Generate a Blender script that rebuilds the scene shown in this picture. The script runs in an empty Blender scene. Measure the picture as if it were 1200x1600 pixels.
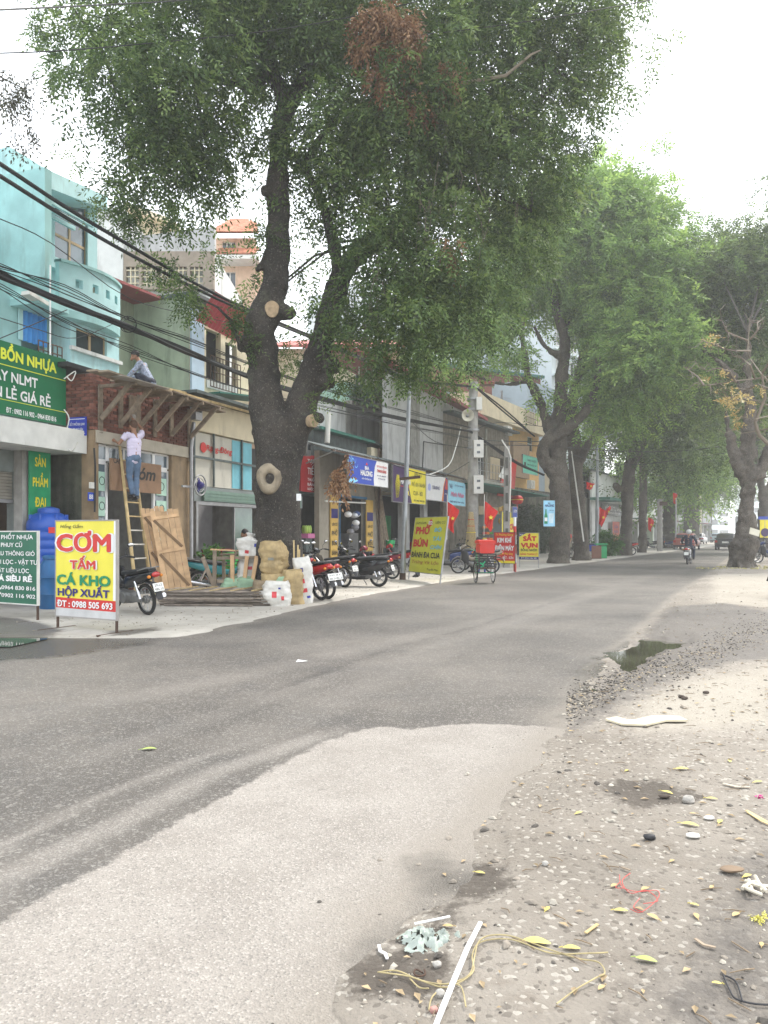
import bpy, math, random
import numpy as np
from mathutils import Vector, Matrix, noise as mnoise
R = math.radians
rnd = random.Random(7)
S = bpy.context.scene
COL = S.collection
# ---------------------------------------------------------------- camera
cam = bpy.data.objects.new('camera', bpy.data.cameras.new('camera'))
COL.objects.link(cam); S.camera = cam
cam.location = (0, 0, 1.5); cam.rotation_euler = (R(90), 0, 0)
cam.data.sensor_fit = 'VERTICAL'; cam.data.sensor_height = 36; cam.data.sensor_width = 27
cam.data.lens = 27; cam.data.shift_y = 33/1600
cam.data.clip_start = .05; cam.data.clip_end = 3000
# ---------------------------------------------------------------- sky, sun, exposure
SUN_EL, SUN_AZ = 56, 52            # degrees; azimuth clockwise from +Y (view direction)
W = bpy.data.worlds.new('World'); S.world = W; W.use_nodes = True
nt = W.node_tree; bg = nt.nodes['Background']
sky = nt.nodes.new('ShaderNodeTexSky'); sky.sky_type = 'NISHITA'; sky.sun_disc = False
sky.sun_elevation = R(SUN_EL); sky.sun_rotation = R(SUN_AZ); sky.dust_density = 4; sky.air_density = 1.5
mx = nt.nodes.new('ShaderNodeMix'); mx.data_type = 'RGBA'; mx.inputs[0].default_value = .82
nt.links.new(sky.outputs[0], mx.inputs[6]); mx.inputs[7].default_value = (7.6, 7.9, 8.2, 1)
nt.links.new(mx.outputs[2], bg.inputs[0]); bg.inputs[1].default_value = .12
sun = bpy.data.objects.new('sun', bpy.data.lights.new('sun', 'SUN')); COL.objects.link(sun)
sun.data.energy = 1.5; sun.data.angle = R(12); sun.data.color = (1, .95, .87)
sd = Vector((math.sin(R(SUN_AZ))*math.cos(R(SUN_EL)), math.cos(R(SUN_AZ))*math.cos(R(SUN_EL)), math.sin(R(SUN_EL))))
sun.rotation_euler = sd.to_track_quat('Z', 'Y').to_euler()
S.view_settings.view_transform = 'Standard'; S.view_settings.look = 'None'
S.view_settings.gamma = 1; S.view_settings.use_curve_mapping = False
S.view_settings.exposure = 1.5
S.cycles.max_bounces = 6; S.cycles.transparent_max_bounces = 6; S.cycles.volume_bounces = 2
S.cycles.use_denoising = True

# ---------------------------------------------------------------- measuring the place
def P(px, py, Y): return Vector(((px-600)/1200*Y, Y, 1.5+(833-py)/1200*Y))
def G(px, py, z=0):
    return P(px, py, (1.5-z)*1200/(py-833))
def lerp(a, b, t): return a+(b-a)*t

# ---------------------------------------------------------------- objects
def link(o, parent=None):
    COL.objects.link(o)
    if parent is not None: o.parent = parent
    return o
def props(o, label=None, cat=None, group=None, kind=None):
    if label: o['label'] = label
    if cat: o['category'] = cat
    if group: o['group'] = group
    if kind: o['kind'] = kind
    return o
def thing(name, label, cat, loc=(0, 0, 0), rz=0, group=None):
    o = link(bpy.data.objects.new(name, None)); o.location = loc; o.rotation_euler = (0, 0, rz)
    o.empty_display_size = .2
    return props(o, label, cat, group)
def copy_tree(o, parent=None, label=None):
    c = o.copy(); link(c)
    if parent is not None: c.parent = parent
    for ch in o.children: copy_tree(ch, c)
    if label: c['label'] = label
    return c

class MB:
    def __init__(s): s.v = []; s.f = []
    def add(s, vs, fs):
        n = len(s.v); s.v += [tuple(v) for v in vs]; s.f += [tuple(i+n for i in f) for f in fs]; return s
    def box(s, x0, x1, y0, y1, z0, z1):
        if x0 > x1: x0, x1 = x1, x0
        if y0 > y1: y0, y1 = y1, y0
        if z0 > z1: z0, z1 = z1, z0
        return s.add([(x0,y0,z0),(x1,y0,z0),(x1,y1,z0),(x0,y1,z0),(x0,y0,z1),(x1,y0,z1),(x1,y1,z1),(x0,y1,z1)],
                     [(0,3,2,1),(4,5,6,7),(0,1,5,4),(1,2,6,5),(2,3,7,6),(3,0,4,7)])
    def bar(s, p0, p1, w, h, up=(0, 0, 1)):
        p0 = Vector(p0); p1 = Vector(p1); d = (p1-p0).normalized(); a = d.cross(Vector(up))
        if a.length < 1e-4: a = d.cross(Vector((1, 0, 0)))
        a = a.normalized()*w/2; b = a.cross(d).normalized()*h/2
        vs = [p+q for p in (p0, p1) for q in (-a-b, a-b, a+b, -a+b)]
        return s.add(vs, [(0,1,2,3),(7,6,5,4),(0,4,5,1),(1,5,6,2),(2,6,7,3),(3,7,4,0)])
    def quad(s, a, b, c, d): return s.add([a, b, c, d], [(0, 1, 2, 3)])
    def tube(s, pts, r, n=8, cap=True):
        pts = [Vector(p) for p in pts]; k = len(pts)
        rs = r if isinstance(r, (list, tuple)) else [r]*k
        t = (pts[1]-pts[0]).normalized(); u = t.orthogonal().normalized(); vs = []; fs = []
        for i, p in enumerate(pts):
            tt = (pts[min(i+1, k-1)]-pts[max(i-1, 0)])
            if tt.length > 1e-9:
                tt.normalize(); u = (u-tt*u.dot(tt))
                u = u.normalized() if u.length > 1e-6 else tt.orthogonal().normalized(); t = tt
            w = t.cross(u)
            for j in range(n):
                a = 2*math.pi*j/n; vs.append(p+(u*math.cos(a)+w*math.sin(a))*rs[i])
        for i in range(k-1):
            for j in range(n):
                fs.append((i*n+j, i*n+(j+1)%n, (i+1)*n+(j+1)%n, (i+1)*n+j))
        if cap: fs.append(tuple(range(n))[::-1]); fs.append(tuple((k-1)*n+j for j in range(n)))
        return s.add(vs, fs)
    def cyl(s, p0, p1, r0, r1=None, n=12): return s.tube([p0, p1], [r0, r0 if r1 is None else r1], n)
    def lathe(s, prof, c=(0, 0, 0), n=20, axis='z', close=False):
        vs = []; fs = []; c = Vector(c)
        for (r, h) in prof:
            for j in range(n):
                a = 2*math.pi*j/n; x, y = r*math.cos(a), r*math.sin(a)
                vs.append(c+Vector({'z': (x, y, h), 'y': (x, h, y), 'x': (h, x, y)}[axis]))
        k = len(prof)
        for i in range(k if close else k-1):
            i2 = (i+1) % k
            for j in range(n): fs.append((i*n+j, i*n+(j+1)%n, i2*n+(j+1)%n, i2*n+j))
        if not close: fs.append(tuple(range(n))[::-1]); fs.append(tuple((k-1)*n+j for j in range(n)))
        return s.add(vs, fs)
    def torus(s, c, Rm, r, axis='y', n=24, m=8):
        return s.lathe([(Rm+r*math.cos(2*math.pi*i/m), r*math.sin(2*math.pi*i/m)) for i in range(m)], c, n, axis, True)
    def ball(s, c, rad, n=12, m=8, M=None):
        if not isinstance(rad, (tuple, list)): rad = (rad,)*3
        vs = []; fs = []; c = Vector(c)
        for i in range(m+1):
            th = math.pi*i/m
            for j in range(n):
                a = 2*math.pi*j/n
                q = Vector((rad[0]*math.sin(th)*math.cos(a), rad[1]*math.sin(th)*math.sin(a), rad[2]*math.cos(th)))
                vs.append(c+((M@q) if M else q))
        for i in range(m):
            for j in range(n): fs.append((i*n+j, (i+1)*n+j, (i+1)*n+(j+1)%n, i*n+(j+1)%n))
        return s.add(vs, fs)
    def loft(s, secs, n=12, p=2.6):
        """secs: (x, yc, zc, halfwidth, halfheight) superellipse rings along x"""
        vs = []; fs = []
        for (x, yc, zc, a, b) in secs:
            for j in range(n):
                t = 2*math.pi*j/n; ct, st = math.cos(t), math.sin(t)
                vs.append((x, yc+a*math.copysign(abs(ct)**(2/p), ct), zc+b*math.copysign(abs(st)**(2/p), st)))
        k = len(secs)
        for i in range(k-1):
            for j in range(n): fs.append((i*n+j, i*n+(j+1)%n, (i+1)*n+(j+1)%n, (i+1)*n+j))
        fs.append(tuple(range(n))[::-1]); fs.append(tuple((k-1)*n+j for j in range(n)))
        return s.add(vs, fs)
    def prism(s, poly, y0, y1):
        """poly in x,z extruded along y"""
        n = len(poly)
        vs = [(x, y0, z) for x, z in poly]+[(x, y1, z) for x, z in poly]
        return s.add(vs, [tuple(range(n)), tuple(range(2*n-1, n-1, -1))]+[(i, i+n, (i+1)%n+n, (i+1)%n) for i in range(n)])
    def wall(s, x0, x1, z0, z1, y0, y1, holes=()):
        xs = sorted({x0, x1, *[h[i] for h in holes for i in (0, 1)]}); zs = sorted({z0, z1, *[h[i] for h in holes for i in (2, 3)]})
        xs = [x for x in xs if x0 <= x <= x1]; zs = [z for z in zs if z0 <= z <= z1]
        def solid(i, j):
            if i < 0 or j < 0 or i >= len(xs)-1 or j >= len(zs)-1: return False
            cx, cz = (xs[i]+xs[i+1])/2, (zs[j]+zs[j+1])/2
            return not any(h[0] < cx < h[1] and h[2] < cz < h[3] for h in holes)
        for i in range(len(xs)-1):
            for j in range(len(zs)-1):
                if not solid(i, j): continue
                a, b, c, d = xs[i], xs[i+1], zs[j], zs[j+1]
                s.quad((a,y0,c),(b,y0,c),(b,y0,d),(a,y0,d)); s.quad((b,y1,c),(a,y1,c),(a,y1,d),(b,y1,d))
                if not solid(i-1, j): s.quad((a,y1,c),(a,y0,c),(a,y0,d),(a,y1,d))
                if not solid(i+1, j): s.quad((b,y0,c),(b,y1,c),(b,y1,d),(b,y0,d))
                if not solid(i, j-1): s.quad((a,y0,c),(a,y1,c),(b,y1,c),(b,y0,c))
                if not solid(i, j+1): s.quad((a,y0,d),(b,y0,d),(b,y1,d),(a,y1,d))
        return s
    def mesh(s, name, mat=None, smooth=True):
        me = bpy.data.meshes.new(name); me.from_pydata(s.v, [], s.f)
        if mat: me.materials.append(mat)
        if smooth:
            me.polygons.foreach_set('use_smooth', [True]*len(me.polygons)); me.set_sharp_from_angle(angle=R(38))
        me.update(); return me
    def build(s, name, mat, parent=None, smooth=True, **kw):
        o = link(bpy.data.objects.new(name, s.mesh(name, mat, smooth)), parent); return props(o, **kw)
    def xf(s, M):
        s.v = [tuple(M@Vector(v)) for v in s.v]; return s

def remesh(mb, name, mat, voxel, parent=None, smooth=4, disp=None, **kw):
    me = mb.mesh('tmp', None, False); o = link(bpy.data.objects.new('tmp', me))
    m = o.modifiers.new('r', 'REMESH'); m.mode = 'VOXEL'; m.voxel_size = voxel; m.use_smooth_shade = True
    if smooth: q = o.modifiers.new('s', 'SMOOTH'); q.iterations = smooth; q.factor = .5
    dg = bpy.context.evaluated_depsgraph_get(); dg.update()
    out = bpy.data.meshes.new_from_object(o.evaluated_get(dg)); bpy.data.objects.remove(o)
    out.name = name; out.materials.clear()
    if mat: out.materials.append(mat)
    if disp:
        n = len(out.vertices); nr = [v.normal.copy() for v in out.vertices]
        for v, k in zip(out.vertices, nr): v.co = v.co+k*disp(v.co)
    out.polygons.foreach_set('use_smooth', [True]*len(out.polygons)); out.update()
    return props(link(bpy.data.objects.new(name, out), parent), **kw)

# ---------------------------------------------------------------- lettering (flat print)
_tc = {}
def glyphs(s, bold):
    if (s, bold) in _tc: return _tc[(s, bold)]
    c = bpy.data.curves.new('t', 'FONT'); c.body = s; c.resolution_u = 3; c.offset = bold; c.fill_mode = 'FRONT'
    o = bpy.data.objects.new('t', c); me = bpy.data.meshes.new_from_object(o)
    v = np.zeros(len(me.vertices)*3); me.vertices.foreach_get('co', v); v = v.reshape(-1, 3)
    f = [tuple(p.vertices) for p in me.polygons]
    bpy.data.objects.remove(o); bpy.data.curves.remove(c); bpy.data.meshes.remove(me)
    _tc[(s, bold)] = (v, f); return _tc[(s, bold)]
def letter(parent, s, cx, cz, h, w, mat, y=-.004, bold=.02, shear=0, name='lettering', slope=0):
    """cap height h, total width w, centred at cx, baseline cz, plane local y"""
    v, f = glyphs(s, .001); v = v.copy()
    if len(v) == 0: return
    x0, x1 = v[:, 0].min(), v[:, 0].max(); k = h/.73; b_ = bold*.8; m_ = len(v)
    X = (v[:, 0]-(x0+x1)/2)*w/max(x1-x0, 1e-6); Z = v[:, 1]*k; X = X+Z*shear; Z = Z+cz+slope*X
    offs = [(0, 0)]+([(b_*math.cos(a), b_*math.sin(a)) for a in np.arange(8)*math.pi/4] if bold >= .015 else [])
    me = bpy.data.meshes.new(name); kx = w/max(x1-x0, 1e-6)
    me.from_pydata([(a+cx+ox*kx, y-.00025*i_, b+oz*k) for i_, (ox, oz) in enumerate(offs) for a, b in zip(X, Z)], [], [tuple(q_+m_*i_ for q_ in ff) for i_ in range(len(offs)) for ff in f])
    me.materials.append(mat); me.update()
    return link(bpy.data.objects.new(name, me), parent)

# ---------------------------------------------------------------- materials
_mc = {}
def mat(name, col, rough=.8, metal=0, var=.12, scale=4, stain=0, stcol=(.06, .055, .045), streak=.2, bump=0, bscale=40,
        orand=0, spec=.4, coat=0, stscale=1.3):
    if name in _mc: return _mc[name]
    m = bpy.data.materials.new(name); m.use_nodes = True; _mc[name] = m
    nt = m.node_tree; N = nt.nodes; Lk = nt.links; b = N['Principled BSDF']
    b.inputs['Roughness'].default_value = rough; b.inputs['Metallic'].default_value = metal
    b.inputs['Specular IOR Level'].default_value = spec; b.inputs['Coat Weight'].default_value = coat
    tc = N.new('ShaderNodeTexCoord')
    n1 = N.new('ShaderNodeTexNoise'); n1.inputs['Scale'].default_value = scale; n1.inputs['Detail'].default_value = 5
    Lk.new(tc.outputs['Object'], n1.inputs['Vector'])
    mr = N.new('ShaderNodeMapRange'); mr.inputs[1].default_value = .3; mr.inputs[2].default_value = .7
    mr.inputs[3].default_value = 1-var; mr.inputs[4].default_value = 1+var; Lk.new(n1.outputs[0], mr.inputs[0])
    val = mr.outputs[0]
    if orand:
        oi = N.new('ShaderNodeObjectInfo'); r2 = N.new('ShaderNodeMapRange'); r2.inputs[3].default_value = 1-orand; r2.inputs[4].default_value = 1+orand
        Lk.new(oi.outputs['Random'], r2.inputs[0]); mu = N.new('ShaderNodeMath'); mu.operation = 'MULTIPLY'
        Lk.new(val, mu.inputs[0]); Lk.new(r2.outputs[0], mu.inputs[1]); val = mu.outputs[0]
    hs = N.new('ShaderNodeHueSaturation'); hs.inputs['Color'].default_value = (*col, 1); Lk.new(val, hs.inputs['Value'])
    out = hs.outputs[0]
    if stain:
        mp = N.new('ShaderNodeMapping'); mp.inputs['Scale'].default_value = (stscale, stscale, stscale*streak); Lk.new(tc.outputs['Object'], mp.inputs[0])
        n2 = N.new('ShaderNodeTexNoise'); n2.inputs['Scale'].default_value = 1.6; n2.inputs['Detail'].default_value = 9; n2.inputs['Roughness'].default_value = .65
        Lk.new(mp.outputs[0], n2.inputs['Vector'])
        r3 = N.new('ShaderNodeMapRange'); r3.inputs[1].default_value = .62-.25*stain; r3.inputs[2].default_value = .72; r3.inputs[4].default_value = min(1, stain+.2)
        Lk.new(n2.outputs[0], r3.inputs[0])
        x = N.new('ShaderNodeMix'); x.data_type = 'RGBA'; Lk.new(r3.outputs[0], x.inputs[0]); Lk.new(out, x.inputs[6]); x.inputs[7].default_value = (*stcol, 1)
        out = x.outputs[2]
    Lk.new(out, b.inputs['Base Color'])
    if bump:
        n3 = N.new('ShaderNodeTexNoise'); n3.inputs['Scale'].default_value = bscale; n3.inputs['Detail'].default_value = 6
        Lk.new(tc.outputs['Object'], n3.inputs['Vector'])
        bp = N.new('ShaderNodeBump'); bp.inputs['Strength'].default_value = bump; bp.inputs['Distance'].default_value = .02
        Lk.new(n3.outputs[0], bp.inputs['Height']); Lk.new(bp.outputs[0], b.inputs['Normal'])
    return m
def paint(name, col, rough=.45, **k): return mat(name, col, rough, var=k.pop('var', .06), **k)
K_ = dict
black = paint('black paint', (.012, .012, .014), .35)
rubber = mat('rubber', (.02, .02, .02), .85, var=.3)
steel = mat('dull steel', (.35, .35, .36), .45, .7, var=.2, stain=.2, stcol=(.12, .08, .05))
chrome = mat('chrome', (.6, .6, .62), .2, 1)
white = paint('white paint', (.75, .75, .75))
offwhite = paint('off white', (.6, .59, .55), .6, stain=.2)
rust = mat('rusty iron', (.09, .055, .04), .8, .2, var=.4)
cglass = mat('window glass', (.03, .04, .05), .08, 0, spec=.8, var=.3)
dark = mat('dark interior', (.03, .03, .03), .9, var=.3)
wood = mat('pale wood', (.42, .28, .16), .75, var=.25, scale=8, stain=.35, stcol=(.16, .1, .06), streak=8)
oldwood = mat('weathered wood', (.24, .19, .14), .85, var=.3, scale=8, stain=.3, stcol=(.08, .06, .05), streak=6, orand=.25)
bamboo = mat('bamboo pole', (.48, .36, .18), .6, var=.25, scale=6)
red = paint('sign red', (.55, .03, .025)); deepred = paint('deep red', (.35, .015, .02))
yellow = paint('sign yellow', (.8, .68, .03)); blue = paint('sign blue', (.02, .06, .4)); navy = paint('sign navy', (.02, .015, .15))
green = paint('sign green', (.01, .3, .08)); cyan = paint('sign cyan', (.12, .5, .75))
ink = paint('ink', (.02, .02, .02), .6); flagred = mat('flag red', (.6, .02, .015), .7, var=.15)
concrete = mat('grey concrete', (.3, .29, .27), .9, var=.2, stain=.4, bump=.3)

# ---------------------------------------------------------------- facade frames (s along the street, d inward, z up)
class Fac:
    def __init__(s, A, B):
        s.o = Vector((A[0], A[1])); u = (Vector(B)-s.o); s.len = u.length; s.u = u.normalized(); s.n = Vector((-s.u.y, s.u.x)); s.rz = math.atan2(s.u.y, s.u.x)
    def s_(s, px, d=0):
        k = (px-600)/1200; o = s.o+s.n*d; return (k*o.y-o.x)/(s.u.x-k*s.u.y)
    def sz(s, px, py, d=0):
        t = s.s_(px, d); Y = s.o.y+s.n.y*d+t*s.u.y; return t, 1.5+(833-py)/1200*Y
    def R(s, x0, x1, pt, pb, d=0):
        a, zt = s.sz(x0, pt, d); _, zb = s.sz(x0, pb, d); return a, s.s_(x1, d), zb, zt
    def thing(s, name, label, cat, group=None): return thing(name, label, cat, (s.o.x, s.o.y, 0), s.rz, group)
    def at(s, t, d, z): p = s.o+s.u*t+s.n*d; return Vector((p.x, p.y, z))
F1 = Fac((-6.21, 16.4), (-5.03, 19.95))
F2 = Fac((-5.03, 19.95), (-2.3, 27.3))
F3 = Fac((-2.3, 27.3), (3.1, 40.2))
F4 = Fac((3.1, 40.2), (11.5, 55))
F5 = Fac((11.5, 55), (23, 75))
def window(parent, x0, x1, z0, z1, y, cols=2, rows=2, fm=None, gm=None, t=.05):
    w = MB(); g = (x1-x0)/cols; h = (z1-z0)/rows
    for i in range(cols+1): w.box(x0+i*g-t/2, x0+i*g+t/2, y-.03, y+.03, z0, z1)
    for j in range(rows+1): w.box(x0+t/2, x1-t/2, y-.028, y+.028, z0+j*h-t/2, z0+j*h+t/2)
    f = w.build('window', fm or white, parent)
    for i in range(cols):
        for j in range(rows):
            MB().box(x0+i*g+t/2, x0+(i+1)*g-t/2, y-.006, y+.006, z0+j*h+t/2, z0+(j+1)*h-t/2).build('pane', gm or cglass, f)
    return f
def railing(parent, x0, x1, z0, z1, y, n, m, hr=2, r=.012, name='railing'):
    w = MB()
    for j in range(hr+1):
        z = lerp(z0, z1, j/hr); w.bar((x0, y, z), (x1, y, z), .025, .025)
    for i in range(n+1):
        x = lerp(x0, x1, i/n); w.bar((x, y, z0), (x, y, z1), .02, .02, (0, 1, 0))
    return w.build(name, m, parent)
def corrugated(parent, x0, x1, z0, z1, y, m, pitch=.12, name='corrugated_sheet', depth=.03):
    n = int((x1-x0)/pitch*2); w = MB(); vs = []
    for i in range(n+1):
        x = lerp(x0, x1, i/n); yy = y+(depth if i % 2 else 0); vs += [(x, yy, z0), (x, yy, z1)]
    w.add(vs, [(2*i, 2*i+2, 2*i+3, 2*i+1) for i in range(n)]); return w.build(name, m, parent, False)
def cable(mb, a, b, sag, r=.012, n=14, seg=5):
    a = Vector(a); b = Vector(b)
    mb.tube([a.lerp(b, i/n)-Vector((0, 0, sag*4*(i/n)*(1-i/n))) for i in range(n+1)], r, seg, False); return mb
# ================================================================ GROUND
Lp = [(1, -30), (10.6, -30), (10.8, -5.4), (11.0, -3.05), (11.6, -2.75), (13.3, -2.22), (16, -1.34), (20.6, .52), (26.9, 3.6), (34.6, 7.8), (51.5, 17.2), (72, 28.8), (110, 50.1), (200, 100.5), (400, 212)]
Rp = [(-10, -4.6), (0, -1.0), (2.58, -.1), (3.48, .29), (5.96, 1.36), (8.7, 2.46), (18.6, 7.1), (29, 12.3), (48.6, 21.9), (72, 36.3), (110, 57.6), (200, 108), (400, 220)]
def LX(Y): return np.interp(Y, [p[0] for p in Lp], [p[1] for p in Lp])
def RX(Y): return np.interp(Y, [p[0] for p in Rp], [p[1] for p in Rp])
def vnoise(x, y, seed=0):
    """cheap smooth value noise"""
    r = np.random.RandomState(seed).rand(256, 256); xi = np.floor(x).astype(int); yi = np.floor(y).astype(int)
    fx = x-xi; fy = y-yi; fx = fx*fx*(3-2*fx); fy = fy*fy*(3-2*fy); a = xi % 256; b = yi % 256; a1 = (a+1) % 256; b1 = (b+1) % 256
    return (r[a, b]*(1-fx)+r[a1, b]*fx)*(1-fy)+(r[a, b1]*(1-fx)+r[a1, b1]*fx)*fy-.5
def sheet(name, rows, cols, XYZ, attrs, m, kind='structure'):
    me = bpy.data.meshes.new(name); n = rows*cols
    idx = np.arange(n).reshape(rows, cols)
    q = np.stack([idx[:-1, :-1], idx[:-1, 1:], idx[1:, 1:], idx[1:, :-1]], -1).reshape(-1, 4)
    me.vertices.add(n); me.vertices.foreach_set('co', XYZ.reshape(-1).astype(np.float32))
    me.loops.add(q.size); me.loops.foreach_set('vertex_index', q.reshape(-1).astype(np.int32))
    me.polygons.add(len(q)); me.polygons.foreach_set('loop_start', np.arange(0, q.size, 4, dtype=np.int32))
    me.polygons.foreach_set('use_smooth', [True]*len(q))
    me.update(calc_edges=True); me.validate()
    for k, a in attrs.items():
        at = me.attributes.new(k, 'FLOAT', 'POINT'); at.data.foreach_set('value', a.reshape(-1).astype(np.float32))
    me.materials.append(m); return props(link(bpy.data.objects.new(name, me)), kind=kind)
def poly_sd(X, Y, poly):
    """signed distance, positive inside"""
    d = np.full(X.shape, 1e9); ins = np.zeros(X.shape, bool); n = len(poly)
    for i in range(n):
        ax, ay = poly[i]; bx, by = poly[(i+1) % n]; ex, ey = bx-ax, by-ay; L2 = ex*ex+ey*ey+1e-12
        t = np.clip(((X-ax)*ex+(Y-ay)*ey)/L2, 0, 1); d = np.minimum(d, np.hypot(X-ax-t*ex, Y-ay-t*ey))
        c = ((ay > Y) != (by > Y)) & (X < (bx-ax)*(Y-ay)/(by-ay+1e-12)+ax); ins ^= c
    return np.where(ins, d, -d)
def gpoly(pts): return [tuple(G(*p)[:2]) for p in pts]

def gmat(name, build):
    m = bpy.data.materials.new(name); m.use_nodes = True; nt = m.node_tree; build(nt, nt.nodes, nt.links, nt.nodes['Principled BSDF']); return m
def nnoise(N, Lk, vec, scale, detail=6, rough=.6):
    n = N.new('ShaderNodeTexNoise'); n.inputs['Scale'].default_value = scale; n.inputs['Detail'].default_value = detail; n.inputs['Roughness'].default_value = rough
    Lk.new(vec, n.inputs['Vector']); return n.outputs[0]
def nmap(N, Lk, v, a, b, c=0, d=1):
    n = N.new('ShaderNodeMapRange'); n.interpolation_type = 'SMOOTHSTEP'
    for i, k in enumerate((a, b, c, d)): n.inputs[i+1].default_value = k
    Lk.new(v, n.inputs[0]); return n.outputs[0]
def nmix(N, Lk, f, a, b):
    n = N.new('ShaderNodeMix'); n.data_type = 'RGBA'
    for i, k in ((0, f), (6, a), (7, b)):
        if isinstance(k, tuple): n.inputs[i].default_value = (*k, 1)
        elif isinstance(k, float): n.inputs[i].default_value = k
        else: Lk.new(k, n.inputs[i])
    return n.outputs[2]
def nmath(N, Lk, op, a, b):
    n = N.new('ShaderNodeMath'); n.operation = op
    for i, k in enumerate((a, b)):
        if isinstance(k, (int, float)): n.inputs[i].default_value = k
        else: Lk.new(k, n.inputs[i])
    return n.outputs[0]
def nattr(N, name):
    n = N.new('ShaderNodeAttribute'); n.attribute_name = name; return n.outputs['Fac']
def speckle(N, Lk, pos, scale):
    v = N.new('ShaderNodeTexVoronoi'); v.inputs['Scale'].default_value = scale; Lk.new(pos, v.inputs['Vector']); return v

def road_nodes(nt, N, Lk, b):
    pos = N.new('ShaderNodeNewGeometry').outputs['Position']
    big = nnoise(N, Lk, pos, .35, 5); mid = nnoise(N, Lk, pos, 2.2, 6); fine = nnoise(N, Lk, pos, 90, 3)
    v = speckle(N, Lk, pos, 120); v2 = speckle(N, Lk, pos, 62)
    sep = N.new('ShaderNodeSeparateColor'); Lk.new(v.outputs['Color'], sep.inputs[0]); sp = nmap(N, Lk, sep.outputs[0], .72, .95)
    sep2 = N.new('ShaderNodeSeparateColor'); Lk.new(v2.outputs['Color'], sep2.inputs[0]); sp2 = nmap(N, Lk, sep2.outputs[0], .86, .93)
    dry = nmap(N, Lk, nmath(N, Lk, 'ADD', nattr(N, 'dry'), nmath(N, Lk, 'MULTIPLY', nmath(N, Lk, 'SUBTRACT', nnoise(N, Lk, pos, 9, 8, .75), .5), .22)), -.02, .025)
    dust = nmap(N, Lk, nmath(N, Lk, 'ADD', nattr(N, 'dust'), nmath(N, Lk, 'MULTIPLY', nmath(N, Lk, 'SUBTRACT', mid, .5), 1.1)), .2, 1.0)
    track = nmath(N, Lk, 'MULTIPLY', nattr(N, 'track'), nmap(N, Lk, fine, .3, .6, .35, 1.0))
    wet = nmix(N, Lk, nmap(N, Lk, big, .35, .65), (.068, .06, .053), (.132, .117, .102)); wet = nmix(N, Lk, nmap(N, Lk, nnoise(N, Lk, pos, 1.1, 8, .7), .45, .7, 0, .5), wet, (.06, .056, .054))
    wet = nmix(N, Lk, nmath(N, Lk, 'MULTIPLY', sp, .42), wet, (.26, .25, .23)); wet = nmix(N, Lk, nmath(N, Lk, 'MULTIPLY', sp2, .26), wet, (.42, .4, .36))
    dr = nmix(N, Lk, nmap(N, Lk, mid, .3, .7), (.235, .212, .188), (.29, .265, .238))
    dr = nmix(N, Lk, nmath(N, Lk, 'MULTIPLY', sp, .6), dr, (.41, .38, .345)); dr = nmix(N, Lk, nmap(N, Lk, sep.outputs[1], .8, .9, 0, .55), dr, (.14, .13, .12))
    c = nmix(N, Lk, nmath(N, Lk, 'MULTIPLY', nmath(N, Lk, 'MAXIMUM', dry, nmath(N, Lk, 'MULTIPLY', track, .62)), 1.0), wet, dr)
    oil = nmap(N, Lk, nnoise(N, Lk, pos, .8, 7, .75), .56, .7, 0, .45); c = nmix(N, Lk, oil, c, (.06, .055, .05)); c = nmix(N, Lk, nmap(N, Lk, nnoise(N, Lk, pos, 4, 8, .8), .55, .75, 0, .22), c, (.3, .28, .25))
    c = nmix(N, Lk, nmath(N, Lk, 'MULTIPLY', dust, .7), c, (.215, .19, .16))
    seam = nmath(N, Lk, 'MULTIPLY', nattr(N, 'seam'), nmap(N, Lk, nnoise(N, Lk, pos, 3, 6, .8), .42, .6))
    c = nmix(N, Lk, nmath(N, Lk, 'MULTIPLY', seam, .6), c, (.035, .03, .028))
    wl = nmap(N, Lk, nmath(N, Lk, 'ADD', nattr(N, 'wet'), nmath(N, Lk, 'MULTIPLY', nmath(N, Lk, 'SUBTRACT', mid, .5), .8)), -.15, .15)
    c = nmix(N, Lk, nmath(N, Lk, 'MULTIPLY', wl, .72), c, (.045, .04, .034))
    Lk.new(c, b.inputs['Base Color'])
    r = nmath(N, Lk, 'ADD', nmath(N, Lk, 'MULTIPLY', dry, .25), .62); r = nmath(N, Lk, 'SUBTRACT', r, nmath(N, Lk, 'MULTIPLY', wl, .38))
    Lk.new(r, b.inputs['Roughness']); b.inputs['Specular IOR Level'].default_value = .45
    bp = N.new('ShaderNodeBump'); bp.inputs['Strength'].default_value = .55; bp.inputs['Distance'].default_value = .012
    Lk.new(nmath(N, Lk, 'ADD', v.outputs['Distance'], nmath(N, Lk, 'MULTIPLY', fine, .6)), bp.inputs['Height']); Lk.new(bp.outputs[0], b.inputs['Normal'])
asphalt = gmat('asphalt', road_nodes)

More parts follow.
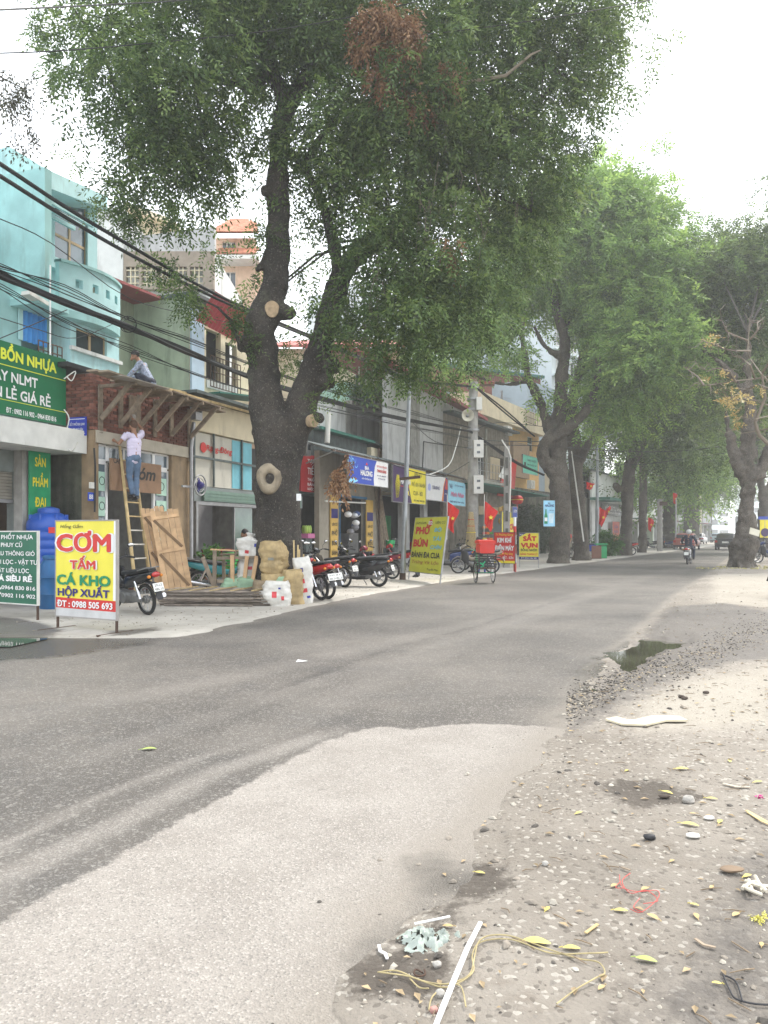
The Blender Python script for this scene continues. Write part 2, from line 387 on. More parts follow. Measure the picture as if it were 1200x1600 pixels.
rows = np.concatenate([np.linspace(-8, 1.2, 24), 1.2*(1.012**np.arange(0, 330)), [75, 85, 100, 125, 160, 220, 300, 400]])
rows = rows[(rows < 73) | (rows > 74)]; nr = len(rows)
nc = 150; Ys = np.repeat(rows[:, None], nc, 1)
t = np.linspace(0, 1, nc)[None, :]
Lx = np.where(rows < 11.2, -30, LX(rows)-.9)[:, None]; Rx = (RX(rows)+.9)[:, None]
Lnear = np.minimum(Lx, -3.6*np.ones_like(Lx)) if False else Lx
inner = np.maximum(Lx, (RX(rows)-8.6)[:, None])
X = np.where(t < .08, Lx+(inner-Lx)*(t/.08), inner+(Rx-inner)*((t-.08)/.92))
dry = poly_sd(X, Ys, gpoly([(600, 1134), (640, 1140), (690, 1134), (740, 1130), (800, 1133), (870, 1137), (905, 1150)])+[(3, 5.9), (3.2, 1), (.5, -8), (-9, -8), (-5, .8)]+gpoly([(-60, 1470), (0, 1442), (150, 1358), (300, 1272), (430, 1200), (510, 1158), (560, 1142)]))
# dusty tyre lines on the wet part, running along the street
def band(pts, w, f0, f1):
    q = gpoly(pts); d = np.full(X.shape, 1e9); al = np.zeros(X.shape); n = len(q)-1
    for i in range(n):
        (ax, ay), (bx, by) = q[i], q[i+1]; ex, ey = bx-ax, by-ay; tt = np.clip(((X-ax)*ex+(Ys-ay)*ey)/(ex*ex+ey*ey), 0, 1)
        dd = np.hypot(X-ax-tt*ex, Ys-ay-tt*ey); al = np.where(dd < d, (i+tt)/n, al); d = np.minimum(d, dd)
    return np.clip(1-(d/w)**2, 0, 1)*np.interp(al, [0, .12, .75, 1], [f0, 1, .8, f1])
track = np.clip(band([(-60, 1362), (0, 1325), (150, 1248), (300, 1188), (430, 1148)], .06, 1, 0)+band([(-60, 1420), (0, 1375), (180, 1290), (340, 1205), (500, 1150), (560, 1132)], .13, 1, 0)*1.2
      + .38*band([(0, 1130), (400, 1050), (800, 960), (980, 905)], .3, 0, .6)+.34*band([(330, 1180), (700, 1010), (1000, 905), (1080, 880)], .35, .2, .7)+.3*band([(0, 1230), (300, 1130), (700, 1000), (960, 920)], .2, .3, .6), 0, 1.3)
seam = band([(330, 1120), (480, 1060), (620, 1010), (720, 985), (830, 952), (960, 912)], .07, .2, .3)
dr_ = X-(RX(Ys)+.1*vnoise(X*2, Ys*2, 3)); dust = np.clip(np.exp(np.minimum(dr_+.04, 0)*np.where(Ys < 8, 3.2, 7.)), 0, 1)*1.0
dl_ = (LX(Ys))-X; dust = np.maximum(dust, np.where(Ys > 11, np.clip(np.exp(np.minimum(dl_+.1, 0)*3.0), 0, 1)*.75, 0))
pud = [(945, 1019), (975, 1014), (1003, 996), (1035, 999), (1075, 1004), (1060, 1013), (1022, 1020), (1003, 1035), (985, 1054), (972, 1044), (962, 1030)]
wetz = np.maximum(poly_sd(X, Ys, gpoly([(-60, 962), (60, 968), (165, 985), (250, 995), (235, 1006), (130, 1022), (0, 1035), (-60, 1035)])),
                  poly_sd(X, Ys, gpoly([(925, 1030), (1040, 975), (1230, 945), (1230, 1010), (1060, 1050), (985, 1100), (880, 1120)])))
Z = .02*np.clip(-(np.abs(X-(LX(np.maximum(Ys, 11))+RX(Ys))/2)/4)**2, -2, 0)*0+vnoise(X*.8, Ys*.8, 5)*.008
psd = poly_sd(X, Ys, gpoly(pud))+.13*vnoise(X*5, Ys*5, 31)+.1*vnoise(X*11, Ys*11, 32); Z = Z-.06*np.clip(psd*5+.5, 0, 1)
MUDP = gpoly([(560, 1540), (700, 1400), (745, 1400), (700, 1480), (640, 1560)])
for (px, py), r in [((732, 1380), .2), ((620, 1525), .2)]:
    g = G(px, py); wetz = np.maximum(wetz, r-np.hypot(X-g.x, (Ys-g.y)*1.1))
wetz = np.maximum(wetz, poly_sd(X, Ys, MUDP)*.8)
sheet('road', nr, nc, np.stack([X, Ys, Z], -1), dict(dry=dry, dust=dust, track=track, seam=seam, wet=wetz), asphalt)

# ---- puddles
water = mat('puddle water', (.055, .055, .035), .04, spec=.6, var=.3, scale=2)
def puddle(pts, z, label=None):
    q = [G(*p) for p in pts]; out = []
    for i in range(len(q)):
        a, b = q[i], q[(i+1) % len(q)]
        for k in range(6):
            p = a.lerp(b, k/6); out.append((p.x+.07*mnoise.noise(p*3), p.y+.12*mnoise.noise(p*3+Vector((9, 0, 0))), z))
    MB().add(out, [tuple(range(len(out)))]).build('puddle', water, None, False, kind='structure')
c_ = [sum(p[i] for p in pud)/len(pud) for i in (0, 1)]; puddle([(c_[0]+(p[0]-c_[0])*1.22, c_[1]+(p[1]-c_[1])*1.22) for p in pud], -.018)
puddle([(925, 1078), (950, 1062), (985, 1066), (975, 1080), (940, 1090)], .004)
puddle([(-70, 968), (40, 975), (95, 985), (70, 1000), (20, 1012), (-70, 1012)], .012)

# ---- pavement on the left
def pave_nodes(nt, N, Lk, b):
    pos = N.new('ShaderNodeNewGeometry').outputs['Position']
    big = nnoise(N, Lk, pos, .5, 6, .65); mid = nnoise(N, Lk, pos, 5, 7, .7); fine = nnoise(N, Lk, pos, 60, 3)
    c = nmix(N, Lk, nmap(N, Lk, big, .35, .65), (.34, .315, .275), (.45, .42, .375)); c = nmix(N, Lk, nmap(N, Lk, mid, .5, .75, 0, .5), c, (.24, .21, .17))
    c = nmix(N, Lk, nmap(N, Lk, fine, .62, .75, 0, .5), c, (.16, .14, .11)); c = nmix(N, Lk, nmap(N, Lk, nnoise(N, Lk, pos, 1.6, 8, .75), .54, .68, 0, .45), c, (.2, .18, .15))
    wl = nmap(N, Lk, nmath(N, Lk, 'ADD', nattr(N, 'wet'), nmath(N, Lk, 'MULTIPLY', nmath(N, Lk, 'SUBTRACT', mid, .5), .5)), -.1, .12)
    c = nmix(N, Lk, nmath(N, Lk, 'MULTIPLY', wl, .8), c, (.07, .06, .05)); Lk.new(c, b.inputs['Base Color'])
    Lk.new(nmath(N, Lk, 'SUBTRACT', .9, nmath(N, Lk, 'MULTIPLY', wl, .5)), b.inputs['Roughness'])
    bp = N.new('ShaderNodeBump'); bp.inputs['Strength'].default_value = .4; bp.inputs['Distance'].default_value = .02; Lk.new(nmath(N, Lk, 'ADD', mid, fine), bp.inputs['Height']); Lk.new(bp.outputs[0], b.inputs['Normal'])
pave = gmat('dusty concrete', pave_nodes)
rows = np.concatenate([10.75*(1.0085**np.arange(0, 225)), [80, 95, 120, 160, 220, 300, 400]]); rows = rows[(rows < 73.5) | (rows > 79)]; nr = len(rows); nc = 90
Ys = np.repeat(rows[:, None], nc, 1); u = (np.linspace(0, 1, nc)[None, :])**2.2
edge = (LX(rows)+.22*vnoise(rows*1.3, rows*0, 2)+.1*vnoise(rows*5, rows*0, 4))[:, None]
edge[0] = -30.0; X = edge-u*22
Z = np.clip((edge-X)*.25-.012, -.012, .035)+vnoise(X*1.2, Ys*1.2, 8)*.012*np.clip(u*8, 0, 1)
Z = np.where(Ys < 10.95, -.012, Z)
wetp = np.maximum.reduce([poly_sd(X, Ys, gpoly([(-80, 955), (30, 970), (70, 978), (100, 988), (60, 1004), (-80, 1015)])), poly_sd(X, Ys, gpoly([(170, 990), (240, 984), (255, 988), (215, 994), (180, 998)]))])
sheet('pavement', nr, nc, np.stack([X, Ys, Z], -1), dict(wet=wetp), pave)

# ---- dirt verge on the right
def dirt_nodes(nt, N, Lk, b):
    pos = N.new('ShaderNodeNewGeometry').outputs['Position']
    big = nnoise(N, Lk, pos, .55, 6, .6); mid = nnoise(N, Lk, pos, 6, 8, .75); fine = nnoise(N, Lk, pos, 55, 5, .75)
    v = speckle(N, Lk, pos, 55); sep = N.new('ShaderNodeSeparateColor'); Lk.new(v.outputs['Color'], sep.inputs[0])
    c = nmix(N, Lk, nmap(N, Lk, big, .32, .68), (.185, .162, .135), (.285, .255, .218)); c = nmix(N, Lk, nmap(N, Lk, mid, .48, .72, 0, .6), c, (.17, .14, .11))
    c = nmix(N, Lk, nmap(N, Lk, sep.outputs[0], .9, .95, 0, .6), c, (.45, .42, .37)); c = nmix(N, Lk, nmap(N, Lk, sep.outputs[1], .9, .95, 0, .6), c, (.1, .085, .07))
    pale = nmap(N, Lk, nmath(N, Lk, 'ADD', nattr(N, 'pale'), nmath(N, Lk, 'MULTIPLY', nmath(N, Lk, 'SUBTRACT', mid, .5), .7)), -.2, .25)
    c = nmix(N, Lk, nmath(N, Lk, 'MULTIPLY', pale, .7), c, (.37, .335, .28))
    wl = nmap(N, Lk, nmath(N, Lk, 'ADD', nattr(N, 'wet'), nmath(N, Lk, 'MULTIPLY', nmath(N, Lk, 'SUBTRACT', mid, .5), .5)), -.04, .06)
    c = nmix(N, Lk, nmath(N, Lk, 'MULTIPLY', wl, .8), c, (.06, .048, .038)); 
    wd = nmap(N, Lk, nmath(N, Lk, 'ADD', nattr(N, 'mud'), nmath(N, Lk, 'MULTIPLY', nmath(N, Lk, 'SUBTRACT', mid, .5), .9)), -.15, .2)
    c = nmix(N, Lk, nmath(N, Lk, 'MULTIPLY', wd, .85), c, (.09, .079, .07)); Lk.new(c, b.inputs['Base Color'])
    Lk.new(nmath(N, Lk, 'SUBTRACT', .92, nmath(N, Lk, 'MULTIPLY', wd, .3)), b.inputs['Roughness'])
    bp = N.new('ShaderNodeBump'); bp.inputs['Strength'].default_value = .8; bp.inputs['Distance'].default_value = .015
    Lk.new(nmath(N, Lk, 'ADD', nmath(N, Lk, 'ADD', mid, fine), nmath(N, Lk, 'MULTIPLY', v.outputs['Distance'], -.4)), bp.inputs['Height']); Lk.new(bp.outputs[0], b.inputs['Normal'])
dirt = gmat('dirt', dirt_nodes)
rows = np.concatenate([np.linspace(-8, 1.0, 20), 1.0+np.arange(1, 200)*.02, 5*(1.011**np.arange(0, 245)), [80, 95, 120, 160, 220, 300, 400]]); rows = rows[(rows < 73.5) | (rows > 79)]; nr = len(rows); nc = 170
Ys = np.repeat(rows[:, None], nc, 1); u = (np.linspace(0, 1, nc)[None, :])
edge = (RX(rows)+.16*vnoise(rows*2.2, rows*0, 12)+.12*vnoise(rows*7, rows*0, 14))[:, None]
u2 = .12*u+.88*u**2.4; X = edge+u2*25
ex = X-edge
Z = np.clip(ex*.12-.012, -.012, .03)+(vnoise(X*2, Ys*2, 21)*.04+vnoise(X*7, Ys*7, 22)*.018+vnoise(X*22, Ys*22, 23)*.009)*np.clip(ex*2.5, .1, 1)
hole = [((1012, 1250), .27), ((732, 1380), .2), ((620, 1525), .2)]
wet2 = np.full(X.shape, -9.)
for (px, py), r in hole:
    g = G(px, py); dd = r-np.hypot((X-g.x), (Ys-g.y)*1.1); wet2 = np.maximum(wet2, dd); Z -= .012*np.clip(dd*4, 0, 1)
wet2 = np.maximum(wet2, poly_sd(X, Ys, gpoly([(560, 1540), (700, 1400), (745, 1400), (700, 1480), (640, 1560)]))*.8)
Z = np.where(ex > .2, np.maximum(Z, .012), Z); Z = np.where(ex > .0, Z+.012, Z); ps2 = poly_sd(X, Ys, gpoly(pud))+.13*vnoise(X*5, Ys*5, 31)+.1*vnoise(X*11, Ys*11, 32); Z = np.where(ps2 > -.12, np.minimum(Z, .012-.06*np.clip(ps2*5+.5, 0, 1)), Z)
mud = np.maximum(poly_sd(X, Ys, gpoly([(900, 1110), (960, 1040), (1040, 950), (1130, 945), (1230, 965), (1230, 1032), (1100, 1050), (1010, 1090), (930, 1130), (880, 1150)])), poly_sd(X, Ys, gpoly([(1180, 1350), (1230, 1330), (1230, 1640), (1000, 1640), (1100, 1500)]))*.9)
pale = np.maximum(poly_sd(X, Ys, gpoly([(985, 1110), (1060, 1075), (1230, 1040), (1230, 1140), (1010, 1150)])), poly_sd(X, Ys, gpoly([(1115, 900), (1500, 885), (1500, 962), (1240, 958), (1110, 945)])))
sheet('dirt_verge', nr, nc, np.stack([X, Ys, Z], -1), dict(wet=wet2, mud=mud, pale=pale), dirt)
VERGE = (rows, edge[:, 0])
gm = mat('bare earth', (.3, .26, .2), .95, var=.2)
MB().box(-900, 900, -300, 1500, -1, -.08).build('ground', gm, None, False, kind='structure')
# ================================================================ TREES
def bark_nodes(nt, N, Lk, b):
    tc = N.new('ShaderNodeTexCoord').outputs['Object']
    a = nnoise(N, Lk, tc, 1.3, 6, .6); m = nnoise(N, Lk, tc, 14, 8, .75); 
    mp = N.new('ShaderNodeMapping'); mp.inputs['Scale'].default_value = (1, 1, .35); Lk.new(tc, mp.inputs[0])
    v = N.new('ShaderNodeTexVoronoi'); v.feature = 'DISTANCE_TO_EDGE'; v.inputs['Scale'].default_value = 15; wp_ = N.new('ShaderNodeVectorMath'); wp_.operation = 'MULTIPLY_ADD'; wn = N.new('ShaderNodeTexNoise'); wn.inputs['Scale'].default_value = 7; Lk.new(tc, wn.inputs['Vector']); Lk.new(wn.outputs['Color'], wp_.inputs[0]); wp_.inputs[1].default_value = (.25, .25, .25); Lk.new(mp.outputs[0], wp_.inputs[2]); Lk.new(wp_.outputs[0], v.inputs['Vector'])
    c = nmix(N, Lk, nmap(N, Lk, a, .35, .65), (.026, .022, .019), (.07, .059, .049)); c = nmix(N, Lk, nmap(N, Lk, m, .5, .7, 0, .8), c, (.03, .026, .022))
    c = nmix(N, Lk, nmap(N, Lk, v.outputs['Distance'], 0, .09, .75, 0), c, (.016, .013, .011)); c = nmix(N, Lk, nmap(N, Lk, nnoise(N, Lk, tc, 26, 4, .75), .58, .66, 0, .75), c, (.27, .25, .21)); c = nmix(N, Lk, nmap(N, Lk, nnoise(N, Lk, tc, 2.4, 5, .7), .56, .68, 0, .5), c, (.1, .105, .07))
    Lk.new(c, b.inputs['Base Color']); b.inputs['Roughness'].default_value = .9
    bp = N.new('ShaderNodeBump'); bp.inputs['Strength'].default_value = .9; bp.inputs['Distance'].default_value = .05
    Lk.new(nmath(N, Lk, 'ADD', m, nmath(N, Lk, 'MULTIPLY', v.outputs['Distance'], .7)), bp.inputs['Height']); Lk.new(bp.outputs[0], b.inputs['Normal'])
bark = gmat('bark', bark_nodes)
def bark2_nodes(nt, N, Lk, b):
    bark_nodes(nt, N, Lk, b)
    for n in N:
        if n.type == 'MIX' and not n.inputs[6].is_linked: n.inputs[6].default_value = (.065, .054, .043, 1); n.inputs[7].default_value = (.14, .118, .095, 1)
bark2 = gmat('bark far', bark2_nodes)
def leaf_mat(name, c0, c1, c2, trans=.35):
    def f(nt, N, Lk, b):
        g = N.new('ShaderNodeNewGeometry'); t = nattr(N, 'tone')
        r = nmath(N, Lk, 'ADD', nmath(N, Lk, 'MULTIPLY', g.outputs['Random Per Island'], .45), nmath(N, Lk, 'MULTIPLY', t, .55))
        cr = N.new('ShaderNodeValToRGB'); cr.color_ramp.elements[0].color = (*c0, 1); cr.color_ramp.elements[1].color = (*c2, 1)
        e = cr.color_ramp.elements.new(.5); e.color = (*c1, 1); cr.color_ramp.elements[0].position = .15; cr.color_ramp.elements[-1].position = .92
        Lk.new(r, cr.inputs[0]); Lk.new(cr.outputs[0], b.inputs['Base Color']); b.inputs['Roughness'].default_value = .5; b.inputs['Specular IOR Level'].default_value = .35
        tr = N.new('ShaderNodeBsdfTranslucent'); hs = N.new('ShaderNodeHueSaturation'); hs.inputs['Value'].default_value = 1.5; hs.inputs['Hue'].default_value = .485
        Lk.new(cr.outputs[0], hs.inputs['Color']); Lk.new(hs.outputs[0], tr.inputs[0])
        ms = N.new('ShaderNodeMixShader'); ms.inputs[0].default_value = trans; Lk.new(b.outputs[0], ms.inputs[1]); Lk.new(tr.outputs[0], ms.inputs[2])
        Lk.new(ms.outputs[0], N['Material Output'].inputs[0])
    return gmat(name, f)
leafm = leaf_mat('leaves', (.034, .066, .02), (.075, .132, .036), (.19, .27, .08))
leaf2 = leaf_mat('leaves fresh', (.08, .15, .04), (.16, .28, .07), (.3, .44, .11), .45)
leafb = leaf_mat('leaves dead', (.12, .06, .03), (.25, .14, .07), (.36, .23, .12), .3)
leafy = leaf_mat('leaves yellow', (.26, .2, .07), (.42, .34, .14), (.52, .46, .22), .3)
leafp = leaf_mat('potted leaves', (.03, .09, .02), (.06, .16, .03), (.12, .22, .05), .3)

def unit(a): return a/np.maximum(np.linalg.norm(a, axis=-1, keepdims=True), 1e-9)
def foliage(name, blobs, ntwig, m, parent, seed=1, ncomp=6, nl=9, Lc=.32, ll=.085, lw=.032, droop=.55, shell=.4, tw=.28, **kw):
    """blobs: (centre xyz, radii xyz, weight). Twigs of compound leaves, every leaflet a quad."""
    rs = np.random.RandomState(seed); C = np.array([b[0] for b in blobs], float); Rr = np.array([b[1] for b in blobs], float)
    w = np.array([(b[1][0]*b[1][2])*b[2] for b in blobs]); w = w/w.sum(); k = rs.choice(len(blobs), ntwig, p=w)
    d = unit(rs.normal(size=(ntwig, 3))); rr = rs.rand(ntwig, 1)**shell
    nq = max(ntwig//14, 1); hub = C[k[:nq]]+d[:nq]*Rr[k[:nq]]*rr[:nq]; own = rs.randint(0, nq, ntwig)
    T = C[k]+d*Rr[k]*rr*(1+.12*rs.normal(size=(ntwig, 1)))
    if ntwig > 700: pick = rs.rand(ntwig) < .6; T = np.where(pick[:, None], hub[own]+rs.normal(size=(ntwig, 3))*tw*np.array([1.5, 1.5, .9]), T); d = np.where(pick[:, None], unit(T-C[k[own]]), d)
    out = unit(d+.35*rs.normal(size=(ntwig, 3)))
    tone = np.clip(.46+.3*rs.normal(size=ntwig)+.25*(rs.rand(len(blobs))[k]-.5)*2, 0, 1)
    n = ntwig*ncomp; ti = np.repeat(np.arange(ntwig), ncomp)
    D = unit(out[ti]*.75+.75*unit(rs.normal(size=(n, 3)))+np.array([0, 0, -droop*.5])); B = T[ti]+rs.normal(size=(n, 3))*tw*.45
    L = Lc*(.65+.6*rs.rand(n, 1)); up = unit(rs.normal(size=(n, 3))*.5+np.array([0, 0, 1.0])); side = unit(np.cross(D, up)); 
    m2 = n*nl; ci = np.repeat(np.arange(n), nl); j = np.tile(np.arange(nl), n)[:, None]; tt = (j+1)/nl
    sg = np.where(j % 2 == 0, 1, -1); last = (j == nl-1)
    base = B[ci]+D[ci]*L[ci]*tt+np.array([0, 0, -1])*(tt**2)*L[ci]*droop*.6
    ld = unit(np.where(last, D[ci], side[ci]*sg*.9+D[ci]*.55)+np.array([0, 0, -.35*droop])+.12*rs.normal(size=(m2, 3)))
    nn = unit(np.cross(D[ci], side[ci])+.35*rs.normal(size=(m2, 3))); wv = unit(np.cross(ld, nn))
    ls = ll*(.75+.5*rs.rand(m2, 1)); ws = lw*(.8+.4*rs.rand(m2, 1))
    V = np.stack([base, base+ld*ls*.45+wv*ws*.5, base+ld*ls, base+ld*ls*.45-wv*ws*.5], 1).reshape(-1, 3)
    me = bpy.data.meshes.new(name); nv = len(V)
    me.vertices.add(nv); me.vertices.foreach_set('co', V.reshape(-1).astype(np.float32))
    me.loops.add(nv); me.loops.foreach_set('vertex_index', np.arange(nv, dtype=np.int32))
    me.polygons.add(nv//4); me.polygons.foreach_set('loop_start', np.arange(0, nv, 4, dtype=np.int32))
    me.update(calc_edges=True)
    at = me.attributes.new('tone', 'FLOAT', 'FACE'); at.data.foreach_set('value', tone[ti][ci].astype(np.float32))
    me.materials.append(m); return props(link(bpy.data.objects.new(name, me), parent), **kw)
def loc(o, p):                       # world point into a thing's own space (things of trees are not rotated)
    return Vector(p)-o.location
def blobs_px(root, L, wt=1.0):
    out = []
    for b in L:
        px, py, Y, rx, rz, ry = b[:6]; c = loc(root, P(px, py, Y)); out.append((tuple(c), (rx/1200*Y, ry, rz/1200*Y), b[6] if len(b) > 6 else wt))
    return out
def limbs_px(L, root):
    mb = MB()
    for path in L:
        pts = [loc(root, P(a, b, Y)) for a, b, Y, r in path]; rr = [r for *_, r in path]; fine = []; fr = []
        for i in range(len(pts)-1):
            p0 = pts[max(i-1, 0)]; p1 = pts[i]; p2 = pts[i+1]; p3 = pts[min(i+2, len(pts)-1)]
            for k in range(4):
                t = k/4; fine.append(.5*((2*p1)+(p2-p0)*t+(2*p0-5*p1+4*p2-p3)*t*t+(3*p1-p0-3*p2+p3)*t**3)); fr.append(lerp(rr[i], rr[i+1], t))
        fine.append(pts[-1]); fr.append(rr[-1]); mb.tube(fine, fr, 14)
    return mb
def barkdisp(a=.05):
    def f(c):
        return a*(mnoise.noise(c*2.2)*1.3+mnoise.noise(c*6)*.7+mnoise.noise(Vector((c.x*13, c.y*13, c.z*5)))*.35)
    return f
def branches(root, ends, blobs, m, n=14, r=.035, seed=3):
    """thin boughs from limb ends to the clumps of the crown"""
    q = random.Random(seed); ends = [loc(root, P(*e)) for e in ends]
    for b in q.sample(blobs, min(n, len(blobs))):
        c = Vector(b[0]); e = min(ends, key=lambda p: (p-c).length); mid = e.lerp(c, .5)+Vector((q.uniform(-.4, .4), q.uniform(-.4, .4), q.uniform(.1, .6)))
        mb = MB().tube([e, e.lerp(mid, .6), mid, mid.lerp(c, .6), c], [r, r*.85, r*.7, r*.5, r*.25], 6)
        mb.build('branch', m, root)
def twigs_hanging(root, pts, m, seed=4):
    q = random.Random(seed); mb = MB()
    for (px, py, Y, n, l) in pts:
        for _ in range(n):
            a = loc(root, P(px+q.uniform(-40, 40), py+q.uniform(-30, 30), Y+q.uniform(-.6, .6))); ll = l*q.uniform(.5, 1.2)
            b = a+Vector((q.uniform(-.25, .25), q.uniform(-.2, .2), -ll)); mb.tube([a, a.lerp(b, .4)+Vector((q.uniform(-.1, .1), 0, .05)), b], [.012, .009, .004], 4, False)
    return mb.build('twigs', m, root, kind='stuff')

# ---- the big tree in front of the shops
t1 = thing('street_tree', 'huge forked tree behind the sacks, its crown filling the top left of the view', 'tree', tuple(P(432, 939, 17.1).xy)+(0,))
TY = 17.1
L1 = [[(436, 975, TY, .7), (436, 935, TY, 0.679), (437, 900, TY, 0.574), (436, 850, TY, 0.522), (434, 800, TY, 0.496), (434, 740, TY, 0.522), (440, 680, TY, 0.539), (445, 650, TY, 0.479)],
      [(428, 700, TY, 0.435), (420, 655, TY, 0.418), (413, 600, TY, 0.365), (409, 550, TY, 0.348), (405, 515, TY, 0.365), (420, 480, TY, 0.322), (432, 440, TY, 0.287), (434, 400, TY, 0.27), (435, 330, TY, 0.252), (434, 290, TY, 0.235), (438, 220, TY, 0.217), (442, 180, 17.2, 0.191), (440, 140, 17.3, 0.165), (425, 112, 17.3, 0.148)],
      [(442, 180, TY, 0.174), (462, 150, 17.3, 0.174), (482, 110, 17.5, 0.148), (520, 50, 17.8, 0.122), (560, -20, 18, .12), (640, -140, 18, .08)],
      [(436, 150, TY, 0.139), (425, 115, 17.2, 0.148), (395, 132, 17.1, 0.113), (345, 125, 17, 0.0957), (300, 112, 16.8, 0.0783), (220, 90, 16.6, 0.0522), (150, 60, 16.4, 0.0348)],
      [(425, 112, TY, 0.131), (415, 60, 17, 0.104), (400, 0, 17, 0.087), (380, -120, 17, .07)],
      [(450, 700, TY, 0.418), (464, 655, TY, 0.365), (478, 610, TY, 0.322), (492, 570, 17.1, 0.296), (506, 520, 17.2, 0.278), (520, 470, 17.4, 0.27), (536, 425, 17.6, 0.252), (560, 395, 17.8, 0.226), (600, 370, 18, 0.191), (650, 330, 18.2, 0.157), (720, 270, 18.4, 0.113), (800, 200, 18.5, 0.0696), (880, 120, 18.5, 0.0435)],
      [(530, 440, 17.4, 0.174), (520, 380, 17.3, 0.131), (505, 320, 17.2, 0.113), (480, 262, 17.1, 0.087), (500, 215, 17, 0.0783), (540, 170, 16.8, 0.0522)],
      [(480, 262, 17.1, 0.087), (455, 240, 17.1, 0.087)],
      [(435, 300, TY, 0.174), (420, 298, 16.9, 0.131), (408, 300, 16.8, 0.0957)],
      [(405, 520, TY, 0.261), (385, 535, 16.9, 0.148), (378, 545, 16.8, 0.113)],
      [(425, 478, TY, 0.261), (447, 488, 16.9, 0.174), (458, 492, 16.8, 0.104)],
      [(420, 400, TY, 0.174), (408, 415, 17, 0.104), (398, 420, 17, 0.087)],
      [(500, 560, TY, 0.261), (521, 572, 16.9, 0.148), (527, 580, 16.8, 0.087)], [(498, 600, TY, 0.217), (518, 596, 16.9, 0.131)],
      [(470, 665, TY, 0.261), (490, 655, 16.7, 0.157), (503, 652, 16.5, 0.087)],
      [(610, 365, 18, 0.131), (640, 400, 17.9, 0.087), (660, 440, 17.6, 0.0522)], [(700, 285, 18.3, 0.087), (760, 300, 18, 0.0609), (830, 330, 17.8, 0.0348)]]
for a in range(9):
    an = a/9*6.283+.3; L1.append([(436, 890, TY, .2), (436+34*math.cos(an), 930, TY+.48*math.sin(an), .17), (436+52*math.cos(an), 955, TY+.75*math.sin(an), .08)])
tr = remesh(limbs_px(L1, t1), 'trunk', bark, .05, t1, 3, barkdisp(.045))
cutw = mat('cut wood', (.42, .31, .2), .85, var=.25, scale=12, stain=.3, bump=.3)
# healed ring and sawn stubs
def stub(px, py, Y, r, depth, ring, aim=(0.15, -1, -.05), zk=1.15):
    c = loc(t1, P(px, py, Y)); a = Vector(aim).normalized(); mb = MB(); n = 22; prof = []
    if ring:
        for k in range(10):
            th = 2*math.pi*k/10; prof.append((r*.67+r*.36*math.cos(th), r*.42*math.sin(th)))
        mb.lathe(prof, (0, 0, 0), n, 'z', True)
    else: mb.lathe([(r*.9, -depth), (r*1.08, -.02), (r, 0), (r*.5, .004)], (0, 0, 0), n)
    mb.v = [(x*(1+.07*math.sin(3*math.atan2(y, x))), y*zk, z) for x, y, z in mb.v]
    mb.xf(Matrix.Translation(c)@a.to_track_quat('Z', 'Y').to_matrix().to_4x4()); return mb
stub(421, 748, 16.62, .27, .2, True, (0.25, -1, .02), 1.25).build('healed_cut', mat('callus wood', (.3, .25, .18), .9, var=.25, scale=6, stain=.5, stcol=(.08, .06, .045), bump=.6), t1)
MB().add(stub(421, 748, 16.7, .14, .2, False, (0.25, -1, .02)).v, stub(421, 748, 16.7, .14, .2, False, (.25, -1, .02)).f).build('hollow', mat('rotten wood', (.09, .055, .035), .95), t1)
stub(425, 483, 16.74, .145, .5, False, (.1, -1, -.25)).build('sawn_stub', cutw, t1)
stub(491, 657, 16.5, .12, .4, False, (.5, -1, -.1)).build('sawn_stub', cutw, t1)
c = loc(t1, P(467, 777, 16.58)); MB().box(c.x-.05, c.x+.05, c.y-.03, c.y, c.z-.075, c.z+.075).build('paper_note', white, t1)
Y1 = 17
LB = [(165, 60, 16.5, 85, 70, 1.6), (255, 110, 16, 110, 95, 2), (185, 160, 16, 55, 60, 1.2), (310, 40, 17, 140, 80, 2), (235, 245, 16.5, 75, 70, 1.5), (325, 215, 17, 90, 70, 1.5), (195, 310, 16.2, 32, 38, .7), (115, 30, 16.5, 45, 40, 1),
      (400, 50, 17.5, 110, 90, 2), (380, 150, 17, 70, 60, 1.5, .55), (290, 285, 16.8, 42, 40, .8, .6), (260, 190, 16.5, 95, 80, 1.5), (150, 100, 16.2, 55, 55, 1), (245, 330, 16.3, 28, 30, .6, .5),
      (480, 25, 17, 120, 70, 1.8), (525, 130, 17.3, 55, 85, 1.6), (450, 300, 18, 55, 60, 1, .3), (410, 470, 18, 38, 40, .9, .35), (385, 400, 18, 42, 55, 1, .35), (470, 400, 18, 45, 50, 1, .3),
      (610, 70, 18, 140, 110, 2.5), (760, 90, 18, 150, 120, 2.5), (865, 60, 18, 85, 90, 1.8), (640, 250, 17.5, 110, 110, 2.2), (775, 250, 18, 110, 110, 2.2), (845, 170, 18, 80, 90, 1.8), (595, 385, 16.4, 75, 85, 1.2),
      (690, 400, 17, 95, 95, 1.8), (780, 380, 18, 70, 75, 1.5), (640, 500, 16.8, 65, 52, 1.2), (555, 300, 16.6, 45, 90, 1), (515, 240, 16.8, 45, 75, 1, .8), (735, 475, 17.5, 55, 55, 1.2), (560, 470, 16.4, 45, 55, .9, .9),
      (600, 200, 17, 90, 90, 2), (700, 160, 17, 110, 100, 2), (830, 300, 18, 55, 55, 1.2), (900, 130, 18.2, 50, 55, 1), (930, 80, 18.2, 38, 55, 1), (680, 560, 17, 40, 32, .7, .8), (570, 545, 16.6, 32, 38, .7, .7), (610, 570, 16.6, 26, 28, .5, .6),
      (430, 560, 17.9, 35, 25, .6, .25), (395, 480, 17.6, 26, 40, .5, .4), (355, 330, 17.5, 40, 60, .8, .3), (500, 480, 18.3, 30, 60, .7, .2)]
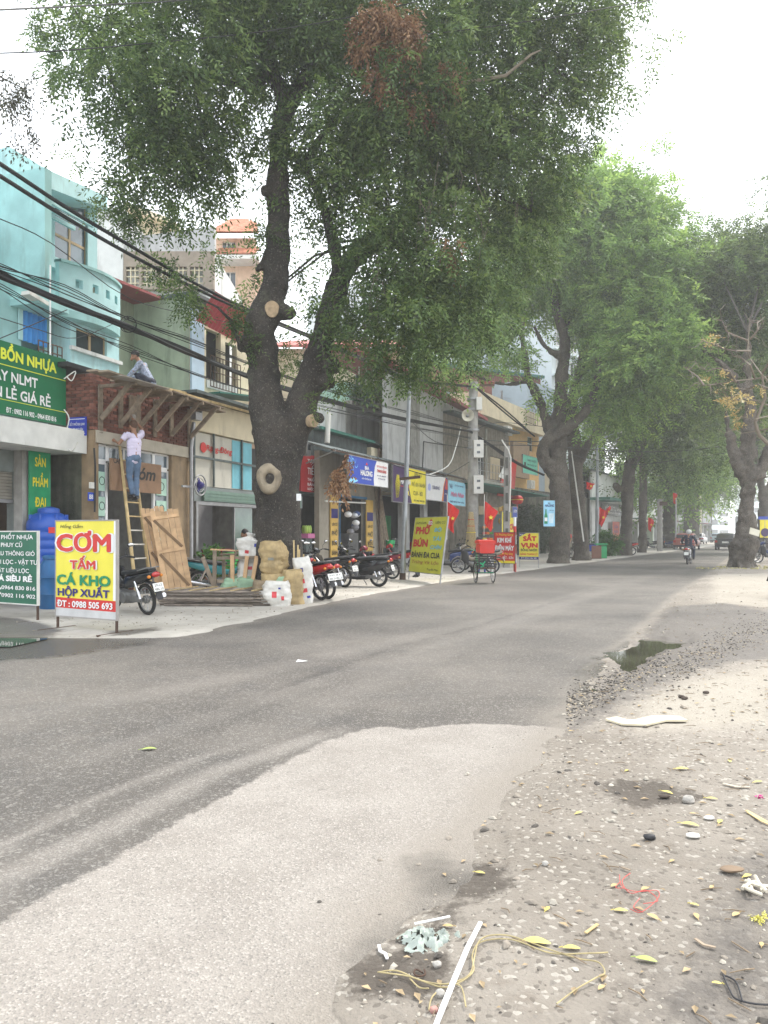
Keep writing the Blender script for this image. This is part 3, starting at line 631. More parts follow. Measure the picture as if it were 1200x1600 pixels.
LT = [(250, -110, 17, 210, 120, 3, .5), (480, -130, 17.5, 220, 130, 3.5, .5), (720, -120, 18, 210, 130, 3.5, .5), (600, -300, 17.5, 240, 120, 3, .4), (380, -280, 17, 200, 100, 3, .4), (900, -40, 18, 110, 90, 2, .6), (850, -170, 18, 130, 110, 2.5, .5)]
b1 = blobs_px(t1, LB+LT); b1v = blobs_px(t1, LB)
foliage('crown', b1, 5900, leafm, t1, 11, ncomp=5, nl=9, Lc=.42, ll=.13, lw=.046, droop=.7, shell=.42, tw=.3)
# small sprays that stick out of the outline, and dead bunches
LS = [(70, 40, 16.3, 14, 14, .3), (85, 110, 16.2, 14, 14, .3), (150, 330, 16, 9, 22, .2), (128, 250, 16, 7, 12, .2), (205, 360, 16, 12, 18, .2), (265, 340, 16.2, 10, 16, .2), (205, 350, 16, 20, 12, .2), (955, 60, 18, 18, 22, .4), (950, 130, 18, 14, 14, .3), (905, 230, 18, 20, 22, .4), (880, 285, 18, 22, 22, .4), (868, 340, 17.8, 18, 18, .4),
      (845, 400, 17.8, 22, 16, .4), (800, 460, 17.6, 18, 22, .4), (290, 450, 15.5, 18, 12, .25, 1.3), (262, 425, 15.3, 26, 14, .25, 1.2), (300, 480, 15.4, 14, 12, .2, 1), (325, 400, 15.6, 20, 9, .2, .7), (372, 495, 16.6, 14, 12, .2, 1), (395, 540, 16.6, 9, 14, .2), (455, 560, 17.5, 22, 22, .4), (540, 590, 16.6, 14, 18, .3), (590, 590, 16.6, 12, 16, .3), (700, 600, 17, 18, 14, .3), (640, 590, 16.9, 16, 14, .3), (420, 370, 16.6, 14, 22, .3), (435, 215, 16.7, 16, 30, .25, .7), (535, 505, 16.5, 20, 28, .3), (488, 630, 16.4, 6, 8, .1)]
foliage('leafy_sprays', blobs_px(t1, LS), 420, leafm, t1, 12, ncomp=5, nl=9, Lc=.3, ll=.085, lw=.032, droop=.6, shell=.5, tw=.16, kind='stuff')
LD = [(600, 30, 15.4, 50, 26, .4), (575, 68, 15.4, 34, 16, .3), (635, 60, 15.4, 26, 26, .4), (605, 120, 15.5, 34, 18, .4, .4), (700, 110, 15.6, 12, 34, .3, .4), (650, 160, 15.8, 24, 18, .4, .25), (705, 385, 16, 16, 16, .3, .5), (530, 742, 16.3, 5, 14, .1, 2.5), (543, 722, 16.4, 4, 9, .1, 2.5)]
foliage('dead_leaves', blobs_px(t1, LD), 230, leafb, t1, 13, ncomp=4, nl=8, Lc=.24, ll=.1, lw=.042, droop=1.7, shell=.6, tw=.12, kind='stuff', label='bunches of dry brown leaves')
LW = [(8, 140, 14, 18, 14, .3), (35, 130, 14, 26, 14, .3), (28, 160, 14, 18, 16, .3), (45, 200, 14, 10, 16, .2), (40, 225, 14, 10, 10, .2)]
bw = P(-10, 120, 14); tw_ = thing('hanging_bough', 'thin dark-leaved bough end poking in over the blue building', 'branch', (bw.x-2.6, bw.y, bw.z+1.4))
MB().tube([(0, 0, 0), (1.4, 0, -.6), loc(tw_, P(0, 120, 14)), loc(tw_, P(40, 140, 14)), loc(tw_, P(50, 180, 14)), loc(tw_, P(42, 225, 14))], [.03, .02, .014, .01, .007, .004], 6).build('stem', bark, tw_)
foliage('leaves', blobs_px(tw_, LW), 34, leaf_mat('leaves dull', (.05, .045, .03), (.07, .07, .045), (.09, .1, .05)), tw_, 14, ncomp=4, nl=8, Lc=.26, ll=.085, lw=.032, droop=1.2, tw=.12)
branches(t1, [(150, 60, 16.4), (300, 112, 16.8), (380, -120, 17), (640, -140, 18), (520, 50, 17.8), (880, 120, 18.5), (720, 270, 18.4), (660, 440, 17.6), (540, 170, 16.8), (600, 370, 18), (830, 330, 17.8)], b1v, bark, 30, .04)
twigs_hanging(t1, [(680, 150, 16.3, 10, 1.2), (720, 280, 16.4, 8, 1.2), (560, 430, 16.3, 14, 1.6), (640, 330, 16.2, 10, 1.4), (215, 120, 15.6, 3, .9), (600, 90, 16, 10, 1), (540, 500, 16.4, 10, 1.2), (780, 330, 17, 8, 1)], mat('twig bark', (.13, .11, .085), .9))
MB().tube([loc(t1, P(378, 545, 16.8)), loc(t1, P(368, 520, 16.6)), loc(t1, P(360, 500, 16.4)), loc(t1, P(340, 480, 16.2)), loc(t1, P(310, 465, 15.8)), loc(t1, P(270, 430, 15.4))], [.06, .045, .035, .025, .018, .01], 7).build('branch', bark, t1)
MB().tube([loc(t1, P(610, 140, 16.4)), loc(t1, P(690, 145, 16.2)), loc(t1, P(720, 130, 16)), loc(t1, P(790, 118, 16)), loc(t1, P(830, 85, 16)), loc(t1, P(845, 78, 16))], [.06, .05, .04, .035, .025, .012], 7).build('branch', mat('bare bough', (.2, .17, .13), .9), t1)

# ---- the pair of trunks across the street from the dirt patch
def tree(name, label, base, limbs, LBl, nt_, ends, m, seed, vox=.07, d=.06, nb=10, **k):
    b = G(*base); t = thing(name, label, 'tree', (b.x, b.y, 0)); t['px'] = 0; del t['px']
    kr = .74 if 'knobbly' in label else .86; remesh(limbs_px([[(a_, b_, c_, d_*kr) for a_, b_, c_, d_ in l_] for l_ in limbs], t), 'trunk', bark2, vox, t, 3, barkdisp(d)); bl = blobs_px(t, LBl)
    foliage('crown', bl, nt_, m, t, seed, **k); branches(t, ends, bl, bark, nb, .06, seed); return t
YA, YB = 37.5, 41.5
def flare(px, py, Y, w, n=7, r=.3):
    return [[(px, py-28, Y, r), (px+w*.6*math.cos(a*6.283/n), py-8, Y+w/1200*Y*.6*math.sin(a*6.283/n), r*.8), (px+w*math.cos(a*6.283/n), py+6, Y+w/1200*Y*math.sin(a*6.283/n), r*.4)] for a in range(n)]
LA = [[(873, 890, YA, .75), (874, 870, YA, .62), (876, 830, YA, .55), (876, 790, YA, .53), (873, 750, YA, .56), (872, 720, YA, .5), (872, 690, YA, .5), (873, 660, YA, .42), (876, 620, YA, .38), (880, 570, YA, .34), (882, 530, YA, .3), (868, 480, YA, .24), (860, 430, YA, .18), (855, 370, YA, .12)],
      [(866, 735, YA, .5), (852, 722, YA-.3, .36), (848, 700, YA-.4, .34), (858, 685, YA-.4, .34), (880, 672, YA-.5, .36), (903, 655, YA-.6, .3), (920, 635, YA-.7, .25), (932, 600, YA-.8, .2), (935, 565, YA-.9, .16), (928, 520, YA-1, .12)],
      [(862, 680, YA, .33), (852, 655, YA, .28), (840, 620, YA-.3, .24), (825, 590, YA-.4, .2), (820, 560, YA-.5, .17), (815, 520, YA-.6, .15), (822, 480, YA-.6, .11)],
      [(815, 520, YA-.6, .14), (790, 505, YA-.8, .1), (760, 495, YA-1, .07), (750, 485, YA-1, .05)], [(825, 595, YA-.4, .15), (800, 600, YA-.8, .1), (770, 598, YA-1.5, .09), (740, 585, YA-2.5, .06)],
      [(880, 560, YA, .2), (850, 540, YA, .14), (835, 510, YA, .1)]]+flare(873, 884, YA, 22, 7, .22)
LAc = [(760, 480, YA, 55, 50, 2), (800, 400, YA, 60, 70, 2.5), (850, 420, YA, 70, 80, 3), (900, 380, YA, 80, 80, 3.5), (860, 340, YA, 60, 60, 3), (950, 340, YA, 50, 50, 2.5), (970, 400, YA, 80, 70, 3), (990, 480, YA-1, 85, 80, 3), (1040, 440, YA-1, 45, 60, 2), (1000, 560, YA-1.5, 80, 70, 3), (1045, 540, YA-1.5, 45, 70, 2),
       (930, 470, YA+2, 60, 50, 2, .5), (965, 590, YA, 36, 34, 2, .7), (720, 530, YA-2, 55, 40, 2, .5), (690, 562, YA-3, 50, 22, 1.6, .25), (780, 545, YA-1, 40, 35, 1.5, .6), (885, 625, YA-1, 14, 18, .6, .4), (960, 640, YA-.5, 45, 35, 1.5, .6), (940, 300, YA, 45, 28, 1.5), (985, 340, YA, 40, 40, 2), (880, 300, YA, 40, 30, 1.5), (640, 580, YA-3.5, 35, 16, 1.4, .2), (1000, 385, YA, 45, 50, 2)]
tree('street_tree', 'gnarled tree with looping low limb and beer poster hung on its trunk', (873, 881), LA, LAc, 4400, [(855, 370, YA), (935, 565, YA), (815, 520, YA), (760, 495, YA), (928, 520, YA-1), (880, 530, YA)], leaf2, 21, .07, .06, 14, ncomp=5, nl=9, Lc=.6, ll=.21, lw=.085, droop=.35, tw=.5)
LBt = [[(910, 882, YB, .62), (909, 860, YB, .5), (906, 820, YB, .45), (903, 780, YB, .44), (900, 740, YB, .42), (900, 710, YB, .48), (898, 690, YB, .4), (893, 650, YB, .36), (900, 600, YB, .3), (912, 550, YB, .25), (920, 480, YB, .18)],
       [(905, 720, YB, .4), (912, 700, YB-.2, .34), (925, 690, YB-.3, .3), (940, 665, YB-.4, .27), (955, 640, YB-.5, .22), (975, 610, YB-.6, .16), (990, 560, YB-.8, .1)],
       [(893, 700, YB, .3), (885, 640, YB, .25), (905, 590, YB+.5, .2), (940, 520, YB+.6, .13)]]+flare(908, 878, YB, 16, 6, .2)
LBc = [(930, 430, YB+1, 70, 70, 3, .8), (990, 420, YB+1, 60, 70, 3, .8), (1010, 500, YB+1, 60, 60, 3, .8), (900, 350, YB+1, 50, 50, 2.5, .8), (960, 320, YB+1, 45, 40, 2.5, .8), (980, 600, YB, 60, 45, 2, .7)]
tree('street_tree', 'second gnarled trunk just behind the poster tree, leaning right', (908, 874), LBt, LBc, 1300, [(920, 480, YB), (990, 560, YB-.8), (940, 520, YB+.6)], leafm, 22, .08, .05, 6, ncomp=5, nl=9, Lc=.6, ll=.19, lw=.075, droop=.35, tw=.6)
# ---- the next ones along the left kerb
YC = 50.5
LC = [[(976, 873, YC, .65), (977, 850, YC, .48), (980, 810, YC, .42), (980, 780, YC, .46), (982, 750, YC, .46), (985, 725, YC, .42), (988, 700, YC, .34), (975, 670, YC, .25), (960, 640, YC, .18)], [(985, 730, YC, .4), (1000, 700, YC, .33), (1012, 670, YC, .26), (1030, 630, YC, .2), (1040, 560, YC, .14)], [(968, 765, YC, .35), (960, 758, YC-.3, .25)]]+flare(977, 869, YC, 12, 6, .2)
LCc = [(1060, 440, YC+2, 50, 60, 3), (1090, 480, YC+2, 50, 70, 3), (1120, 420, YC+3, 50, 50, 3), (1060, 560, YC, 60, 60, 3), (1010, 640, YC, 70, 45, 3), (950, 670, YC, 50, 40, 2.5, .7), (1060, 650, YC, 55, 50, 3), (1100, 590, YC+1, 50, 55, 3), (1000, 690, YC, 45, 30, 2, .6), (1060, 710, YC, 50, 28, 2.5, .7)]
tree('street_tree', 'dark trunk forking low in front of the wall with the black banner', (977, 868), LC, LCc, 2200, [(960, 640, YC), (1040, 560, YC), (1030, 630, YC)], leafm, 23, .09, .06, 6, ncomp=5, nl=8, Lc=.75, ll=.25, lw=.1, droop=.35, tw=.8)
YD = 58
LDt = [[(1003, 866, YD, .45), (1004, 840, YD, .38), (1005, 780, YD, .36), (1005, 720, YD, .33), (1008, 670, YD, .36), (1015, 620, YD, .26), (1025, 560, YD, .15)], [(1005, 720, YD, .3), (1020, 690, YD, .2), (1035, 650, YD, .12)]]
tree('street_tree', 'straight pale trunk without fork between two dark ones', (1003, 864.2), LDt, [(1020, 560, YD+1, 50, 60, 3), (1060, 520, YD+2, 50, 60, 3), (1030, 640, YD, 50, 50, 3), (1075, 620, YD+1, 50, 60, 3)], 900, [(1025, 560, YD), (1035, 650, YD)], leafm, 24, .1, .05, 3, ncomp=5, nl=8, Lc=.85, ll=.3, lw=.12, droop=.35, tw=.9)
far = [(1046, 857, 75, .8, 'broad trunk beside the parked red car', leaf2, [(1046, 560), (1070, 600), (1080, 680), (1040, 690), (1100, 640), (1020, 740), (1060, 750), (1095, 720)]),
       (1080, 850.5, 103, 1.2, 'wide dark fork of trunks behind the red car', leafm, [(1085, 600), (1110, 640), (1075, 700), (1110, 710), (1125, 680), (1090, 750), (1130, 620)]),
       (1105, 846, 138, .9, 'farthest leaning trunk at the end of the left row', leafm, [(1110, 690), (1125, 720), (1100, 740), (1135, 700), (1140, 735), (1120, 760)])]
for i, (px, py, Y, r, lab, lm, cr) in enumerate(far):
    L = [[(px, py+3, Y, r*1.4), (px, py-10, Y, r), (px+1, py-60, Y, r*.95), (px, py-85, Y, r*.8), (px-12, py-130, Y, r*.4), (px-20, py-180, Y, r*.2)], [(px, py-80, Y, r*.75), (px+14, py-115, Y, r*.5), (px+24, py-160, Y, r*.3), (px+30, py-210, Y, r*.15)], [(px, py-70, Y, r*.4), (px+2, py-130, Y, r*.35), (px+6, py-190, Y, r*.2)]]
    tree('street_tree', lab, (px, py), L, [(a, b, Y, 42, 42, 4.5) for a, b in cr], 900, [(px-12, py-130, Y), (px+24, py-160, Y), (px+6, py-190, Y)], lm, 30+i, .16, .12, 5, ncomp=5, nl=7, Lc=1.1, ll=.42, lw=.18, droop=.35, tw=1.3)

# ---- right-hand side
YR = 33
LR = [[(1160, 893, YR, .85), (1160, 878, YR, .66), (1160, 865, YR, .72), (1163, 850, YR, .78), (1164, 838, YR, .66), (1166, 815, YR, .5), (1168, 780, YR, .42), (1168, 740, YR, .44), (1168, 715, YR, .42), (1168, 690, YR, .4), (1172, 650, YR, .33), (1170, 600, YR, .25), (1168, 520, YR, .14)],
      [(1162, 740, YR, .45), (1152, 722, YR, .34), (1145, 705, YR, .3), (1142, 685, YR, .2), (1136, 660, YR, .14), (1135, 640, YR, .1)], [(1175, 750, YR, .4), (1190, 735, YR, .36), (1205, 700, YR, .3), (1215, 650, YR, .22), (1225, 560, YR, .15)], [(1170, 620, YR, .2), (1130, 570, YR+.5, .14), (1100, 548, YR+.8, .08)]]+flare(1160, 888, YR, 27, 7, .22)
LRc = [(1115, 440, YR+4, 55, 60, 3), (1170, 430, YR+4, 55, 60, 3), (1225, 440, YR+3, 60, 80, 3), (1150, 500, YR+4, 55, 55, 3), (1210, 540, YR+4, 50, 60, 3, .8), (1120, 560, YR+5, 45, 50, 3), (1190, 620, YR+5, 45, 40, 2.5, .4), (1120, 640, YR+6, 40, 40, 2.5, .8), (1120, 400, YR+4, 40, 32, 2), (1250, 350, YR+2, 60, 60, 3), (1105, 700, YR+9, 30, 30, 2, .7), (1185, 400, YR+4, 30, 30, 2), (1270, 500, YR, 70, 90, 3, .7), (1085, 500, YR+6, 32, 60, 2)]
tree('street_tree', 'knobbly bulging trunk on the dirt verge at the right, nearest on that side', (1160, 888), LR, LRc, 1900, [(1168, 520, YR), (1135, 640, YR), (1225, 560, YR), (1100, 548, YR+.8)], leafm, 41, .07, .11, 8, ncomp=5, nl=9, Lc=.55, ll=.18, lw=.07, droop=.35, tw=.55)
c = P(1179, 831, YR-1.1); nb = MB(); nb.box(-.21, .21, -.015, .015, -.15, .13); o = nb.build('board', mat('bare card', (.55, .52, .42), .8), None); o.location = c; o.rotation_euler = (R(-15), R(18), 0); props(o, 'pale square of card nailed to the knobbly tree on the right', 'board')
YF = 60
tree('street_tree', 'hazy forked trunk behind the knobbly tree at the right edge', (1192, 862), [[(1192, 865, YF, .7), (1192, 820, YF, .55), (1193, 790, YF, .5), (1190, 760, YF, .35), (1182, 720, YF, .25), (1180, 680, YF, .15)], [(1193, 790, YF, .4), (1203, 760, YF, .3), (1212, 710, YF, .2)]], [(1190, 660, YF, 40, 35, 3), (1220, 620, YF, 45, 50, 3), (1175, 600, YF, 40, 40, 3), (1210, 560, YF, 50, 50, 3), (1160, 560, YF, 40, 40, 3)], 800, [(1180, 680, YF), (1212, 710, YF)], leafm, 42, .12, .08, 4, ncomp=5, nl=7, Lc=.9, ll=.35, lw=.14, droop=.35, tw=1)
tree('street_tree', 'far tree closing the right-hand row beyond the truck', (1215, 853), [[(1215, 856, 95, .9), (1215, 780, 95, .7), (1200, 720, 95, .4), (1185, 680, 95, .2)]], [(1180, 690, 95, 30, 26, 4), (1210, 660, 95, 40, 40, 5), (1160, 640, 95, 34, 34, 4), (1150, 590, 95, 34, 40, 4), (1190, 590, 95, 40, 40, 5), (1240, 700, 95, 50, 60, 5)], 700, [(1185, 680, 95)], leafm, 43, .18, .1, 3, ncomp=5, nl=7, Lc=1.2, ll=.45, lw=.2, droop=.35, tw=1.4)

# ---- bare tree with a few yellow leaf clusters, standing right of the frame
YY = 15.5; bb = P(1290, 833, YY); by = thing('bare_tree', 'nearly leafless tree with yellow leaf tufts reaching in at the right', 'tree', (bb.x, bb.y, 0))
twm = mat('pale twig bark', (.19, .16, .125), .85)
main = MB().tube([loc(by, P(1290, 960, YY)), loc(by, P(1280, 830, YY)), loc(by, P(1262, 740, YY)), loc(by, P(1235, 705, YY)), loc(by, P(1205, 698, YY)), loc(by, P(1186, 680, YY)), loc(by, P(1180, 660, YY)), loc(by, P(1196, 620, YY)), loc(by, P(1190, 585, YY))], [.12, .1, .075, .06, .045, .038, .032, .026, .02], 8)
main.build('trunk', twm, by)
q = random.Random(9); tufts = []
arms = [[(1280, 640), (1215, 610), (1190, 585), (1172, 560), (1168, 548), (1172, 505)], [(1172, 548), (1150, 548), (1130, 545), (1118, 538), (1105, 535), (1095, 532)], [(1168, 532), (1150, 525), (1135, 518), (1130, 505), (1127, 498)], [(1240, 590), (1200, 588), (1180, 592), (1150, 595), (1120, 600), (1100, 602), (1085, 598)], [(1100, 602), (1090, 588), (1075, 578), (1068, 572)], [(1150, 597), (1140, 580), (1122, 575), (1105, 580), (1095, 572)],
        [(1260, 680), (1220, 640), (1190, 630), (1170, 622), (1150, 625), (1135, 628)], [(1240, 650), (1210, 668), (1190, 672), (1160, 677), (1145, 670)], [(1190, 585), (1205, 560), (1215, 520), (1205, 490)], [(1172, 530), (1185, 515), (1183, 505), (1195, 495)], [(1215, 610), (1195, 605), (1185, 600), (1160, 612), (1140, 622), (1128, 610)], [(1180, 592), (1172, 570), (1160, 560), (1145, 556)], [(1220, 640), (1200, 650), (1180, 655), (1160, 650)]]
for A in arms:
    pts = [loc(by, P(a, b, YY+q.uniform(-.5, .5)+(i*.05))) for i, (a, b) in enumerate(A)]; n = len(pts)
    MB().tube(pts, [lerp(.02, .005, i/(n-1)) for i in range(n)], 6).build('branch', twm, by)
mb = MB()
for A in arms:
    for k in range(9):
        i = q.randrange(len(A)-1); f = q.random(); a, b = A[i][0]+(A[i+1][0]-A[i][0])*f, A[i][1]+(A[i+1][1]-A[i][1])*f; an = q.uniform(0, 6.28); l = q.uniform(12, 30)
        p0 = loc(by, P(a, b, YY)); p1 = loc(by, P(a+l*math.cos(an)*.6, b+l*math.sin(an)*.6, YY+q.uniform(-.3, .3))); p2 = loc(by, P(a+l*math.cos(an+.4), b+l*math.sin(an+.4), YY)); mb.tube([p0, p1, p2], [.007, .005, .003], 4, False)
mb.build('twigs', twm, by, kind='stuff')
YTf = [(1148, 501, 6, 4), (1117, 532, 4, 6), (1128, 543, 5, 3), (1112, 574, 6, 6), (1122, 588, 8, 4), (1104, 597, 6, 3), (1136, 601, 9, 6), (1137, 628, 11, 8), (1158, 626, 11, 8), (1178, 638, 10, 7), (1150, 655, 9, 7), (1165, 645, 9, 6), (1155, 668, 8, 6), (1190, 665, 8, 8), (1178, 590, 7, 4), (1195, 600, 7, 6), (1150, 550, 5, 4)]
foliage('yellow_tufts', blobs_px(by, [(a, b, YY-.1, c, d, .12) for a, b, c, d in YTf]), 20, leafy, by, 51, ncomp=5, nl=5, Lc=.12, ll=.075, lw=.034, droop=.2, tw=.08, kind='stuff')
# ================================================================ BUILDINGS
tealw = mat('turquoise wall', (.3, .52, .52), .85, var=.14, scale=2, stain=.42, stcol=(.17, .22, .2), bump=.15)
tealp = mat('pale turquoise wall', (.4, .62, .64), .85, var=.12, scale=2, stain=.35, stcol=(.22, .28, .26), bump=.15)
mossy = mat('mossy render', (.1, .1, .075), .95, var=.5, scale=3, stain=.8, stcol=(.018, .02, .016), bump=.6)
greyw = mat('grey render', (.46, .46, .46), .9, var=.12, scale=2, stain=.4, stcol=(.13, .125, .115), bump=.15)
whitew = mat('old white wall', (.62, .63, .62), .9, var=.1, scale=2, stain=.45, stcol=(.2, .2, .19), bump=.12)
creamw = mat('cream wall', (.62, .55, .4), .85, var=.1, scale=2, stain=.35, stcol=(.25, .2, .14))
palegreen = mat('pale green wall', (.46, .52, .4), .88, var=.12, scale=2, stain=.45, stcol=(.16, .18, .13))
ochre = mat('ochre render', (.25, .18, .11), .9, var=.25, scale=3, stain=.4, stcol=(.12, .1, .07), bump=.2)
orangew = mat('orange wall', (.62, .4, .16), .85, var=.1, stain=.15)
tin = mat('dark tin', (.1, .12, .12), .6, .4, var=.3, stain=.3)
greentin = mat('green tin', (.03, .14, .11), .55, .2, var=.2, stain=.2)
redtin = mat('red tin roof', (.28, .06, .06), .6, .1, var=.15, stain=.25, stcol=(.12, .06, .05))
rusttin = mat('rusty red sheet', (.22, .075, .05), .75, .1, var=.2, scale=2, stain=.35, stcol=(.12, .05, .035))
tile = mat('clay tile', (.42, .16, .09), .8, var=.2, orand=.2, stain=.2)
brickm = mat('brick', (.17, .07, .05), .9, var=.25, scale=10, orand=.45, bump=.3)
mortar = mat('mortar', (.13, .11, .095), .95, var=.3)
cement = mat('cement lintel', (.42, .38, .31), .9, var=.12, stain=.2, bump=.3)
bluecloth = mat('blue cloth', (.06, .27, .65), .8, var=.1)
ochreframe = mat('ochre frame', (.42, .3, .17), .6, var=.15)
shutm = mat('shutter slats', (.26, .24, .2), .6, .2, var=.15, stain=.3)
gshut = mat('green shutter', (.16, .24, .2), .55, .2, var=.12)
glass2 = mat('blue grey glass', (.12, .16, .19), .06, 0, spec=.9, var=.4, scale=1)

# ---------------- left shop under the green board
t = F1.thing('shop_house', 'left-edge shop with white canopy and roller shutter under the green board', 'building')
D0 = 1.04
a, b, z0, z1 = F1.R(-60, 97, 590, 690, D0)
c0 = F1.sz(90, 664, .15)[1]
MB().box(-3.2, -.02, .15, D0+4, c0-.5, c0-.02).build('canopy', mat('white canopy', (.6, .6, .57), .8, var=.1, stain=.3), t)
MB().wall(-3.2, -.06, 0, c0-.5, D0+.1, D0+.3, [(-3.0, -1.0, 0, 2.75)]).build('wall', mat('grey green wall', (.16, .18, .17), .9, var=.2, stain=.4), t)
mb = MB()
for k in range(9): mb.box(-3.0, -1.0, D0+.16, D0+.2, 2.2+k*.065, 2.2+k*.065+.055)
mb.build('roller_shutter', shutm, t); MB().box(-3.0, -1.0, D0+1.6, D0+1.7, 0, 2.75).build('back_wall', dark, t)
MB().box(-3.0, -1.0, D0+.14, D0+.22, 2.12, 2.19).build('shutter_bar', steel, t)
MB().box(-1.6, -1.03, D0+.5, D0+.54, .1, 2.0).build('glass_door', glass2, t)
MB().box(-1.02, -.72, D0-.12, D0+.1, 0, c0-.5).build('pillar', concrete, t)
MB().box(-3.2, -.02, D0+.3, D0+4.5, c0-.5, c0+.1).build('roof_slab', concrete, t)
# narrow vertical banner
a, b, zb, zt = F1.R(46, 79, 677, 784, D0-.2); 
v = F1.thing('shop_banner', 'narrow upright green banner with yellow words beside the mossy wall', 'banner'); h = zt-zb; zb -= .5
MB().box(a, b, D0-.2, D0-.17, zb, zt).build('panel', mat('banner green', (.02, .28, .12), .6, var=.15, stain=.25, stcol=(.2, .5, .4)), v)
MB().box(a, b, D0-.215, D0-.203, zt-.34, zt).build('header', white, v)
letter(v, 'SƠ ĐẠI MỖ', (a+b)/2, zt-.25, .16, (b-a)*.86, red, D0-.222)
for k, s in enumerate(['SẢN', 'PHẨM', 'ĐẠI', 'THÀNH']): letter(v, s, (a+b)/2, zt-.66-k*.42, .19, (b-a)*(.7 if len(s) > 3 else .5), yellow, D0-.206, .03)
# big green sign board
d = .45; g = F1.thing('shop_sign', 'big green board with yellow and white words above the shop at the left edge', 'sign')
s1, zt = F1.sz(103, 562, d); _, zb = F1.sz(97, 664, d); s0 = s1-3.1
MB().box(s0, s1, d, d+.12, zb, zt).build('panel', mat('board green', (.008, .14, .055), .4, var=.08), g)
H = zt-zb; za = lambda px, py: F1.sz(px, py, d)
def gtxt(s, xa, xb, yb, h, m, bold=.03, px=None):
    A = F1.s_(xa, d-.01); B = F1.s_(xb, d-.01); z = F1.sz(xb, yb, d)[1]; letter(g, s, (A+B)/2, z, h, B-A, m, d-.006, bold)
lime = paint('sign lime', (.7, .75, .06))
gtxt('BỒN NHỰA', 2, 88, 583, .21, lime, .05); gtxt('MÁY NLMT', -22, 59, 607, .2, white, .03); gtxt('BÁN LẺ GIÁ RẺ', -30, 79, 636, .2, white, .03); gtxt('ĐT : 0902 116 902 - 0964 830 816', 10, 88, 659, .1, white, .03)
for py, hh in ((596, .015), (645, .01)): z = F1.sz(103, py, d)[1]; MB().box(s0, s1-.02, d-.008, d-.002, z, z+hh).build('stripe', lime, g)

# ---------------- blue building
DB = 3.4
B = F1.thing('apartment_house', 'weathered turquoise house with curved balcony at the upper left', 'building')
def Z1(px, py, d): return F1.sz(px, py, d)[1]
xw0, xw1 = F1.s_(86, DB), F1.s_(137, DB); xe = F1.s_(152, DB)
zt = Z1(137, 318, DB)+.25; zfl = Z1(110, 412, DB)
tip = DB-1.25; xt = F1.s_(70, tip)
ztop = Z1(72, 262, tip); zlow = Z1(70, 432, tip)
MB().box(xt-.0, xt+.22, tip, DB+5, zlow, ztop).build('side_wall', tealw, B)
mb = MB(); xl = xt-6
MB().box(xl, xt-.002, DB+.3, DB+5, 4.6, ztop-1.2).build('rear_wall', tealw, B)
MB().wall(xt+.22, xe, zfl-.3, zt, DB, DB+.2, [(xw0, xw1, zfl, zt-.25)]).build('wall', tealp, B)
window(B, xw0, xw1, zfl, zt-.25, DB+.1, 2, 3, ochreframe, glass2, .07)
# slanted canopy slab: deep by the wing, shallow at the far end
zc = ztop; mb = MB(); P1_ = [(xt+.22, tip), (xe+.25, DB-.15), (xe+.25, DB+5), (xt+.22, DB+5)]; zr = Z1(152, 326, DB)
mb.add([(x, y, zc-.42 if i in (0, 3) else zr+.02) for i, (x, y) in enumerate(P1_)]+[(x, y, zc-.005 if i in (0, 3) else zr+.42) for i, (x, y) in enumerate(P1_)], [(0,3,2,1),(4,5,6,7),(0,1,5,4),(1,2,6,5),(2,3,7,6),(3,0,4,7)])
mb.build('canopy', tealp, B)
for k in range(3): MB().box(xt+.3, xw0+.3, tip+.25+k*.3, tip+.33+k*.3, zc-.62, zc-.52).build('louvre', tealp, B)
# main shaft behind, down to the shop roof
MB().box(xt+.22, xe, DB+.21, DB+5, 4.2, zt).build('shaft', tealp, B)
# balcony slab and curved parapet with four square openings
mb = MB(); x0, x1 = F1.s_(95, DB-.9), F1.s_(188, DB-.93); n = 12; zp1 = Z1(95, 405, DB-1.0); zp0 = zp1-1.15
def curve(t): x = lerp(x0, x1, t); return x, DB-.45-.75*math.sin(math.pi*(.18+.6*t))
holes = [.2, .42, .62, .82]
for i in range(24):
    ta, tb = i/24, (i+1)/24; (xa, ya), (xb, yb) = curve(ta), curve(tb); isH = any(abs((ta+tb)/2-h) < .035 for h in holes)
    for (u0, u1) in (((zp0, zp1-.55), (zp1-.33, zp1)) if isH else ((zp0, zp1),)):
        mb.add([(xa, ya, u0), (xb, yb, u0), (xb, yb+.12, u0), (xa, ya+.12, u0), (xa, ya, u1), (xb, yb, u1), (xb, yb+.12, u1), (xa, ya+.12, u1)], [(0,3,2,1),(4,5,6,7),(0,1,5,4),(1,2,6,5),(2,3,7,6),(3,0,4,7)])
mb.build('balcony_parapet', tealp, B, False)
mb = MB()
for i in range(24):
    (xa, ya), (xb, yb) = curve(i/24), curve((i+1)/24); mb.add([(xa, ya-.06, zp1), (xb, yb-.06, zp1), (xb, yb+.16, zp1), (xa, ya+.16, zp1), (xa, ya-.06, zp1+.07), (xb, yb-.06, zp1+.07), (xb, yb+.16, zp1+.07), (xa, ya+.16, zp1+.07)], [(0,3,2,1),(4,5,6,7),(0,1,5,4),(2,3,7,6)])
mb.build('coping', tealw, B, False)
pl = [curve(i/12) for i in range(13)]+[(x1, DB+.2), (x0, DB+.2)]
mb = MB(); n = len(pl); mb.add([(x, y+.002, zp0-.18) for x, y in pl]+[(x, y+.002, zp0-.001) for x, y in pl], [tuple(range(n))[::-1], tuple(range(n, 2*n))]+[(i, (i+1)%n, (i+1)%n+n, i+n) for i in range(n)]); mb.build('balcony_slab', tealw, B, False)
MB().box(x0-1.0, x0, tip+.1, DB, zp0-.18, zp0-.02).build('landing_slab', tealw, B)
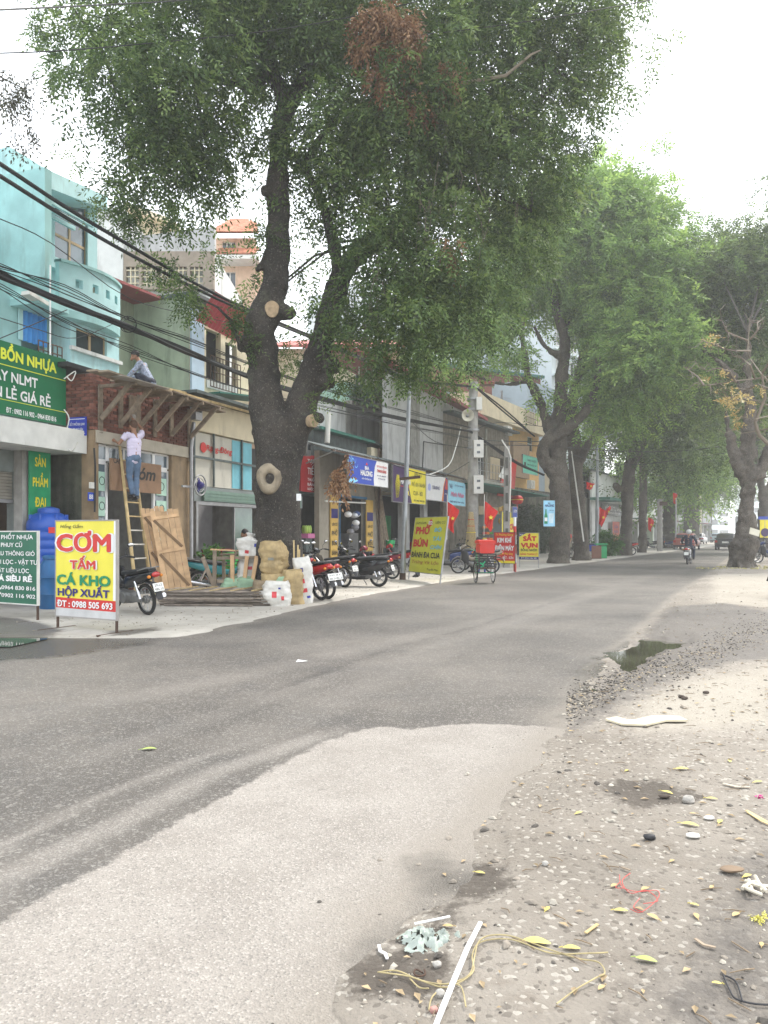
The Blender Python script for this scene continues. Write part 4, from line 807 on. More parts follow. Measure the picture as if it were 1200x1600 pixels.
# lower bay with dark windows
wz0, wz1 = Z1(120, 543, DB-.8), zp0-.3; bx0, bx1 = F1.s_(110, DB-.8), F1.s_(186, DB-.8)
ca, cb = F1.s_(119, DB-.8), F1.s_(167, DB-.8)
MB().wall(bx0, bx1, 4.3, zp0-.181, DB-.8, DB, [(ca, cb, wz0, wz1)]).build('bay_wall', tealp, B)
window(B, ca, cb, wz0, wz1, DB-.7, 2, 1, ochreframe, cglass, .08)
MB().box(bx0-.05, bx1+.03, DB-.9, DB-.801, wz0-.1, wz0-.01).build('sill', whitew, B)
# ground side: wall with blue curtain door
lx0, lx1 = F1.s_(-70, DB-.3), F1.s_(80, DB-.3)
dA, dB_ = F1.s_(33, DB-.3), F1.s_(71, DB-.3); dz1, dz0 = Z1(33, 467, DB-.3), Z1(33, 532, DB-.3)
MB().wall(lx0, lx1, 4.2, zlow+.1, DB-.3, DB-.1, [(dA, dB_, dz0-.5, dz1)]).build('lower_wall', tealw, B)
mb = MB(); n = 30
for i in range(n):
    xa, xb = lerp(dA, dB_, i/n), lerp(dA, dB_, (i+1)/n); f = lambda q: DB-.34+.03*math.sin(q*31); mb.quad((xa, f(i/n), dz0), (xb, f((i+1)/n), dz0), (xb, f((i+1)/n), dz1+.03), (xa, f(i/n), dz1+.03))
mb.build('curtain', bluecloth, B); MB().box(dA-.12, dA, DB-.36, DB-.32, dz0, dz1).build('door_jamb', tealp, B)
railing(B, F1.s_(60, DB-1.1), F1.s_(97, DB-1.1), Z1(65, 560, DB-1.1), Z1(65, 533, DB-1.1), DB-1.1, 5, rust, 2)
mb = MB(); xq, yq = F1.s_(55, tip+.2), tip+.2; zq = Z1(55, 470, tip+.2); mb.bar((xq-.3, yq, zq+.1), (xq+.3, yq, zq), .25, .09); mb.build('lamp_fitting', offwhite, B)
mb = MB().cyl((xt+.12, tip-.05, zlow+.3), (xt+.12, tip-.05, 4.7), .02, n=6); mb.build('drain_pipe', white, B)

# ---------------- the brick shop being altered
A = F1.thing('brick_shop', 'half-built brick shopfront with two workmen, plank scaffold above', 'building')
SE = F1.s_(297, 0); zl0, zl1 = Z1(153, 692, 0), Z1(153, 672, 0); zb1 = 4.95
bw, bh, bt = .215, .06, .11; rows_n = int((zb1-zl1)/.071)
cand = []
for r in range(rows_n):
    off = (r % 2)*.115
    x = -off
    while x < SE-.02:
        a0, a1 = max(x, 0), min(x+bw, SE)
        if a1-a0 > .04: cand.append(('f', a0, a1, zl1+r*.071))
        x += .23
    y = .11*(r % 2)
    while y < 1.04: 
        if r >= 2: cand.append(('s', y, min(y+bw, 1.04), zl1+r*.071))
        y += .23
MB().box(.02, SE, .02, .22, zl1, zb1-.01).box(.02, .22, .2, 1.2, zl1, zb1-.01).build('mortar_core', mortar, A)
q = random.Random(5); unitb = {}; stf = MB()
fr = [c for c in cand if c[0] == 'f' and c[1] < 2.35]; sdv = [c for c in cand if c[0] == 's']
keep = set(id(c) for c in (sdv+fr)[:300])
for c in cand:
    jit = q.uniform(-.012, .008); dz = q.uniform(-.003, .003); w = c[2]-c[1]-.012
    if id(c) in keep:
        k = (c[0], round(w, 2))
        if k not in unitb:
            m_ = MB(); 
            if c[0] == 'f': m_.box(0, w, 0, .1, 0, bh)
            else: m_.box(0, .1, 0, w, 0, bh)
            unitb[k] = m_.mesh('brick', brickm, False)
        o = link(bpy.data.objects.new('brick', unitb[k]), A); o.location = (c[1], jit, c[3]+dz) if c[0] == 'f' else (jit, c[1], c[3]+dz)
    else:
        if c[0] == 'f': stf.box(c[1], c[1]+w, jit, .1+jit, c[3], c[3]+bh)
        else: stf.box(jit, jit+.1, c[1], c[1]+w, c[3], c[3]+bh)
stf.build('brickwork', brickm, A, False, kind='stuff')
MB().box(.05, SE-.12, -.05, .3, zl0, zl1-.01).build('lintel', cement, A)
MB().box(-.0, .05, -.02, .3, 0, zl1-.012).box(.05, .17, .0, .3, 0, zl0-.004).build('left_pier', ochre, A)
pr = F1.s_(268, 0); MB().box(pr, SE+.02, -.0, .3, 0, zl0-.004).build('right_pier', ochre, A)
MB().box(.005, .1, .3, 1.3, 0, zl1).build('mossy_side_wall', mossy, A); MB().box(-.06, .004, .16, 1.1, 3.3, zl1+.12).build('plaster_band', mossy, A)
MB().box(0.02, SE, 3.2, 3.4, 0, 4.9).build('back_wall', mat('brown room wall', (.16, .12, .09), .9, var=.2), A)
MB().box(.1, SE, .3, 3.4, -.2, .06).build('floor_slab', concrete, A); MB().box(.22, SE, .23, 6, zb1-.3, zb1-.2).build('roof_slab', concrete, A)
MB().box(SE-.1, SE, .3, 3.4, 0, 4.9).build('party_wall', concrete, A)
wl0, wl1 = .2, F1.s_(172, 0); wr0, wr1 = F1.s_(246, 0), pr-.02
ztr = Z1(160, 722, 0)
for (u0, u1, c) in ((wl0, wl1, 1), (wr0, wr1, 1)):
    window(A, u0, u1, .9, ztr, .12, 1, 2, white, glass2, .07); window(A, u0, u1, ztr+.05, zl0-.02, .12, 1, 1, white, glass2, .05)
window(A, wl1+.05, wr0-.05, ztr+.05, zl0-.02, .12, 3, 1, white, glass2, .05)
for (u0, u1) in ((wl0, wl1), (wr0, wr1)):
    for k in range(3):
        z = ztr-.62-k*.55; o = MB().box(u0+.07, u1-.07, .08, .088, z, z+.42).build('poster', mat('mint poster', (.42, .62, .52), .6, var=.08), A)
        MB().torus(((u0+u1)/2, .074, z+.22), min(.1, (u1-u0)*.25), .008, 'y', 14, 4).build('print', ink, A)
    MB().box(u0, u1, .05, .2, .06, .88).build('apron', concrete, A)
bx0, bx1 = F1.s_(173, -.1), F1.s_(252, -.1); bz1, bz0 = Z1(252, 730, -.1), Z1(252, 772, -.1)
bd = F1.thing('plywood_board', 'brown board with black script hung across the shop doorway behind the ladder', 'board')
MB().box(bx0, bx1, -.1, -.06, bz0, bz1+.05).build('panel', mat('brown board', (.25, .15, .09), .7, var=.15, scale=5), bd)
letter(bd, 'CẨM', lerp(bx0, bx1, .12), bz0+.6, .13, .28, ink, -.106); letter(bd, 'óm', lerp(bx0, bx1, .68), bz0+.3, .3, .62, ink, -.106, .03, .3)
mb = MB(); mb.box(-.06, -.02, -.03, .01, 0, .1)
pl_ = F1.thing('house_number_plate', 'small blue house number plate 88 on the left pier', 'number plate'); x, z = F1.sz(142, 776, -.03)
MB().box(x-.09, x+.09, -.035, -.022, z-.09, z+.09).build('plate', blue, pl_); letter(pl_, '88', x, z-.05, .1, .12, white, -.037)
e = F1.thing('electric_box', 'tiny beige switch box on the left pier above the number plate', 'box'); x, z = F1.sz(142, 758, -.03); MB().box(x-.05, x+.06, -.07, -.0205, z-.07, z+.06).build('case', offwhite, e)
s_ = F1.thing('street_name_sign', 'small blue street name plate with white lines on the dark corner of the brick shop', 'sign'); x, z = F1.sz(126, 667, .3)
ax = Vector((-.1, .55, z)); MB().box(-.1, -.075, .1, .56, z-.2, z+.2).build('plate', mat('plate blue', (.03, .05, .38), .4), s_)
f = link(bpy.data.objects.new('face', None), s_); f.location = (-.104, .33, z); f.rotation_euler = (0, 0, R(-90)); f.name = 'lettering_face'
letter(f, 'SỐ 7 PHỐ ĐẠI LINH', 0, .02, .055, .38, white, 0, .02); letter(f, 'P. TRUNG VĂN', 0, -.09, .055, .3, white, 0, .02)
for zz in (.15, -.16): o = MB().box(-.2, .2, -.002, 0, zz, zz+.015).build('rule', white, f)
# scaffold
sc = F1.thing('scaffold', 'rough plank scaffold on wooden brackets along the brick wall', 'scaffold'); zd = Z1(128, 572, -.75)
for k in range(4):
    x0_, x1_ = [(-.75, 1.5), (.3, 3.0), (1.6, 3.9), (2.2, 4.5)][k]; y = [-.85, -.6, -.8, -.5][k]
    for j in range(2): MB().bar((x0_, y+j*.28, zd+.03*j+.02*(k % 2)), (x1_, y+j*.28+.02, zd-.03+.03*j), .25, .035).build('plank', oldwood, sc)
MB().bar((-.45, -.95, zd-.05), (1.2, -.95, zd-.03), .3, .02).build('sheet', mat('grey ply', (.3, .27, .23), .85, stain=.3), sc)
for k, px in enumerate([152, 184, 212, 238, 264, 292]):
    x, z = F1.sz(px, 640+k*1, 0); h_ = [.95, .75, .9, .8, .7, 1.25][k]
    MB().box(x-.0, x+.13, -.05, -.015, zd-.15-h_, zd-.05).build('upright', oldwood, sc)
    MB().bar((x+.02, -.09, zd-.8), (x+.02, -.85, zd-.06), .1, .05, (1, 0, 0)).build('brace', oldwood, sc); MB().bar((x+.05, .1, zd-.1), (x+.05, -.95, zd-.08), .05, .07).build('ledger', oldwood, sc)
    if k == 2: MB().box(x-.3, x-.02, -.06, -.03, zd-.75, zd-.1).build('board', oldwood, sc)
MB().bar((2.0, -.5, zd+.12), (7.2, -.3, zd+.28), .06, .06).build('pole', bamboo, sc); MB().bar((1.4, -.2, zd+.2), (6.4, -.1, zd+.45), .05, .05).build('pole', bamboo, sc)
MB().box(-.55, .5, .2, 1.6, zb1+.02, zb1+.12).build('black_sheet', mat('black sheeting', (.02, .02, .022), .5), sc)

# ---------------- shutter shop (Rang Dong banner)
C2 = F2.thing('shutter_shop', 'shop with half-raised green roller shutter left of the big tree', 'building')
def Z2(px, py, d=0): return F2.sz(px, py, d)[1]
x0, x1 = .05, F2.s_(476); zr0 = Z2(300, 670); zr1 = Z2(300, 622)
MB().box(x0, x1, 0, .25, zr0, zr1).build('wall', creamw, C2)
MB().box(x0-.5, x1+.1, -.5, 1.2, zr1+.03, zr1+.11).build('roof_edge', tin, C2); MB().box(x0-.3, x1, .3, 6, zr1-.3, zr1-.2).build('roof_slab', concrete, C2)
zbm = Z2(300, 757); MB().box(x0+.18, F2.s_(398), .1, .13, zbm, zr0-.03).build('banner', mat('old white tarp', (.5, .48, .42), .75, var=.08, scale=2, stain=.25), C2)
u0, u1 = F2.s_(362, .1), F2.s_(376, .1); MB().box(u0, u1+.6, .08, .095, zbm+.02, zr0-.05).build('banner_stripe', mat('tarp blue', (.16, .42, .5), .7, var=.1, stain=.2), C2)
sx, szz = F2.sz(318, 699, .07); mb = MB().lathe([(.14, 0), (.14, -.006)], (sx, .075, szz), 24, 'y'); mb.build('logo', red, C2)
letter(C2, 'Rạng-Đông', F2.s_(343, .07), Z2(343, 707, .07), .16, F2.s_(364, .07)-F2.s_(325, .07), red, .075, .03, .25)
mb = MB()
for u in (x0+.18, F2.s_(336), F2.s_(380)): mb.box(u-.03, u+.03, .02, .06, zbm-.0, zr0)
mb.box(x0, F2.s_(402), .01, .055, Z2(300, 712)-.03, Z2(300, 712)+.03); mb.build('transom_frame', tin, C2)
zs0 = Z2(310, 783); MB().box(x0+.2, x1-.05, .06, .28, zs0, zbm-.02).build('shutter_housing', mat('grey steel', (.2, .22, .22), .5, .3), C2)
mb = MB()
for k in range(7): z = lerp(zs0+.02, zbm-.12, k/7); mb.box(x0+.55, x1-.3, -.02-.012*(k % 2), .055, z, z+(zbm-zs0)/9)
mb.build('roller_shutter', gshut, C2)
mb = MB().box(x0+.25, x0+.34, .02, .2, 0, zs0).box(x1-.4, x1-.3, .02, .2, 0, zs0).box(x0+.34, x1-.4, .02, .2, zs0-.09, zs0-.001); mb.build('door_frame', steel, C2)
MB().box(x0, x1, 3.6, 3.8, 0, 4.6).build('back_wall', mat('shop back wall', (.3, .29, .3), .9, var=.1), C2); MB().box(x0-.0, x0+.22, .25, 3.6, 0, zs0+1).build('side_wall', concrete, C2); MB().box(x1-.1, x1, .25, 3.6, 0, zs0+1).build('side_wall', concrete, C2)
MB().box(x0, x1, 0.01, 3.6, -.2, .08).build('floor_slab', concrete, C2)
ga = F2.s_(372); MB().box(ga, ga+1.0, .12, .135, .1, zs0-.1).build('glass_door', mat('green glass', (.1, .16, .14), .1, spec=.8), C2); MB().box(ga-.05, ga, .1, .16, .1, zs0-.1).build('door_stile', steel, C2)
card = mat('cardboard', (.34, .21, .11), .85, var=.12, orand=.15)
def carton(F, s, d, z, w, dp, h, lab, grp=None):
    o = F.thing('cardboard_box', lab, 'box', grp); mb = MB().box(s, s+w, d, d+dp, z, z+h); mb.build('carton', card, o); MB().box(s+w*.3, s+w*.55, d-.004, d-.001, z+h*.25, z+h*.6).build('print', ink, o); MB().box(s, s+w, d-.003, d+.0, z+h-.03, z+h-.018).build('tape', mat('tape', (.45, .33, .2), .3), o)
for i, (u, k) in enumerate([(0, 0), (0, 1), (0, 2), (0, 3), (1, 0), (1, 1), (1, 2), (1, 3)]):
    carton(F2, x0+.5+u*.62, 1.3, .08+k*.42, .6, .5, .41, ['brown carton, %s, in the %s stack inside the shutter shop' % (['at the bottom', 'second from the bottom', 'third from the bottom', 'on top'][k], ['left', 'right'][u])][0], 'cartons stacked in the shutter shop')
st = F2.thing('shop_counter', 'red-framed counter with odds and ends inside the shutter shop', 'counter'); cx = F2.s_(345, 1.2)
mb = MB().box(cx, cx+1.1, 1.3, 1.9, .95, 1.0); mb.build('top', deepred, st); 
for sx_ in (cx+.03, cx+1.05):
    for sy_ in (1.33, 1.85): MB().box(sx_-.025, sx_+.025, sy_-.025, sy_+.025, .08, .95).build('leg', deepred, st)
MB().box(cx+.06, cx+1.0, 1.4, 1.8, .1, .5).build('shelf', card, st)

# ---------------- red-sign grocer
C3 = F2.thing('grocery_shop', 'narrow grocer between the big tree and the noodle shop, shelves of red and yellow packs', 'building')
x0, x1 = F2.s_(477), F2.len-.02
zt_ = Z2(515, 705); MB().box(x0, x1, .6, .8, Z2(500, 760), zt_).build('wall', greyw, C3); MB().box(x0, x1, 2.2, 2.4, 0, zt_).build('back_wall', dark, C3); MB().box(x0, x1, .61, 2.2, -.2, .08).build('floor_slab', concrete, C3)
cols = [mat('pack '+n, c, .5, var=.1) for n, c in (('red', (.5, .04, .03)), ('yellow', (.6, .42, .04)), ('orange', (.6, .2, .03)), ('cream', (.6, .5, .3)))]
shelf = F2.thing('goods_shelf', 'tall shelf packed with yellow and red packets in the grocer', 'shelf'); q = random.Random(2)
mb = MB()
for r in range(9): mb.box(x0+.02, x1-.25, .9, 1.25, .3+r*.3, .32+r*.3)
mb.build('boards', tin, shelf)
gx = x0+.05; pk = {}
for r in range(9):
    x = x0+.03
    while x < x1-.42:
        w = q.choice([.12, .16, .2]); h_ = q.choice([.2, .24, .26]); ci = q.choice([0, 1, 1, 2, 3]); 
        if (w, h_, ci) not in pk: pk[(w, h_, ci)] = MB().box(0, w-.012, 0, .2, 0, h_).mesh('packet', cols[ci], False)
        o = link(bpy.data.objects.new('packet', pk[(w, h_, ci)]), shelf); o.location = (x, .88+q.uniform(0, .05), .325+r*.3); x += w
rs = F2.thing('shop_sign', 'dark red board with white words high behind the right side of the big trunk', 'sign'); a, b = F2.s_(470, .3), F2.s_(512, .3); zt, zb = Z2(512, 717, .3), Z2(512, 772, .3)
MB().box(a, b, .3, .36, zb, zt).build('panel', deepred, rs)
for s, f, h in (('TẠP HÓA', .78, .14), ('TIẾN HÀ', .48, .24), ('THUỐC LÁ - BIA', .3, .1), ('BÁNH KẸO', .17, .1), ('NƯỚC GIẢI KHÁT', .05, .09)): letter(rs, s, (a+b)/2+.1, zb+(zt-zb)*f, h, (b-a)*.62, white, .295)
rv = F2.thing('shop_banner', 'tall narrow red banner with white words left of the noodle shop', 'banner'); a, b = F2.s_(499, .2), F2.s_(512, .2); zt = Z2(505, 774, .2)
mb = MB().box(a, b, .2, .24, .15, zt).build('panel', mat('faded red banner', (.5, .12, .06), .7, var=.2, stain=.2, stcol=(.6, .3, .15)), rv)
for k, s in enumerate(['HOA', 'TƯƠI', 'QUẢ', 'SỮA', 'RAU', 'GẠO']): letter(rv, s, (a+b)/2, zt-.4-k*.38, .13, (b-a)*.6, white, .195)
hb = F2.thing('snack_stand', 'pink tray of green snack bags at the grocer door', 'stand'); x, z = F2.sz(478, 840, .1); MB().box(x-.25, x+.3, -.1, .3, z-.02, z+.14).build('tray', paint('pink', (.5, .15, .3)), hb)
for k in range(7): o = MB().ball((x-.18+k*.07, .05+.1*(k % 2), z+.28), (.05, .06, .15), 8, 6).build('bag', mat('lime bag', (.35, .5, .1), .4, orand=.3), hb)
MB().box(x-.22, x+.27, 0, .2, .08, z-.02).build('base', tin, hb)

# ---------------- noodle shop
C4 = F3.thing('noodle_shop', 'noodle shop with dark doorway between two yellow upright banners', 'building')
def Z3(px, py, d=0): return F3.sz(px, py, d)[1]
x0, x1 = 0, F3.s_(592); da, db = F3.s_(531), F3.s_(571); zo = Z3(531, 776); zt = Z3(520, 708)
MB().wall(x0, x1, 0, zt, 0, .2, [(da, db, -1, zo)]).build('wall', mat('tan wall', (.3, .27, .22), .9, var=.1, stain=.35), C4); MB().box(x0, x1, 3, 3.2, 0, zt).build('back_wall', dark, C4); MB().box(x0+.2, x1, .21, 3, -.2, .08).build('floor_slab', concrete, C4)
mb = MB().box(da-.06, da, -.03, .1, 0, zo).box(db, db+.1, -.03, .1, 0, zo+.08).box(da, db, -.03, .1, zo, zo+.08).build('door_frame', paint('blue frame', (.03, .15, .3)), C4)
for i, (pa, pb, pt) in enumerate([(517, 528, 773), (573, 583, 781)]):
    vb = F3.thing('shop_banner', ['yellow upright banner left of the noodle shop door', 'yellow upright banner right of the noodle shop door'][i], 'banner', 'yellow banners at the noodle shop door'); a, b = F3.s_(pa, -.08), F3.s_(pb, -.08); zt_ = Z3(pa, pt, -.08)
    MB().box(a, b, -.08, -.03, .25, zt_).build('panel', mat('banner yellow', (.62, .4, .1), .6, var=.1), vb); MB().box(a+.03, b-.03, -.09, -.083, zt_-.85, zt_-.5).build('photo_print', navy, vb)
    for k, s in enumerate(['LIÊN CƠ', 'PHỞ', 'BÚN', 'BÁNH', 'ĐA']): letter(vb, s, (a+b)/2, zt_-1.12-k*.36, .17 if k else .1, (b-a)*.72, ink, -.09)
hn = F3.thing('house_number_plate', 'small dark number plate on the noodle shop wall', 'number plate'); x, z = F3.sz(518, 763, -.02); MB().box(x-.12, x+.12, -.025, -.002, z-.12, z+.12).build('plate', navy, hn); letter(hn, '82', x, z-.05, .12, .14, white, -.027)
hm = F3.thing('hanging_helmets', 'cluster of white and dark helmets hung in the noodle shop doorway', 'helmets'); x, z = F3.sz(552, 812, -.5)
pz = Z3(552, 788, -.5); MB().cyl((F3.s_(508, -.5), -.5, Z3(508, 783, -.5)), (F3.s_(571, -.5), -.5, Z3(571, 786, -.5)), .03, n=8).build('rail', offwhite, hm)
q = random.Random(6)
for k in range(9):
    hx, hz = x+q.uniform(-.42, .42), z+q.uniform(-.45, .35); mb = MB().ball((hx, -.5+q.uniform(-.15, .1), hz), (.13, .15, .11), 12, 8); h_ = mb.build('helmet', [white, mat('helmet grey', (.2, .2, .22), .3), mat('helmet silver', (.5, .52, .56), .25, .4), mat('helmet blue', (.05, .08, .2), .3)][k % 4], hm); MB().tube([(hx, -.5, hz+.08), (hx, -.5, pz)], .006, 4).build('strap', ink, h_)
MB().box(F3.s_(545, 1.2), F3.s_(560, 1.2), 1.2, 1.6, .08, 1.5).build('cooker', steel, C4)

# ---------------- dark workshop and grey upper wall
C5 = F3.thing('workshop', 'dark open workshop below the blank grey upper wall, under four hanging signs', 'building')
x0, x1 = F3.s_(593), F3.s_(733); zt = Z3(620, 722); zg = Z3(640, 640); zgr = Z3(733, 650)
MB().wall(x0, x1, 0, zt, 0, .2, [(x0+.25, F3.s_(628), -1, 3.3), (F3.s_(640), F3.s_(662), -1, 3.3), (F3.s_(668), F3.s_(697), -1, 3.4)]).build('lower_wall', greyw, C5)
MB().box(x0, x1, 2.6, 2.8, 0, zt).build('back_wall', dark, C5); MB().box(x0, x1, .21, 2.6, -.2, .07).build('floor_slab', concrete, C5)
MB().box(x0+.9, x1, .02, .25, zt, zgr+.1).build('upper_wall', greyw, C5); MB().box(F3.s_(641), F3.s_(655), -.03, .018, zt, zgr+.1).build('stained_column', concrete, C5)
zz = zgr+.12; mb = MB(); mb.add([(x0-1.2, -.35, zz+.35), (x1+2.5, -.45, zz-.1), (x1+2.5, 3, zz+.5), (x0-1.2, 3, zz+.9), (x0-1.2, -.35, zz+.52), (x1+2.5, -.45, zz+.07), (x1+2.5, 3, zz+.67), (x0-1.2, 3, zz+1.07)], [(0,3,2,1),(4,5,6,7),(0,1,5,4),(1,2,6,5),(2,3,7,6),(3,0,4,7)]); mb.build('roof', redtin, C5)
for k in range(5): MB().bar((F3.s_(595+k*3), -.15, .1), (F3.s_(585+k*2), .02-.01*k, 3.35), .12, .05, (0, 1, 0)).build('leaning_board', oldwood, C5)
MB().box(F3.s_(604, .8), F3.s_(611, .8), .8, 1.1, .9, 2.3).build('green_cover', paint('net green', (.03, .3, .1), .7), C5); MB().lathe([(.16, 0), (.21, .3), (.19, .3), (.15, .03)], (F3.s_(610, -.3), -.3, .9), 16).build('green_bucket', paint('bucket green', (.04, .45, .15), .35), C5)
MB().box(F3.s_(605, -.3), F3.s_(615, -.3), -.5, .0, .1, .88).build('trestle', tin, C5)
# corrugated awning above signs
aw = F3.thing('awning', 'long corrugated awning running above the beer and noodle signs', 'awning'); DA = -1.15
n = 74; s0_, s1_ = F3.s_(520, DA), F3.s_(728, DA); za_ = Z3(545, 706, DA); vs = []
for i in range(n*2+1): s = lerp(s0_, s1_, i/(2*n)); k = .03 if i % 2 else 0; vs += [(s, DA, za_-.02+k), (s, 0, za_+.32+k)]
MB().add(vs, [(2*i, 2*i+2, 2*i+3, 2*i+1) for i in range(n*2)]).build('corrugated_sheet', tin, aw, False)
for s in np.linspace(s0_+.2, s1_-.2, 6): MB().bar((s, -.02, za_+.1-.55), (s, DA, za_-.05), .04, .04).build('strut', steel, aw); MB().bar((s, 0, za_+.27), (s, DA, za_-.06), .04, .04).build('rafter', steel, aw)
MB().bar((s0_, DA+.03, za_-.05), (s1_, DA+.03, za_-.05), .04, .05).build('front_beam', rust, aw)
def hung(name, lab, px0, px1, pt, pb, d, parts, m, cat='sign', F=F3, key=None):
    o = F.thing(name, lab, cat); a = F.s_(px0, d); b = F.s_(px1, d); zt = F.sz(px0, pt, d)[1]; zb = F.sz(px0, pb, d)[1]
    MB().box(a, b, d, d+.06, zb, zt).build('panel', m, o)
    fr = MB().box(a-.03, a-.002, d-.01, d+.07, zb-.03, zt+.03).box(b+.002, b+.03, d-.01, d+.07, zb-.03, zt+.03).box(a-.002, b+.002, d-.01, d+.07, zt+.002, zt+.03).box(a-.002, b+.002, d-.01, d+.07, zb-.03, zb-.002); fr.build('frame', steel, o)
    W_, H_ = b-a, zt-zb
    for p in parts:
        if p[0] == 'r': MB().prism([(a+W_*x, zb+H_*z) for x, z in p[1]], d-.006-.002*p[3], d-.001).build('print', p[2], o, False)
        else: letter(o, p[1], a+W_*p[2], zb+H_*p[3], H_*p[4], W_*p[5], p[6], d-.014, p[7] if len(p) > 7 else .02, p[8] if len(p) > 8 else 0)
    return o, a, b, zb, zt
lblue = mat('print light blue', (.25, .6, .85), .5, var=.15, scale=6)
o, a, b, zb, zt = hung('beer_sign', 'blue and white beer sign, first of the row under the awning', 545, 606, 711, 753, DA-.06, [
    ('r', [(.62, 0), (1, 0), (1, 1), (.69, 1), (.64, .75), (.62, .5), (.61, .25)], white, 0), ('r', [(.0, .1), (.1, .2), (.22, .1), (.12, 0), (0, 0)], lblue, 0),
    ('t', 'BIA', .43, .58, .13, .1, white, .05), ('t', 'HALONG', .42, .34, .2, .29, white, .06), ('t', 'HỢP VỚI ĐỒNG BIA', .42, .18, .06, .24, white), ('t', 'TẠP HÓA TUYẾN DÂN', .82, .76, .08, .28, red), ('t', 'THANH HẰNG', .82, .56, .12, .25, red, .04),
    ('t', 'BIA HƠI - BÁNH MỲ', .82, .4, .05, .25, navy), ('t', 'ĐT 0982 65 2467', .82, .28, .05, .2, navy), ('r', [(.40, .76), (.43, .86), (.46, .76)], red, 0)], blue)
q = random.Random(3); mb = MB()      # flame-like swirl print at the left of the sign
for k in range(9):
    c0 = (a+.1+q.random()*.5, zb+(zt-zb)*(.45+q.random()*.5)); an = q.uniform(0, 6.28); pts = [(c0[0]+.05*i*math.cos(an+i*.5), DA-.069, c0[1]+.045*i*math.sin(an+i*.5)) for i in range(6)]; mb.tube(pts, [.004+.012*math.sin(i/5*3.1) for i in range(6)], 4)
mb.v = [(x, DA-.0675+(y-DA+.069)*.05, z) for x, y, z in mb.v]; mb.build('swirl_print', lblue, o)
purple = paint('print purple', (.05, .02, .09))
hung('noodle_sign', 'purple and yellow noodle sign, second of the row under the awning', 614, 665, 726, 783, DA-.06, [('r', [(0, 0), (.55, 0), (.46, .45), (.46, 1), (0, 1)], purple, 0), ('t', 'HALIDA', .36, .52, .16, .3, white, .05), ('t', 'BIA', .4, .2, .14, .13, yellow, .04), ('r', [(.08, .1), (.16, .12), (.2, .5), (.17, .75), (.1, .75), (.06, .5)], yellow, 0), ('r', [(.2, .44), (.47, .44), (.47, .46), (.2, .46)], red, 1),
    ('t', 'LIÊN CƠ', .74, .8, .11, .24, ink, .01), ('t', 'PHỞ - BÚN - BÁNH ĐA', .76, .5, .12, .42, ink, .01), ('t', 'CUA - BÒ', .74, .24, .13, .3, ink, .01), ('t', 'ĐT 0981 789 526', .78, .06, .05, .34, ink)], yellow)
hung('tank_sign', 'white sign with red-blue edge, third of the row under the awning', 665.6, 699, 740, 780, DA-.06, [('t', 'TÂNPHÚ', .44, .44, .14, .34, navy, .02), ('r', [(.72, 0), (.82, 0), (.95, .95), (.9, 1), (.8, .6)], paint('print orange', (.7, .2, .02)), 0), ('r', [(.8, 0), (1, 0), (1, 1), (.93, 1), (.82, .55)], navy, 1), ('r', [(.86, .5), (1, .5), (1, .92), (.94, .95)], red, 2), ('r', [(.08, .42), (.12, .35), (.18, .36), (.21, .45), (.2, .6), (.14, .65), (.09, .58)], mat('print ring', (.4, .45, .75), .5), 0), ('t', 'SƠN NƯỚC', .92, .3, .05, .13, white)], white)
hung('blue_sign', 'pale blue sign with pink writing, last of the row under the awning', 700, 727, 750, 788, DA-.06, [('t', 'Vé', .14, .68, .2, .16, navy, .02, .2), ('t', 'CẮT TÓC NAM NỮ', .62, .8, .07, .5, navy), ('t', 'Minh Nhàn', .52, .36, .2, .75, paint('pink print', (.7, .15, .3)), .03, .2), ('t', 'DĐ 0912 341 555', .5, .1, .07, .8, navy)], mat('print sky', (.32, .66, .82), .5, var=.08))

# ---------------- flat-roofed back range above noodle shop and shutter shop
C6 = F3.thing('rear_annex', 'stained white terrace wall and small cream shed behind the noodle shop roof', 'building')
D6 = 2.2; a0, zq = F3.sz(470, 640, D6); b0 = F3.s_(655, D6); zt = Z3(560, 640, D6)
MB().box(a0, b0, D6, D6+.3, 3.4, zt).build('terrace_wall', whitew, C6); MB().box(F3.s_(612, D6), F3.s_(620, D6), D6-.06, D6-.001, 3.4, zt).build('stained_column', concrete, C6); MB().box(F3.s_(540, D6), F3.s_(556, D6), D6-.06, D6-.001, 3.4, zt).build('stained_column', concrete, C6)
sa, sb = F3.s_(497, .6), F3.s_(624, .6); zs = Z3(560, 684, .6); zm = Z3(560, 716, .6); sm = F3.s_(580, .6)
MB().box(sa, sm, .8, 2.19, 3.0, zs-.1).build('shed_side', tin, C6); MB().box(sm, sb, .6, 2.19, 3.3, zs-.25).build('shed_wall', creamw, C6); MB().box(sa, sm+.1, .45, 2.15, zs-.09, zs+.02).build('shed_roof', greentin, C6); mb = MB(); mb.bar((sm+.1, 1.3, zs-.05), (sb+.4, 1.3, zs-.32), 1.7, .06); mb.build('shed_roof', tin, C6)
MB().cyl((F3.s_(511, .4), .4, Z3(511, 692, .4)), (F3.s_(513, .4), .4, Z3(513, 645, .4)), .1, n=10).build('vent_pipe', offwhite, C6)
MB().box(F3.s_(545, D6), F3.s_(585, D6), D6-.02, D6+2.5, zt, zt+1.1).build('roof_room', mat('mint render', (.4, .62, .52), .85, var=.1, stain=.35), C6)

